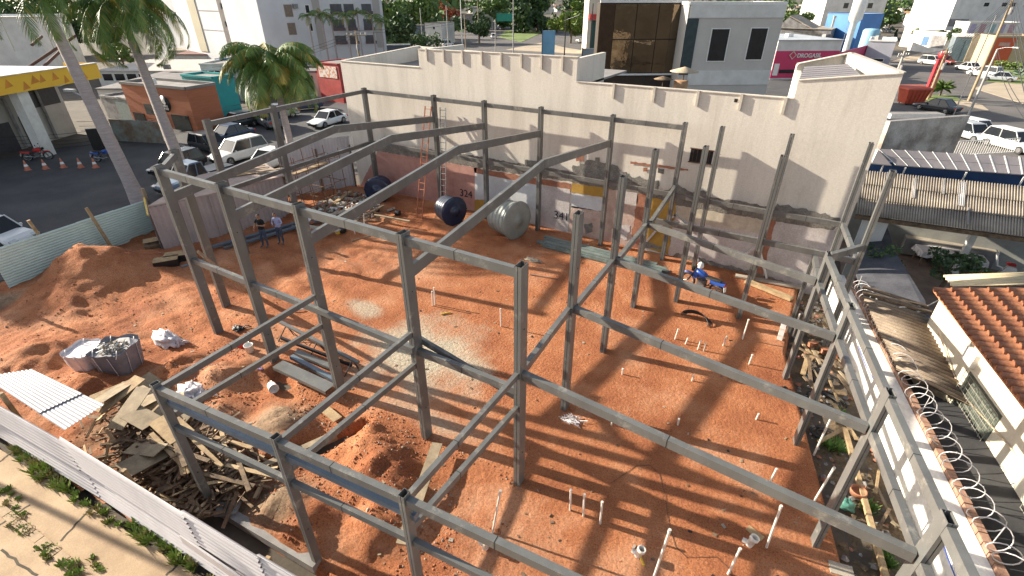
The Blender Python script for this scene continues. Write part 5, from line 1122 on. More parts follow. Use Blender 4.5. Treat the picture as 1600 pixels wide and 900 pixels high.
car('hatch', cs_, 's', (1500,214), (1528,222), 'silver green hatchback between the white hatchback and the stained wall')
car('suv', cw_, 'w', (1555,228), (1600,240), 'white car at the right edge behind the white railing')
car('sedan', cw_, 'w', (1528,113), (1494,108), 'white sedan on the avenue, left of two white cars'); car('suv', cw_, 'w', (1553,122), (1518,118), 'white sport utility car following the white sedan on the avenue'); car('sedan', cs_, 's', (1572,128), (1545,126), 'silver car behind the two white cars on the avenue')
car('suv', cw_, 'w', (1440,100), (1470,103), 'white sport utility car crossing the junction by the tall red pole'); car('hatch', cr_, 'r', (1466,99), (1482,101), 'small red car next to the white one at the junction')
car('hatch', cs_, 's', (1423,76), (1441,78), 'pale car turning near the grey gate'); car('hatch', cw_, 'w', (1365,26), (1376,25), 'white car parked by the blue building, far right'); car('sedan', cs_, 's', (1374,50), (1392,51), 'grey car parked below the lime tree, far right')
car('hatch', cw_, 'w', (775,62), (768,58), 'white car on the middle street beyond the hall'); car('hatch', cg_, 'g', (787,48), (780,46), 'grey car farther up the middle street')

# ================================================================== PALMS
frond_l = mat('palm_leaf', (.15,.25,.045), (.06,.13,.025), .9, .5, fine=.2); frond_y = mat('palm_leaf_dry', (.42,.32,.06), (.20,.2,.04), .9, .6); ptrunk = mat('palm_trunk', (.42,.36,.34), (.33,.27,.25), 2.5, .85, .35, 22, stretch=(.6,.6,5))
def palm(label, base, top, r0, r1, nf, fl, seed, droop=1.0, emax=1.15, green=1.2, dry=.12, name='palm_tree', leaf_l=.75, nl=34):
    rr = random.Random(seed); base = Vector(base); top = Vector(top); rt = root(name, label, 'palm tree', base); m = M(); n = 26; pts = []; rs = []
    for i in range(n+1): t = i/n; p = lerp(base,top,t)+Vector((0,0,0)); pts.append(p); rs.append(lerp(r0,r1,t)*(1+.025*(i%2))*(1.25-.25*min(1,t*8)))
    m.tube(pts, rs, 14, closed=False); m.build('trunk', ptrunk, rt)
    if green: m = M(); m.tube([top, top+Vector((.0,0,green*.5)), top+Vector((.05,0,green))],[r1*.95,r1*.75,r1*.3],10); m.build('crownshaft', mat('crownshaft_green',(.17,.27,.06),(.10,.18,.04),2,.4), rt)
    hub = top+Vector((0,0,green*.82+.1))
    for k in range(nf):
        a = k*2.399+rr.uniform(-.2,.2); el = rr.uniform(-.2,emax); L = fl*rr.uniform(.85,1.1); pts = []; d = Vector((math.cos(a),math.sin(a),0)); s_ = 14
        p = hub.copy(); e = el
        for i in range(s_+1): pts.append(p.copy()); p += (d*math.cos(e)+Vector((0,0,math.sin(e))))*L/s_; e -= droop*(.10+.07*i/s_)
        m = M(); isdry = k >= nf*(1-dry); m.tube(pts, [.035*(1-i/s_*.8) for i in range(s_+1)], 5, 0)
        sd = d.cross(Vector((0,0,1)))
        for i in range(nl):
            t = .12+.88*i/nl; f = t*s_; j = min(int(f),s_-1); q = lerp(pts[j],pts[j+1],f-j); tg_ = (pts[j+1]-pts[j]).normalized(); l_ = leaf_l*math.sin(math.pi*min(1,t*.85+.15))**.6*rr.uniform(.85,1.1)
            for s in (-1,1):
                dr = (sd*s*.75+tg_*.45+Vector((0,0,-.35-.5*t*droop+rr.uniform(-.15,.25)))).normalized(); w_ = tg_*.028; tip = q+dr*l_+Vector((0,0,-.12*l_)); md = q+dr*l_*.5
                m.add([q-w_, q+w_, md+w_*1.2, tip, md-w_*1.2],[(0,1,2,3,4)], 1 if (isdry or (rr.random() < .12)) else 0)
        m.build('frond', [frond_l, frond_y], rt)
    return rt
palm('tall palm with pale leaning trunk rising beside the green fence, nearest the left edge', (-31.2,6.1,GZ), g(76,24,10.1), .40,.29, 21, 4.6, 3, droop=1.2, green=1.7, leaf_l=1.0, nl=44)
palm('second tall palm with grey trunk rising behind the first front column', (-33.6,10.4,GZ), g(207,66,8.3), .40,.27, 30, 5.6, 8, droop=1.5, green=2.6, leaf_l=1.25, nl=54)
palm('bushy drooping palm with yellow lower fronds behind the left back beam', g(462,262,GZ), g(428,112,6.1), .28,.22, 66, 4.6, 12, droop=1.3, emax=1.5, green=0, dry=.10, leaf_l=1.25, nl=46)
# ================================================================== CITY BEHIND
def zof(y, d): return CH - d*(.0043+.00111*y)
def face(pl, pr, y, dl, dr, depth):
    a, b_ = at(pl, y, dl), at(pr, y, dr); a.z = b_.z = 0; d = (b_-a).normalized(); nrm = Vector((-d.y, d.x, 0))
    if nrm.dot(Vector((-math.sin(AZ), math.cos(AZ), 0))) < 0: nrm = -nrm
    return a, b_, d, nrm
class Blk:
    def __init__(s, name, label, cat, pl, pr, y, dl, dr, depth, zt, wall, roofm=None, parapet=.35, group=None, zb=GZ):
        s.a, s.b, s.d, s.n = face(pl, pr, y, dl, dr, depth); s.L = (s.b-s.a).length; s.rt = root(name, label, cat, (s.a+s.b)/2, group); s.zt = zt
        P = [s.a, s.b, s.b+s.n*depth, s.a+s.n*depth]; m = M(); m.prism([(p.x,p.y) for p in P], zb, zt, 0, 1); s.wall = m.build('wall', [wall, roofm or roofg], s.rt)
        if parapet:
            m = M(); c = [P[i]*1 for i in range(4)]
            for i in range(4): m.beam((c[i].x,c[i].y,zt+parapet),(c[(i+1)%4].x,c[(i+1)%4].y,zt+parapet),.22,parapet-.003)
            m.build('parapet', roofm or wall, s.rt)
        elif roofm:
            m = M(); cc = (P[0]+P[2])/2; Q = [cc+(p-cc)*1.03 for p in P]; m.prism([(p.x,p.y) for p in Q], zt+.003, zt+.12); m.build('roof', roofm, s.rt)
    def panel(s, s0, s1, z0_, z1_, mt, nm='window', out=.04, th=.08, parent=None):
        a = s.a+s.d*s.L*s0-s.n*out; b_ = s.a+s.d*s.L*s1-s.n*out; m = M(); q = s.n*(th)
        m.hexa([Vector((p.x,p.y,z)) for z in (z0_,z1_) for p in (a,b_,b_+q,a+q)]); return m.build(nm, mt, parent or s.rt)
    def window(s, s0, s1, z0_, z1_, fm=whitep, gm=None):
        f = s.panel(s0-.12/s.L, s1+.12/s.L, z0_-.1, z1_+.1, fm, 'window_frame', .05, .09); s.panel(s0, s1, z0_, z1_, gm or glassd, 'glass', .065, .05, f); return f
glz = mat('mirror_glass', (.17,.135,.095), (.13,.10,.07), .5, .03, 1.0, .5, metal=.9, fine=0)
grysh = mat('greige_render', (.56,.52,.475), (.50,.465,.42), .4, .8); 
# mirrored glass building
gb = Blk('glass_building', 'dark bronze mirrored glass building with a thin white ledge behind the hall', 'building', 934, 1066, 60, 58, 58.6, 1.6, zof(4,58), mat('bronze_frame',(.05,.035,.025)), None, 0)
gb.panel(.002,.17,zof(118,57.8),zof(5,57),mat('bronze_panel',(.075,.042,.02),(.05,.028,.014),2,.6,spec=.2),'cladding',.06)
for i in range(3):
    for j in range(2): gb.panel(.175+i*.255,.42+i*.255,zof(118-j*57,58),zof(63-j*57,58),glz,'glass_pane',.06+.004*((i+j)%2))
gb.panel(0,.96,zof(122,58),zof(119.2,58),whitep,'ledge',.35,.4); gb.panel(0,1,zof(4,58),zof(0,58),whitep,'top_trim',.1,.2)
gt = Blk('annex', 'white and greige annex with two tall framed windows right of the mirrored building', 'building', 1066, 1212, 80, 57, 57.5, 8, zof(7,57), grysh, whitep, .3)
gt.panel(.02,1.0,zof(27,56.8),zof(5,56.8),white,'white_band',.10,.12); gt.panel(.10,1.0,zof(138,56.8),zof(113,56.8),white,'base_band',.10,.12); gt.panel(0,.12,zof(120,56.8),zof(28,56.8),mat('teal_glass',(.04,.07,.08),None,2,.08),'side_glass',.08)
gt.window(.28,.46,zof(97,56.6),zof(45,56.6)); gt.window(.69,.86,zof(95,56.6),zof(44,56.6))
# umbrella and drum on the terrace edge
p = at(1068,121,32); m = M(); m.lathe([(0,0.0),(-.28,.9),(-.25,.9),(0.02,0.02)], p+Vector((0,0,.62)), (0,0,1), 14); rt = root('straw_umbrella','pale conical parasol on the terracotta terrace before the annex','parasol',p); m.build('canopy', mat('straw',(.5,.42,.3),(.38,.3,.2),6,.9), rt); m = M(); m.tube([p+Vector((0,0,-1.2)),p+Vector((0,0,.5))],.04,6); m.build('pole', woodo, rt)
p = at(1064,130,32); m = M(); m.lathe([(0,.45),(.55,.45),(.56,.3),(.56,0)],p+Vector((0,0,-.4)),(0,0,1),16); tag(m.build('clay_planter', mat('ochre_clay',(.45,.27,.15),(.35,.2,.1),4,.8)),'round ochre planter standing below the conical parasol','planter')
p = at(1036,127,32); m = M(); m.lathe([(0,0.0),(-.18,.6),(-.16,.6),(0.02,0.02)], p+Vector((0,0,.3)), (0,0,1), 12); m.tube([p+Vector((0,0,-.8)),p+Vector((0,0,.2))],.03,6); tag(m.build('small_parasol', woodo),'small brown parasol top left of the pale conical one','parasol')
# pharmacy
pkr = mat('magenta_paint', (.62,.035,.13), (.52,.03,.11), .6, .5)
ph_ = Blk('pharmacy', 'low white and magenta pharmacy with big white lettering on its front', 'shop', 1208, 1306, 100, 78, 78.5, 14, zof(62,78), white, mat('metal_roof',(.50,.53,.56),(.4,.42,.45),.8,.5), 0)
ph_.panel(.0,1.0,zof(124,77.8),zof(79,77.8),pkr,'magenta_front',.05,.1); ph_.panel(.12,.42,zof(116,77.6),zof(110,77.6),glassd,'window',.12,.1)
ph_.panel(.02,.10,zof(120,77.6),zof(100,77.6),whitep,'door',.12,.1)
c = ph_.a+ph_.d*ph_.L*.53-ph_.n*.15; text_mesh('DROGASIL', .82, .03, 'shop_lettering', whitep, ph_.rt, (c.x,c.y,zof(87,77.6)), ph_.d, (0,0,1), True)
c = ph_.a+ph_.d*ph_.L*.27-ph_.n*.15; m = M()
for s_, mi in ((.62,1),(.46,0)):
    o_ = -ph_.n*.02*(2-mi)
    P = [Vector((c.x,c.y,zof(86,77.6)))+o_+ph_.d*dx*s_+Vector((0,0,dz*s_)) for dx,dz in ((0,-1),(1,0),(0,1),(-1,0))]; m.add(P,[(0,1,2,3)],mi)
m.build('shop_emblem', [pkr, mat('emblem_cream',(.75,.62,.5))], ph_.rt)
sd_ = ph_.b; e_ = at(1353,95,93); e_.z = 0; dd = (e_-sd_).normalized(); m = M(); nn = Vector((dd.y,-dd.x,0))*.08
m.hexa([Vector((p.x,p.y,z)) for z in (GZ,3.6) for p in (sd_+nn,e_+nn,e_,sd_)]); m.build('side_band', pkr, ph_.rt)
g2 = Blk('grey_shop', 'pale grey low block right of the magenta pharmacy', 'shop', 1350, 1392, 90, 90, 88, 10, zof(64,89), mat('lavender_grey',(.45,.45,.50),(.38,.38,.42),.5,.7), whitep, .25); g2.window(.3,.75,zof(97,88),zof(93,88))
g3 = Blk('gable_wall_house', 'old building with a stained grey gable wall behind the pharmacy', 'building', 1212, 1300, 45, 118, 112, 14, zof(45,115), concg, asb, 0)
a, b_ = g3.a, g3.b; m = M(); t_ = lerp(a,b_,.2); m.add([(a.x,a.y,zof(45,115)),(b_.x,b_.y,zof(60,115)),(t_.x,t_.y,zof(27,115)),(a.x+g3.n.x,a.y+g3.n.y,zof(45,115)),(b_.x+g3.n.x,b_.y+g3.n.y,zof(60,115)),(t_.x+g3.n.x,t_.y+g3.n.y,zof(27,115))],[(0,1,2),(5,4,3),(0,2,5,3),(2,1,4,5)]); m.build('gable', concg, g3.rt)
m = M(); a3 = Vector((t_.x,t_.y,zof(26,115))); b3 = Vector((b_.x,b_.y,zof(59,115))); q = g3.n*12; m.hexa([a3,b3,b3+q,a3+q,a3+Vector((0,0,.2)),b3+Vector((0,0,.2)),b3+q+Vector((0,0,.2)),a3+q+Vector((0,0,.2))]); m.build('roof', asb, g3.rt)
g4 = Blk('ochre_block', 'ochre plastered block left of the bright blue building', 'building', 1298, 1345, 45, 118, 116, 10, zof(26,117), cream, None, .2)
g5 = Blk('blue_building', 'bright blue cube shaped building beside the white water tower', 'building', 1343, 1376, 40, 112, 114, 9, zof(22,113), mat('sky_blue_paint',(.06,.22,.55),(.05,.18,.46),.5,.6), None, .1)
g6 = Blk('tall_white_building', 'tall white building behind the water tower at the top edge', 'building', 1288, 1382, 15, 150, 150, 14, 14, white, None, .3)
for i in range(3): g6.window(.3+.2*i,.38+.2*i,8.2,9.6)
p = g(1336,60,GZ); p = at(1328,57,104); p.z = GZ; rt = root('water_tower', 'white cylindrical water tower narrowing halfway, before the tall white building', 'water tower', p); m = M(); m.lathe([(0,.62),(6.8,.62),(7.4,1.25),(15,1.3),(15,0)],p,(0,0,1),20); m.build('tank', whitep, rt)
m = M(); m.tube([p+Vector((-1.0,-1.0,0)),p+Vector((-1.0,-1.0,14))],.05,5); m.build('ladder', chrome, rt)
p = at(1359,58,100); m = M(); p.z = zof(60,100)-2; m.lathe([(0,1.5),(3.4,1.5),(3.7,1.2),(3.8,0)],p,(0,0,1),20); tag(m.build('blue_tank', mat('pale_blue_tank',(.28,.50,.62),(.22,.42,.55),1,.5)),'pale blue round water tank in front of the bright blue building','water tank')
g7 = Blk('white_office_block', 'white office block with several windows at the top right corner', 'building', 1487, 1660, 20, 118, 118, 14, 13.5, white, None, .3)
for s0 in (.26,.42,.50,.62,.70): g7.window(s0,s0+.045,zof(10,118),zof(4,118))
g7.panel(0,.18,zof(42,117.5),zof(30,117.5),concg,'carport_shade',.06,.1)
g8 = Blk('glass_shopfront', 'shop with teal grey glass front left of the orange red panel', 'shop', 1486, 1548, 80, 101, 98, 8, zof(58,99), mat('teal_grey',(.17,.22,.24),(.11,.15,.17),.4,.3), whitep, .3)
for i in range(4): g8.panel(.05+i*.24,.25+i*.24,zof(96,99),zof(62,99),mat('teal_pane',(.13,.19,.21),(.10,.14,.16),1,.1),'glass_pane',.06)
g9 = Blk('mural_wall', 'white upper wall with faded mural bands above the glass shopfront', 'building', 1512, 1592, 45, 108, 106, 6, zof(36,107), white, None, .2)
for i in range(5): g9.panel(.04+i*.19,.15+i*.19,zof(58,106),zof(38,106),mat('mural_%d'%(i%3),[(.45,.40,.55),(.55,.35,.38),(.30,.45,.45)][i%3]),'mural_band',.05)
g10 = Blk('orange_shop', 'shop with tall orange red panel and beige wall on the avenue', 'shop', 1544, 1625, 85, 93, 91, 8, zof(58,92), mat('beige_wall',(.50,.40,.26),(.42,.33,.21),.5,.8), None, .3)
g10.panel(.0,.42,zof(104,92.6),zof(58,92.6),mat('orange_red',(.58,.10,.03),(.5,.085,.03),.5,.5),'sign_panel',.12,.15); g10.panel(.12,.33,zof(72,92),zof(66,92),mat('faded_sign',(.6,.35,.3)),'sign_lettering',.16,.1)
g11 = Blk('pale_house', 'low pale house with flat roof among trees at the top right', 'house', 1418, 1478, 35, 150, 145, 10, zof(20,148), white, asb, 0)
for i in range(3): g11.window(.15+.28*i,.27+.28*i,zof(33,147),zof(25,147))
g12 = Blk('gate_house', 'white low building with blue and grey gate doors on the junction', 'house', 1424, 1480, 60, 122, 112, 6, zof(50,117), white, None, .2)
g12.panel(.35,.52,zof(72,116),zof(58,116),mat('gate_blue',(.10,.20,.35)),'gate',.08); g12.panel(.6,.98,zof(76,113),zof(56,113),concg,'gate',.08)
# red pillar sign, dumpster, small palms
p = g(1447,153,GZ); rt = root('pillar_sign', 'tall leaning red pillar sign with white upright lettering beside a wooden pole', 'sign', p); q_ = Vector((p.x,p.y,4.3)); m = M(); m.box((p.x,p.y,2.0),(.9,.35,4.6),AZ); m.build('panel', mat('signal_red',(.62,.04,.05),(.5,.03,.04),1,.4), rt)
m = M(); m.lathe([(0,0),(.1,.4),(.4,.55),(.8,.4),(.9,0)],(p.x,p.y,4.35),(0,0,1),14); m.build('top_globe', mat('signal_red',(.62,.04,.05)), rt)
fd = Vector((math.sin(AZ),-math.cos(AZ),0)); text_mesh('SALE', .0001, .0001, 'tmp', whitep).name = 'tmpx'; bpy.data.objects.remove(bpy.data.objects['tmpx'])
m = M()
for i in range(7): m.box((p.x+fd.x*.19,p.y+fd.y*.19,.6+i*.48),(.42,.02,.26),AZ); 
m.build('upright_letters', mat('faint_white',(.75,.55,.52)), rt)
p = g(1421,163,GZ); rt = root('dumpster', 'big orange red waste skip with ribbed sides behind the hall corner', 'skip', p); m = M(); c_ = Vector((p.x,p.y,GZ)); A2 = AZ
def loc2(x,y,z): return c_+Vector((x*math.cos(A2)-y*math.sin(A2), x*math.sin(A2)+y*math.cos(A2), z))
m.hexa([loc2(*q) for q in ((-1.1,-.7,.2),(1.1,-.7,.2),(1.1,.7,.2),(-1.1,.7,.2),(-1.35,-.9,1.75),(1.35,-.9,1.75),(1.35,.9,1.75),(-1.35,.9,1.75))])
for i in range(6): x = -1.0+.4*i; m.hexa([loc2(*q) for q in ((x-.05,-.80,.25),(x+.05,-.80,.25),(x+.05,-.7,.25),(x-.05,-.7,.25),(x*1.2-.05,-.98,1.7),(x*1.2+.05,-.98,1.7),(x*1.2+.05,-.88,1.7),(x*1.2-.05,-.88,1.7))])
orr = mat('skip_red',(.52,.08,.03),(.40,.06,.03),1.5,.6); m.build('container', orr, rt); m = M(); m.hexa([loc2(*q) for q in ((-1.45,-1,1.76),(1.45,-1,1.76),(1.45,1,1.76),(-1.45,1,1.76),(-1.4,-.95,1.95),(1.4,-.95,1.95),(1.4,.95,2.1),(-1.4,.95,2.1))]); m.build('lid', orr, rt)
for sx in (-.9,.9): 
    for sy in (-.6,.6): m = M(); q = loc2(sx,sy,.1); m.tube([q-Vector((.05,0,0)),q+Vector((.05,0,0))],.1,8); m.build('wheel', black, rt)
def spiky(label, p, r, n, h, seed, mts, name='small_palm'):
    rr = random.Random(seed); rt = root(name, label, 'plant', p); m = M(); m.tube([p,p+Vector((0,0,h))],.12,7); m.build('trunk', bark, rt); m = M(); t = p+Vector((0,0,h))
    for i in range(n):
        a = rr.uniform(0,6.28); e = rr.uniform(-.1,1.2); d = Vector((math.cos(a)*math.cos(e),math.sin(a)*math.cos(e),math.sin(e))); s = Vector((-math.sin(a),math.cos(a),0))*r*.07; q = t+d*r*.55; e2 = q+(d+Vector((0,0,-.6))).normalized()*r*.5; m.add([t-s*.5,t+s*.5,q+s,e2,q-s],[(0,1,2,3,4)])
    m.build('leaves', mts, rt)
spiky('small cycad on the green strip beside the pillar sign', g(1468,150,GZ), 1.5, 60, .9, 3, leafA)
spiky('grey agave on the planted bed at the right edge, left one', g(1567,122,GZ), 1.2, 40, .2, 4, mat('agave',(.24,.30,.24),(.16,.22,.16),2,.6), 'agave'); spiky('grey agave on the planted bed at the right edge, right one', g(1592,118,GZ), 1.3, 40, .2, 5, mat('agave',(.24,.30,.24)), 'agave')
sheetsand = mat('sand_pavement', (.46,.38,.28), (.36,.29,.21), .5, .95)
sheet('avenue_verge', [g(1450,158,GZ),g(1475,148,GZ),g(1535,165,GZ),g(1545,173,GZ),g(1500,176,GZ)], GZ+.05, sheetsand); sheet('verge_lawn', [g(1405,150,GZ),g(1430,148,GZ),g(1490,150,GZ),g(1505,158,GZ),g(1440,158,GZ)], GZ+.07, lawn)
sheet('avenue_pavement', [g(1520,138,GZ),g(1640,175,GZ),g(1640,120,GZ),g(1560,128,GZ)], GZ+.04, sheetsand); sheet('planted_bed', [g(1540,128,GZ),g(1640,135,GZ),g(1640,105,GZ),g(1552,106,GZ)], GZ+.08, lawn)
sheet('junction_pavement', [g(1390,97,GZ),g(1480,92,GZ),g(1540,99,GZ),g(1500,88,GZ),g(1440,82,GZ)], GZ+.04, sheetsand)
hm_ = M(); rr = random.Random(6)
for i in range(7): q = g(1560+i*14,108+.8*i,GZ); crown(hm_, q+Vector((0,0,.7)), 1.5,1.2,.8,260,.16,rr)
tag(hm_.build('hedge', [leafC, leafA]), 'clipped green hedge along the planted bed at the right edge', 'hedge')
# stained wall, railing
sw_ = Blk('stained_wall', 'grey stained rendered wall right of the hall corner above the solar panels', 'wall', 1384, 1503, 210, 27, 28.5, .3, zof(184,27.5), mat('stained_render',(.60,.54,.47),(.27,.225,.185),.9,.95,.3,12,fine=.2), None, 0)
sw2 = Blk('white_roof_edge', 'narrow white flat roof strip above the stained wall', 'roof', 1392, 1476, 182, 33, 33, .8, zof(178,33), whitep, None, 0, zb=zof(186,33))
a,b_,d_,n_ = face(1497,1590,225,39,40,.1); rt = root('railing', 'white slatted railing in front of the parked cars at right', 'railing', (a+b_)/2); L_ = (b_-a).length; zt = zof(217,39.5); m = M(); m.beam((a.x,a.y,zt),(b_.x,b_.y,zt),.06,.05); m.beam((a.x,a.y,zt-1.1),(b_.x,b_.y,zt-1.1),.06,.05); m.build('rail', whitep, rt); m = M()
for i in range(26): q = lerp(a,b_,i/25); m.box((q.x,q.y,zt-.55),(.04,.04,1.1))
m.build('bars', whitep, rt)
# poles and wires
polew = mat('pole_wood', (.42,.32,.20), (.30,.22,.14), 3, .9); polec = mat('pole_concrete', (.45,.43,.40), (.36,.34,.32), 2, .9)
def pole(label, base, ztop, mt, r=.14, arm=0, lamp=False, lean=(0,0)):
    p = V3(base); rt = root('utility_pole' if not lamp else 'street_lamp', label, 'pole' if not lamp else 'street lamp', p); q = Vector((p.x+lean[0],p.y+lean[1],ztop)); m = M(); m.tube([p,q],[r,r*.7],8); m.build('post', mt, rt)
    if arm: 
        m = M(); ax = Vector((math.cos(AZ+.3),math.sin(AZ+.3),0)); m.beam(q-ax*arm-Vector((0,0,.5)), q+ax*arm-Vector((0,0,.5)), .1,.12); m.build('crossarm', mt, rt)
        m = M()
        for k in range(5): c = q+ax*arm*(k-2)*.45-Vector((0,0,.45)); m.tube([c,c+Vector((0,0,.22))],.05,6)
        m.build('insulators', whitep, rt); m = M(); m.lathe([(0,.2),(.7,.2),(.75,0)], q+Vector((.25,-.2,-2.3)), (0,0,1), 10); m.build('transformer', concg, rt)
    if lamp: m = M(); e = q+Vector((1.2,-.8,.25)); m.tube([q,q+Vector((.5,-.3,.2)),e],.04,6); m.build('arm', chrome, rt); m = M(); m.box(e,(.5,.25,.1),-.5); m.build('lamp_head', whitep, rt)
    return q
W1p = pole('wooden utility pole with crossarm beside the red pillar sign', g(1449,156,GZ), 5.6, polew, .16, .9)
W2p = pole('tall wooden utility pole rising out of the picture at right, foot on the sandy verge', g(1513,158,GZ), 11.6, polew, .17, 1.2)
W3p = pole('grey lamp post with double arm behind the stained wall', g(1512,182,GZ), 6.4, polec, .13, 0, True)
W4p = pole('slim pale pole between the lamp post and the wooden pole', g(1487,186,GZ), 9.5, chrome, .06)
W5p = pole('concrete utility pole with transformer behind the hall roof corner', at(1403,110,62)*1, zof(78,62), polec, .15, .9)
W6p = pole('wooden utility pole with crossarm behind the low end of the hall', Vector((at(560,80,66).x,at(560,80,66).y,GZ)), zof(47,66), polew, .15, 1.3)
for i,(px,d,yt,mt_,lb_) in enumerate(((700,120,8,polec,'grey pole near the white house beyond the hall'),(722,135,-5,whitep,'tall white pole on the middle street'),(727,122,22,polew,'brown pole right beside the tall white one'),(748,140,2,polew,'wooden pole before the roadside trees'),(802,95,-4,polec,'thick grey pole with traffic light box on the middle street'),(774,120,30,polec,'thin pale pole left of the thick grey one'),(660,130,12,polec,'dark pole over the hedge'),(883,90,20,blackp,'dark traffic signal pole by the lime green tree'),(857,100,40,blackp,'short dark pole near the blue sign panel'),(923,85,5,blackp,'thin dark mast left of the mirrored building'),(1497,120,40,polec,'thin pole by the glass shopfront'),(1440,160,5,polew,'leaning pole far up the right street'),(1446,150,6,polew,'second pole far up the right street'))):
    b0 = at(px,60,d); pole(lb_, (b0.x,b0.y,GZ), zof(yt,d), mt_, .13)
qs = at(883,20,90); m = M(); e = at(905,22,88); m.tube([Vector((qs.x,qs.y,zof(32,90))),Vector((e.x,e.y,zof(24,88)))],.07,6); tag(m.build('signal_arm', blackp),'dark traffic signal arm reaching over the street by the lime tree','signal arm')
def wire(label, a, b_, sag=.6, r=.018, n=14, k=1, gap=.35):
    m = M()
    for j in range(k):
        o = Vector((0,0,-j*gap)); m.tube([lerp(V3(a),V3(b_),i/n)+o+Vector((0,0,-sag*4*(i/n)*(1-i/n))) for i in range(n+1)], r, 4)
    return tag(m.build('overhead_wires', mat('wire_dark',(.05,.05,.055))), label, 'wires')
wire('bundle of sagging wires between the two wooden poles at right', W1p, W2p, .5, .022, k=5); wire('wires from the hall roof corner pole to the wooden pole by the red sign', W5p, W1p, .4, .022, k=4)
wire('wires running off right from the tall wooden pole', W2p, g(1640,150,8), .5, .022, k=4); wire('wires crossing low above the avenue from the lamp post', W3p, g(1640,215,5.5), .6, .02, k=2)
wire('wires from the wooden pole behind the hall toward the left', W6p, at(330,100,60), .8, .02, k=3); wire('wires from the wooden pole behind the hall toward the middle street', W6p, Vector((at(802,20,95).x,at(802,20,95).y,9.5)), .8, .02, k=2)
# ---- left side street
wh_g = mat('off_white_wall',(.46,.44,.40),(.36,.34,.31),.5,.9)
cn = root('filling_station_canopy', 'canopy building with yellow orange fascia across the street at the left edge', 'canopy', g(40,150,4.8)); A_, B_ = g(-60,160,4.7), g(156,122,4.7); dC = (B_-A_).normalized(); nC = Vector((-dC.y,dC.x,0)); nC = nC if nC.x < 0 else -nC
yl = mat('fascia_yellow', (.92,.56,.04), (.90,.50,.04), .3, .4, fine=.02); yo = mat('fascia_orange', (.80,.30,.03), None, 1, .4, fine=.02)
m = M(); P = [A_,B_,B_+nC*14,A_+nC*14]; m.prism([(q.x,q.y) for q in P], 4.95, 5.65); m.build('roof', mat('pale_roof',(.55,.54,.58),(.42,.42,.48),.3,.6), cn)
m = M(); o = -nC*.12; m.hexa([A_+o,B_+o,B_+nC*.02,A_+nC*.02]+[q+Vector((0,0,1.25)) for q in (A_+o,B_+o,B_+nC*.02,A_+nC*.02)]); m.hexa([B_+dC*.002+o,B_+dC*.12+o,B_+dC*.12+nC*3,B_+dC*.002+nC*3]+[q+Vector((0,0,1.25)) for q in (B_+dC*.002+o,B_+dC*.12+o,B_+dC*.12+nC*3,B_+dC*.002+nC*3)]); fa = m.build('fascia', yl, cn)
m = M(); rr = random.Random(3)
for i in range(8):
    t = .28+.08*i+rr.uniform(-.02,.02); q = lerp(A_,B_,t)+o*1.05; w_ = rr.uniform(.5,.9); z0_ = rr.choice([.08,.4]); m.add([q+Vector((0,0,z0_)),q+dC*w_+Vector((0,0,z0_+.1)),q+dC*w_*.5+Vector((0,0,z0_+.65))],[(0,1,2)])
m.build('triangle_pattern', yo, fa)
m = M(); m.beam(A_+Vector((0,0,1.30))+o, B_+Vector((0,0,1.30))+o, .3,.06); m.build('edge_trim', whitep, cn)
for t,dn,w_ in ((.39,.6,.95),(.97,1.2,.4)): q = lerp(A_,B_,t)+nC*dn; m = M(); m.box((q.x,q.y,2.4),(w_,w_*.8,5.4),math.atan2(dC.y,dC.x)); m.build('pillar', whitep, cn)
m = M(); q0, q1 = A_+nC*4.5, B_+nC*4.5; m.hexa([Vector((q.x,q.y,z)) for z in (GZ,4.94) for q in (q0,q1,q1+nC*.3,q0+nC*.3)]); m.build('back_wall', wh_g, cn)
for t0_,t1_,z0_,z1_ in ((.30,.52,GZ,2.0),(.60,.72,GZ,2.2),(.75,.97,2.6,4.8)): m = M(); q0, q1 = lerp(A_,B_,t0_)+nC*4.44, lerp(A_,B_,t1_)+nC*4.44; m.hexa([Vector((q.x,q.y,z)) for z in (z0_,z1_) for q in (q0,q1,q1+nC*.04,q0+nC*.04)]); m.build('shutter', mat('dark_shutter',(.06,.06,.065),None,4,.6), cn)
m = M()
for t in (.55,.66,.8): q0 = lerp(A_,B_,t)+nC*4.3; m.beam((q0.x,q0.y,4.9),(q0.x,q0.y+.01,GZ+.1),.18,.18,top=False)
m.build('column', concg, cn)
# back building with curved parapet & steel tubes
lb2 = Blk('white_upper_building', 'white curved upper building behind the yellow canopy', 'building', -120, 62, 60, 66, 70, 14, zof(30,66), white, whitep, .25)
bf = root('billboard_frame', 'empty pale steel billboard frame above the canopy building at the left', 'billboard frame', at(70,60,56)); fm = mat('frame_beige',(.50,.46,.38),(.4,.37,.3),3,.6); m = M()
for px in (-20,28,90,108,122): q = at(px,90,58); q2 = Vector((q.x,q.y,zof(26,58))); m = M(); m.tube([Vector((q.x,q.y,5.6)),q2],.06,6); m.build('post', fm, bf)
m = M(); m.tube([Vector((at(-20,90,58).x,at(-20,90,58).y,zof(26,58))),Vector((at(122,90,58).x,at(122,90,58).y,zof(26,58)))],.06,6); m.build('top_rail', fm, bf)
for i,(a_,b2) in enumerate((((37,110),(118,56)),((62,110),(92,82)),((50,70),(65,57)))):
    m = M(); d0 = 50; m.tube([at(*a_,d0),at(*b2,d0+4)],.14,8); tag(m.build('dark_steel_tube', rust),['long dark steel tube slanting over the canopy roof','short dark steel tube right of the long one','dark steel stub by the curved white building'][i],'steel tube')
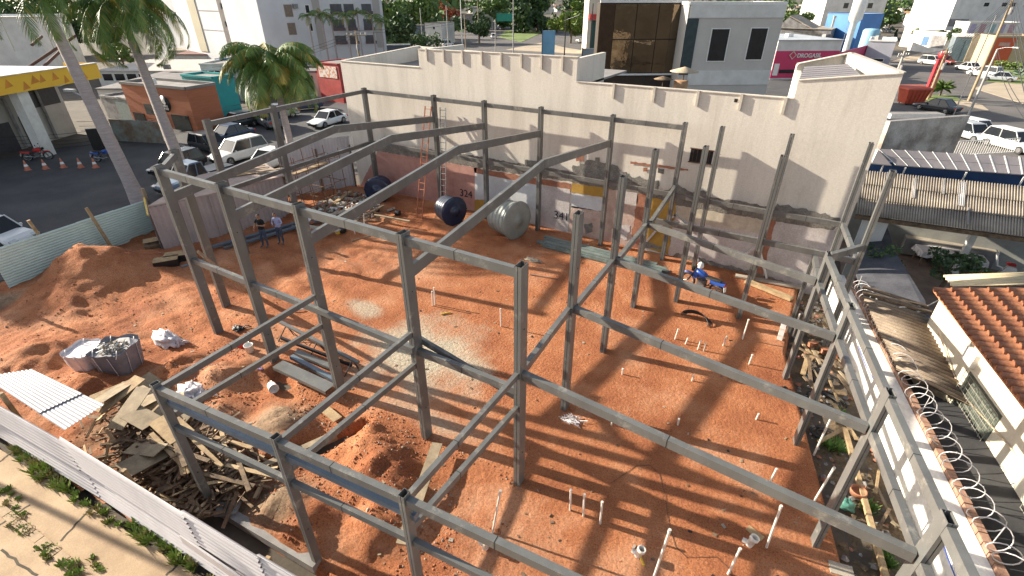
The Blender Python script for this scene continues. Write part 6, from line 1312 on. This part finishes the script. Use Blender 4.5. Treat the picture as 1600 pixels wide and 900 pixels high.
# row of shops
os_ = Blk('orange_wood_shop', 'orange timber clad shop with a round black sign', 'shop', 206, 302, 180, 51, 47.5, 3.2, zof(134,48.5), mat('orange_cladding',(.44,.15,.07),(.36,.115,.055),1.4,.7,stretch=(.5,.5,8)), roofg, .25)
os_.panel(.66,.92,GZ,1.15,mat('dark_shopglass',(.05,.06,.06),None,2,.1),'shop_window',.06); os_.panel(.04,.22,GZ,.9,glassd,'door',.06)
c = os_.a+os_.d*os_.L*.64-os_.n*.12; m = M(); ax = -os_.n; m.lathe([(0,0),(0,.75),(.06,.75),(.06,0)], Vector((c.x,c.y,zof(163,48))), ax, 28); sg = m.build('round_sign', blackp, os_.rt)
cc = Vector((c.x,c.y,zof(163,48)))+ax*.075; X = os_.d; Zv = Vector((0,0,1))
m = M(); pts = [] 
for k in range(30):
    t = 2*math.pi*k/30; r_ = .23*(1-.13*max(0,math.cos(t-math.pi/2))**8-.10*max(0,math.cos(t+math.pi/2))**10-.33*max(0,math.cos(t-.25))**22); pts.append(cc+X*r_*math.cos(t)+Zv*(r_*math.sin(t)+.17))
m.add(pts,[tuple(range(30))]); l0 = cc+Zv*.46; m.add([l0+X*.0+Zv*-.06,l0+X*.09+Zv*-.0,l0+X*.10+Zv*.12,l0+X*.01+Zv*.05],[(0,1,2,3)]); m.build('apple_emblem', whitep, sg)
text_mesh('APPLE\nSTORE', .26, .004, 'sign_lettering', whitep, os_.rt, tuple(cc-Zv*.33), tuple(X), (0,0,1), True)
os_.panel(.28,.42,.9,1.9,black,'small_sign',.1,.06)
ts_ = Blk('teal_shop', 'teal painted shop with dark upper windows between the orange shop and the drooping palm', 'shop', 296, 342, 160, 56, 54, 2.6, zof(118,55), mat('teal_paint',(.02,.34,.33),(.02,.27,.27),.5,.6), None, .2)
ts_.panel(.45,.95,GZ,1.6,glassd,'shop_window',.06); ts_.panel(.1,.35,GZ,2.2,mat('dark_awning',(.05,.05,.07)),'awning',.5,.5)
ws_ = Blk('white_shop', 'white two storey shop with dark ribbon windows right of the teal shop', 'shop', 320, 400, 130, 62, 62, 8, zof(100,62), white, None, .2)
for i in range(4): ws_.window(.03+.12*i,.12+.12*i,zof(124,61.5),zof(110,61.5))
ws_.panel(.55,.62,GZ,2.5,concg,'downpipe',.1); 
gs_ = Blk('grey_workshop', 'low grey workshop left of the orange timber shop', 'shop', 168, 210, 180, 54, 52, 6, zof(152,53), concg, None, .2); gs_.panel(.5,.95,GZ,1.8,mat('green_grey_door',(.22,.27,.26),None,4,.7),'roller_door',.06)
rs_ = Blk('painted_billboard_shop', 'shop front painted red and orange just left of the hall corner', 'shop', 497, 531, 120, 62, 60, 4, zof(98,61), mat('mural_red',(.45,.04,.03),(.30,.03,.03),2,.6), None, .1); rs_.panel(.1,.9,zof(122,60.8),zof(103,60.8),mat('mural_orange',(.55,.22,.12),(.65,.6,.55),3,.6,lo=.48,hi=.52),'mural_panel',.06)
for i,(pl,pr,y0_,y1_,d,mt_,lb_) in enumerate(((150,420,95,112,72,mat('long_roof',(.50,.46,.42),(.40,.36,.33),.6,.8),'long low building with pale sheet roof behind the palms'),(262,400,62,80,92,asb,'wide brown corrugated roof in front of the apartment blocks'),(150,240,119,140,60,mat('slate_roof',(.22,.20,.20),(.15,.14,.14),.8,.9),'grey brown workshop roof behind the tallest palm trunk'),(275,330,72,86,86,mat('maroon_roof',(.20,.09,.08),(.15,.07,.06),1,.8),'small maroon roofed house below the wide brown roof'))):
    bk_ = Blk('low_building', lb_, 'building', pl, pr, (y0_+y1_)/2+8, d, d, .5, zof(y1_,d), white, None, 0)
    m = M(); k_ = max(2.5, (y1_-y0_)*.36); e = .25; A3, B3 = bk_.a-bk_.n*e, bk_.b-bk_.n*e; q = bk_.n*(k_*2); za = zof(y1_,d); d2 = d+k_*2*.9; zb_ = max(za+.3, zof(y0_,d2)); m.hexa([Vector((A3.x,A3.y,za)),Vector((B3.x,B3.y,za)),Vector((B3.x+q.x,B3.y+q.y,zb_)),Vector((A3.x+q.x,A3.y+q.y,zb_))]+[Vector((A3.x,A3.y,za+.15)),Vector((B3.x,B3.y,za+.15)),Vector((B3.x+q.x,B3.y+q.y,zb_+.15)),Vector((A3.x+q.x,A3.y+q.y,zb_+.15))]); m.build('roof', mt_, bk_.rt)
    if i == 0:
        for k in range(6): bk_.window(.03+.07*k,.085+.07*k,za-1.2,za-.3)
p = at(350,98,66); m = M(); m.box(p,(1.5,1.3,1.1),.3); tag(m.build('roof_tank', mat('blue_box',(.05,.13,.28),None,2,.5)),'blue square water tank on a roof behind the teal shop','water tank')
bw = Blk('slate_wall', 'long slate blue boundary wall in front of the balcony apartments', 'wall', 448, 642, 80, 88, 92, .3, zof(70,90), mat('slate_wall',(.13,.14,.17),(.09,.10,.12),.3,.8), None, 0); bw.panel(0,1,zof(71.5,90),zof(69.6,90),whitep,'coping',.1,.3)
# apartments
ap = mat('apartment_white',(.62,.62,.63),(.52,.52,.54),.25,.85,fine=.04); apc = mat('apartment_cream',(.50,.45,.32),(.42,.38,.28),.3,.85); apg = mat('apartment_greige',(.42,.39,.36),(.36,.33,.31),.3,.85)
A1 = Blk('apartment_block', 'white apartment block with plain end wall at the top left', 'apartment building', 228, 300, 30, 96, 88, 12, 15.5, ap, None, .3); A1.window(.7,.74,zof(24,90),zof(18,90)); A1.window(.72,.80,zof(41,90),zof(34,90))
A2 = Blk('apartment_block', 'apartment block with a cream stair strip and greige window face', 'apartment building', 345, 415, 30, 79, 84, 12, 15.5, apg, None, .3)
for (y0_,y1_) in ((13,5),(41,33),):
    for s0,w_ in ((.07,.05),(.42,.06),(.70,.16)): A2.window(s0,s0+w_,zof(y0_,81),zof(y1_,81),mat('alu_frame',(.3,.3,.3)))
a_ = A2.a; e_ = at(300,30,84); e_.z = 0; m = M(); dd = (e_-a_); m.hexa([Vector((q.x,q.y,z)) for z in (GZ,15.5) for q in (a_,e_,e_+A2.n*6,a_+A2.n*6)]); m.build('white_wing', ap, A2.rt); dn = dd.normalized(); nn2 = Vector((-dn.y,dn.x,0)); nn2 = nn2 if nn2.dot(Vector((CX,CY,0))-a_) > 0 else -nn2
m = M(); s0, s1 = a_+dd*.72+nn2*.02, a_+dd*.99+nn2*.02; m.hexa([Vector((q.x,q.y,z)) for z in (3,15.4) for q in (s0,s1,s1+nn2*.1,s0+nn2*.1)]); m.build('cream_strip', apc, A2.rt)
for z in (9.2,6.4,12): m = M(); m.beam(Vector((a_.x,a_.y,z))+nn2*.04,Vector((a_.x,a_.y,z))+dd*.7+nn2*.04,.05,.05); m.build('joint', concg, A2.rt)
A3 = Blk('apartment_block', 'white apartment block with brown shutter windows left of the balcony block', 'apartment building', 408, 492, 35, 70, 76, 10, 15.5, ap, None, .3)
for (y0_,y1_) in ((25,8),(54,37)): A3.window(.47,.59,zof(y0_,73),zof(y1_,73),mat('shutter_brown',(.30,.23,.18)),mat('shutter_slat',(.24,.18,.14),None,4,.7)); A3.window(.86,.93,zof(y0_-5,75),zof(y1_,75))
A3.panel(.62,.70,zof(13,74),zof(6,74),concg,'air_conditioner',.4,.4)
A4 = Blk('apartment_block', 'apartment block with recessed balconies behind a row of small palms', 'apartment building', 490, 600, 35, 76, 79, 10, 15.5, ap, None, .3)
for (y0_,y1_) in ((22,6),(48,30),(70,56)):
    for s0,w_ in ((.26,.16),(.45,.14),(.70,.14)):
        A4.panel(s0,s0+w_,zof(y0_,77.5),zof(y1_,77.5),mat('balcony_dark',(.09,.09,.10),None,2,.5),'balcony_opening',.05); A4.panel(s0-.01,s0+w_+.01,zof(y0_,77.3),zof(y0_-5,77.3),mat('balcony_rail',(.10,.07,.08),None,2,.3),'balcony_rail',.9,.05)
for s0 in (.02,.86): A4.panel(s0,s0+.1,4,15.4,apg,'greige_strip',.05)
spm = [(487,14),(508,10),(522,16),(545,12),(563,10),(585,14),(598,22)]
for i,(px,y) in enumerate(spm):
    q = at(px,60,71+i%3); palm(['small palm standing before the shutter windows of the white block','small palm before the left balconies','small palm between the left balconies','small palm before the middle balconies','small palm with dark crown before the right balconies','small palm at the right end of the balcony block','small palm beside the dark trees right of the balcony block'][i], (q.x,q.y,GZ), Vector((q.x,q.y,zof(y+12,72))), .13,.1, 11, 1.9, 40+i, green=0, leaf_l=.5, nl=14)
rr = random.Random(15)
# trees
TL = [('tall dark tree at the top left behind the billboard frame',15,20,105,9,5.5,LD,2500),('dark tree between the two tall palms',90,30,108,9,6,LD,2500),('dark tree right of the second palm',150,35,110,8.5,5,LD,2200),('pale green bushy tree left of the long roof',188,88,84,4.5,2.2,LL_,1200),
 ('dark tree right of the balcony block',610,40,100,9,4.5,LD,2600),('dense tree behind the hedge',640,25,140,12,6,LM,2600),('tall tree beyond the white house',690,15,190,13,6.5,LM,2400),('round dark green tree beside the middle street',748,40,140,7.5,4.0,LD,2400),('tree behind the middle street at the top',770,15,200,12,6,LM,2000),('wide dark tree above the middle street',840,22,185,12,9,LD,3200),('tree at the top edge right of the wide dark one',905,15,200,13,6,LD,1800),
 ('lime green spreading tree on the street corner',893,38,140,9.2,5.2,LL_,3400),('green tree behind the annex at the top right',1240,20,128,9.5,4.2,LM,2400),('lime green round tree on the far right street',1396,20,185,8.6,4.6,LL_,2400),('tree by the white water tower at the top',1366,10,220,12,5,LD,1600),('bushy tree left of the pale house',1452,62,128,5.5,2.6,LM,1300),('dark bushy tree right of the grey gate',1497,62,112,6.2,3.0,LD,1800),('small tree by the low pale house',1478,40,140,6,2.6,LM,1000),
 ('low leafy palm bush just behind the hall parapet',818,92,62,2.6,1.5,LM,1200),('low leafy bush behind the middle of the parapet',770,88,72,2.8,1.8,LM,1200),('blue green leafy bush behind the parapet near the blue panel',858,80,70,2.9,1.4,LD,900)]
for i,(lb_,px,y,d,h,r_,mt_,n_) in enumerate(TL): q = at(px,y,d); tree(lb_,0,0,h,r_,n_,mt_,100+i,p=Vector((q.x,q.y,GZ)))
q = at(700,30,175); tree('orange flowering tree beyond the white house',0,0,9.5,3.6,1500,(mat('flame_flower',(.50,.10,.04),(.3,.08,.03),1,.6),leafB),300,p=Vector((q.x,q.y,GZ)))
hm_ = M()
for i in range(10): q = at(598+i*9,66,128); crown(hm_, Vector((q.x,q.y,1.0)), 2.4,1.8,1.9,420,.22,rr)
tag(hm_.build('hedge', [leafA, leafB]), 'long clipped green hedge between the dark trees and the middle street', 'hedge')
h1 = Blk('small_white_house', 'small white house with one dark window behind the hedge', 'house', 664, 690, 45, 140, 138, 7, zof(36,139), white, asb, 0); h1.panel(.5,.6,zof(46,138),zof(42,138),dark,'window',.05)
h2 = Blk('grey_shed', 'long grey shed left of the small white house', 'shed', 625, 664, 45, 142, 142, 6, zof(40,142), mat('shed_blue',(.22,.26,.32),None,.5,.7), asb, 0)
h3 = Blk('red_awning_shop', 'beige shop with red awning left of the mirrored building', 'shop', 918, 940, 40, 112, 112, 8, 11.4, cream, None, .2); h3.panel(.1,.98,zof(31,111),zof(22,111),red,'awning',.9,.9); h3.panel(.25,.95,GZ,zof(32,111),mat('dark_teal',(.03,.08,.07)),'shop_window',.05)
for i,(pl,pr,y0_,y1_,d,lb_,mt_) in enumerate(((847,867,47,90,84,'tall pale blue panel on the street behind the hall parapet',mat('panel_blue',(.20,.42,.60),(.16,.36,.52),.5,.5)),(909,936,75,112,72,'grey blue panel beside the navy cars',mat('panel_grey',(.26,.32,.36),(.22,.28,.32),.5,.5)))):
    b_ = Blk('street_panel', lb_, 'panel', pl, pr, (y0_+y1_)/2, d, d, .3, zof(y0_,d), mt_, None, 0); b_.panel(-.02,.02,GZ,zof(y0_,d)+.1,blackp,'post',.1,.4)
m = M(); q = at(789,27,100); m.box(q,(3.4,.08,1.4),AZ); tag(m.build('green_road_sign', mat('sign_green',(.02,.30,.20),None,2,.4)),'green road sign hanging over the middle street','road sign')
sheet('traffic_island', [g(790,78,GZ),g(900,84,GZ),g(940,84,GZ),g(880,74,GZ),g(850,66,GZ)], GZ+.05, sheetsand); sheet('island_lawn', [g(780,58,GZ),g(815,66,GZ),g(850,50,GZ),g(840,45,GZ),g(790,48,GZ)], GZ+.07, lawn)
# far neighbourhood read as one mass
fm2 = M(); rr = random.Random(99); mats_ = [white, cream, asb, terra, concg, mat('far_roof_grey',(.30,.29,.28)), mat('far_blue',(.15,.25,.35))]
for i in range(420):
    d = rr.uniform(190,900); px = rr.uniform(-150,1750); q = at(px,10,d); s = rr.uniform(6,14); h = rr.uniform(2.6,5.5)*(1.6 if rr.random() < .12 else 1); rz = rr.uniform(0,3)
    fm2.box((q.x,q.y,GZ+h/2),(s,s*rr.uniform(.6,1.2),h),rz,rr.choice([0,1,0,4])); fm2.box((q.x,q.y,GZ+h+.25),(s*1.05,s*1.0,.4),rz,rr.choice([2,3,5,2,3]))
tag(fm2.build('distant_houses', mats_), 'distant low houses and roofs spreading to the horizon', 'houses', kind='stuff')
fm3 = M()
for i in range(520):
    d = rr.uniform(150,800); px = rr.uniform(-150,1750)
    if (700 < px < 960 and d < 260) or (px > 1380 and d < 230): continue
    q = at(px,10,d); r_ = rr.uniform(3,7); crown(fm3, (q.x,q.y,GZ+r_*.9), r_, r_, r_*.85, 110, r_*.22, rr)
tag(fm3.build('distant_trees', [leafA, leafB]), 'distant trees spreading between the houses to the horizon', 'trees', kind='stuff')
# cones, motorcycle and bits at the station
for i,(px,py) in enumerate(((44,266),(72,264),(100,262),(127,262),(150,262))):
    p = g(px,py,GZ); rt = root('traffic_cone', ['faded traffic cone nearest the white canopy pillar','second traffic cone from the white pillar','middle one of the five traffic cones','fourth traffic cone from the white pillar','traffic cone nearest the tall palm trunk'][i], 'traffic cone', p, 'traffic cones on the station forecourt'); m = M(); m.lathe([(.03,.19),(.25,.14),(.25,.139),(.45,.09),(.45,.089),(.75,.03),(.76,0)],p,(0,0,1),14); m.build('cone', mat('cone_orange',(.55,.20,.12),(.45,.15,.09),5,.7), rt); m = M(); m.lathe([(.30,.135),(.46,.095),(.46,.092)],p+Vector((0,0,.0)),(0,0,1),14); m.build('white_band', whitep, rt); m = M(); m.box(p+Vector((0,0,.02)),(.4,.4,.04)); m.build('base', mat('cone_orange',(.55,.20,.12)), rt)
moto('red motorcycle parked in the shade under the yellow canopy', g(62,250,GZ), .9, red, 'motorcycle')
moto('blue motorcycle parked against the workshop behind the tallest palm', g(168,252,GZ), .7, blue, 'motorcycle')
p = g(152,250,GZ); tag(None or (lambda m: (m.box((p.x-1.5,p.y+1.2,.9),(1.2,.3,1.8),.9), m.build('display_rack', blackp))[1])(M()), 'dark display rack against the workshop wall near the palm trunk', 'rack')
fm_ = Blk('sheet_gate', 'rusty stained green grey sheet gate right of the tall palm trunk', 'gate', 190, 262, 240, 46, 45, .1, GZ+1.9, mat('rust_sheet',(.30,.33,.30),(.22,.15,.10),.9,.8,lo=.4,hi=.6), None, 0)
wire('wires sagging low across the left street', at(-40,215,38), at(330,160,52), .9, .02, k=5, gap=.28); wire('long wires above the orange shop', at(120,190,44), at(420,150,56), .7, .018, k=4, gap=.4)
lq = at(150,155,33); m = M(); m.tube([at(128,150,33), at(112,142,33)],.05,6); m.box(at(109,141,33),(.75,.3,.14),.3); tag(m.build('lamp_head', mat('lamp_grey',(.45,.45,.45),None,3,.4)),'grey street lamp head beside the tallest palm trunk','street lamp')
m = M(); m.tube([(-20,-8.5,GZ),(-20,-8.5,8.8)],.08,8); tag(m.build('pavement_pole', polec),'pole standing on the front pavement outside the picture','pole')

lo_ = root('unseen_shade_block', 'plain unseen block left of the filling station, shaped to shade the left soil', 'building', (-58,-6,0)); m = M(); m.prism([(-54,-9.6),(-54,-4.6),(-62,-4.6),(-62,-9.6)], GZ, 14.3); m.prism([(-54.01,-4.59),(-54.01,2.6),(-62,2.6),(-62,-4.59)], GZ, 16.6); m.build('wall', wh_g, lo_)  # unseen block, its two heights set to cast the shade over the left soil

bs_ = Blk('beige_shop', 'beige low shop with dark doors behind the drooping palm', 'shop', 402, 498, 140, 66, 65, 5, zof(112,65), cream, concg, .25)
for k in range(4): bs_.panel(.06+.24*k,.22+.24*k,GZ,2.3,mat('dark_door',(.07,.06,.06),None,3,.5),'door',.06)
car('hatch', cd_, 'd', (300,262), (262,274), 'dark hatchback parked left of the steel blue pickup truck')
car('sedan', cs_, 's', (452,182), (418,186), 'silver sedan parked at the kerb before the beige shop')
car('hatch', cb_, 'n', (492,170), (462,173), 'navy hatchback parked at the kerb right of the silver sedan')
def rooftop(label, px, py, d, s, mt, nm='rooftop_unit', cat='rooftop unit'):
    p = at(px,py,d); m = M(); m.box(p+Vector((0,0,s*.35)),(s,s*.8,s*.7),AZ+.2); m.box(p+Vector((0,0,s*.72)),(s*.8,s*.6,s*.06),AZ+.2); return tag(m.build(nm, mt), label, cat)
rooftop('white air conditioning unit on the wide brown roof', 345, 72, 92, .9, whitep); rooftop('grey box on the long pale roof behind the second palm', 262, 108, 71, .8, concg)
rooftop('white unit on the pharmacy roof near its left end', 1232, 60, 82, 1.0, whitep); rooftop('grey unit on the pharmacy roof near its right end', 1290, 62, 82, 1.1, concg)
rooftop('white unit on top of the orange timber shop', 238, 132, 49, .7, whitep); rooftop('grey unit on top of the grey shop by the pharmacy', 1372, 62, 90, .9, concg)
# crates, scraps and footprints worth of litter on the soil
rr = random.Random(55); lm = M()
for i in range(260):
    x, y = rr.uniform(-17,6.5), rr.uniform(-3.5,14.5)
    if x > edge_right(y)-.3: continue
    k = rr.choice([0,1,2,3]); s = rr.uniform(.03,.12); lm.box((x,y,soil_h(x,y)+.012),(s,s*rr.uniform(.2,.8),.012),rr.uniform(0,3.1),k)
tag(lm.build('litter', [woodg, conc, black, woodo]), 'tiny chips and scraps littering the red floor', 'litter', kind='stuff')

ORD = ['first','second','third','fourth','fifth','sixth','seventh','eighth','ninth','tenth','eleventh','twelfth','thirteenth','fourteenth','fifteenth','sixteenth','seventeenth','eighteenth']
def scr_x(o):
    c = sum((v.co for v in o.data.vertices), Vector())/len(o.data.vertices) - Vector((CX,CY,CH)); return c.dot(_Rt)/c.dot(_D)
for pre, grp, txt in (('plywood_offcut','plywood offcuts on the wood heap','weathered plywood offcut on the wood heap, %s offcut from the left'),('long_plank','long planks on the wood heap','long narrow plank lying across the wood heap, %s such plank from the left')):
    for i, o in enumerate(sorted([o for o in bpy.data.objects if o.get('group') == grp], key=scr_x)): o['label'] = txt % ORD[i]
seen = {}
for o in sorted([o for o in bpy.data.objects if o.get('group') == 'loose boards on the dirt strip'], key=lambda o: -o.data.vertices[0].co.y):
    k = o['label']; seen[k] = seen.get(k, 0)+1; o['label'] = k + ', %s from back' % ORD[seen[k]-1]
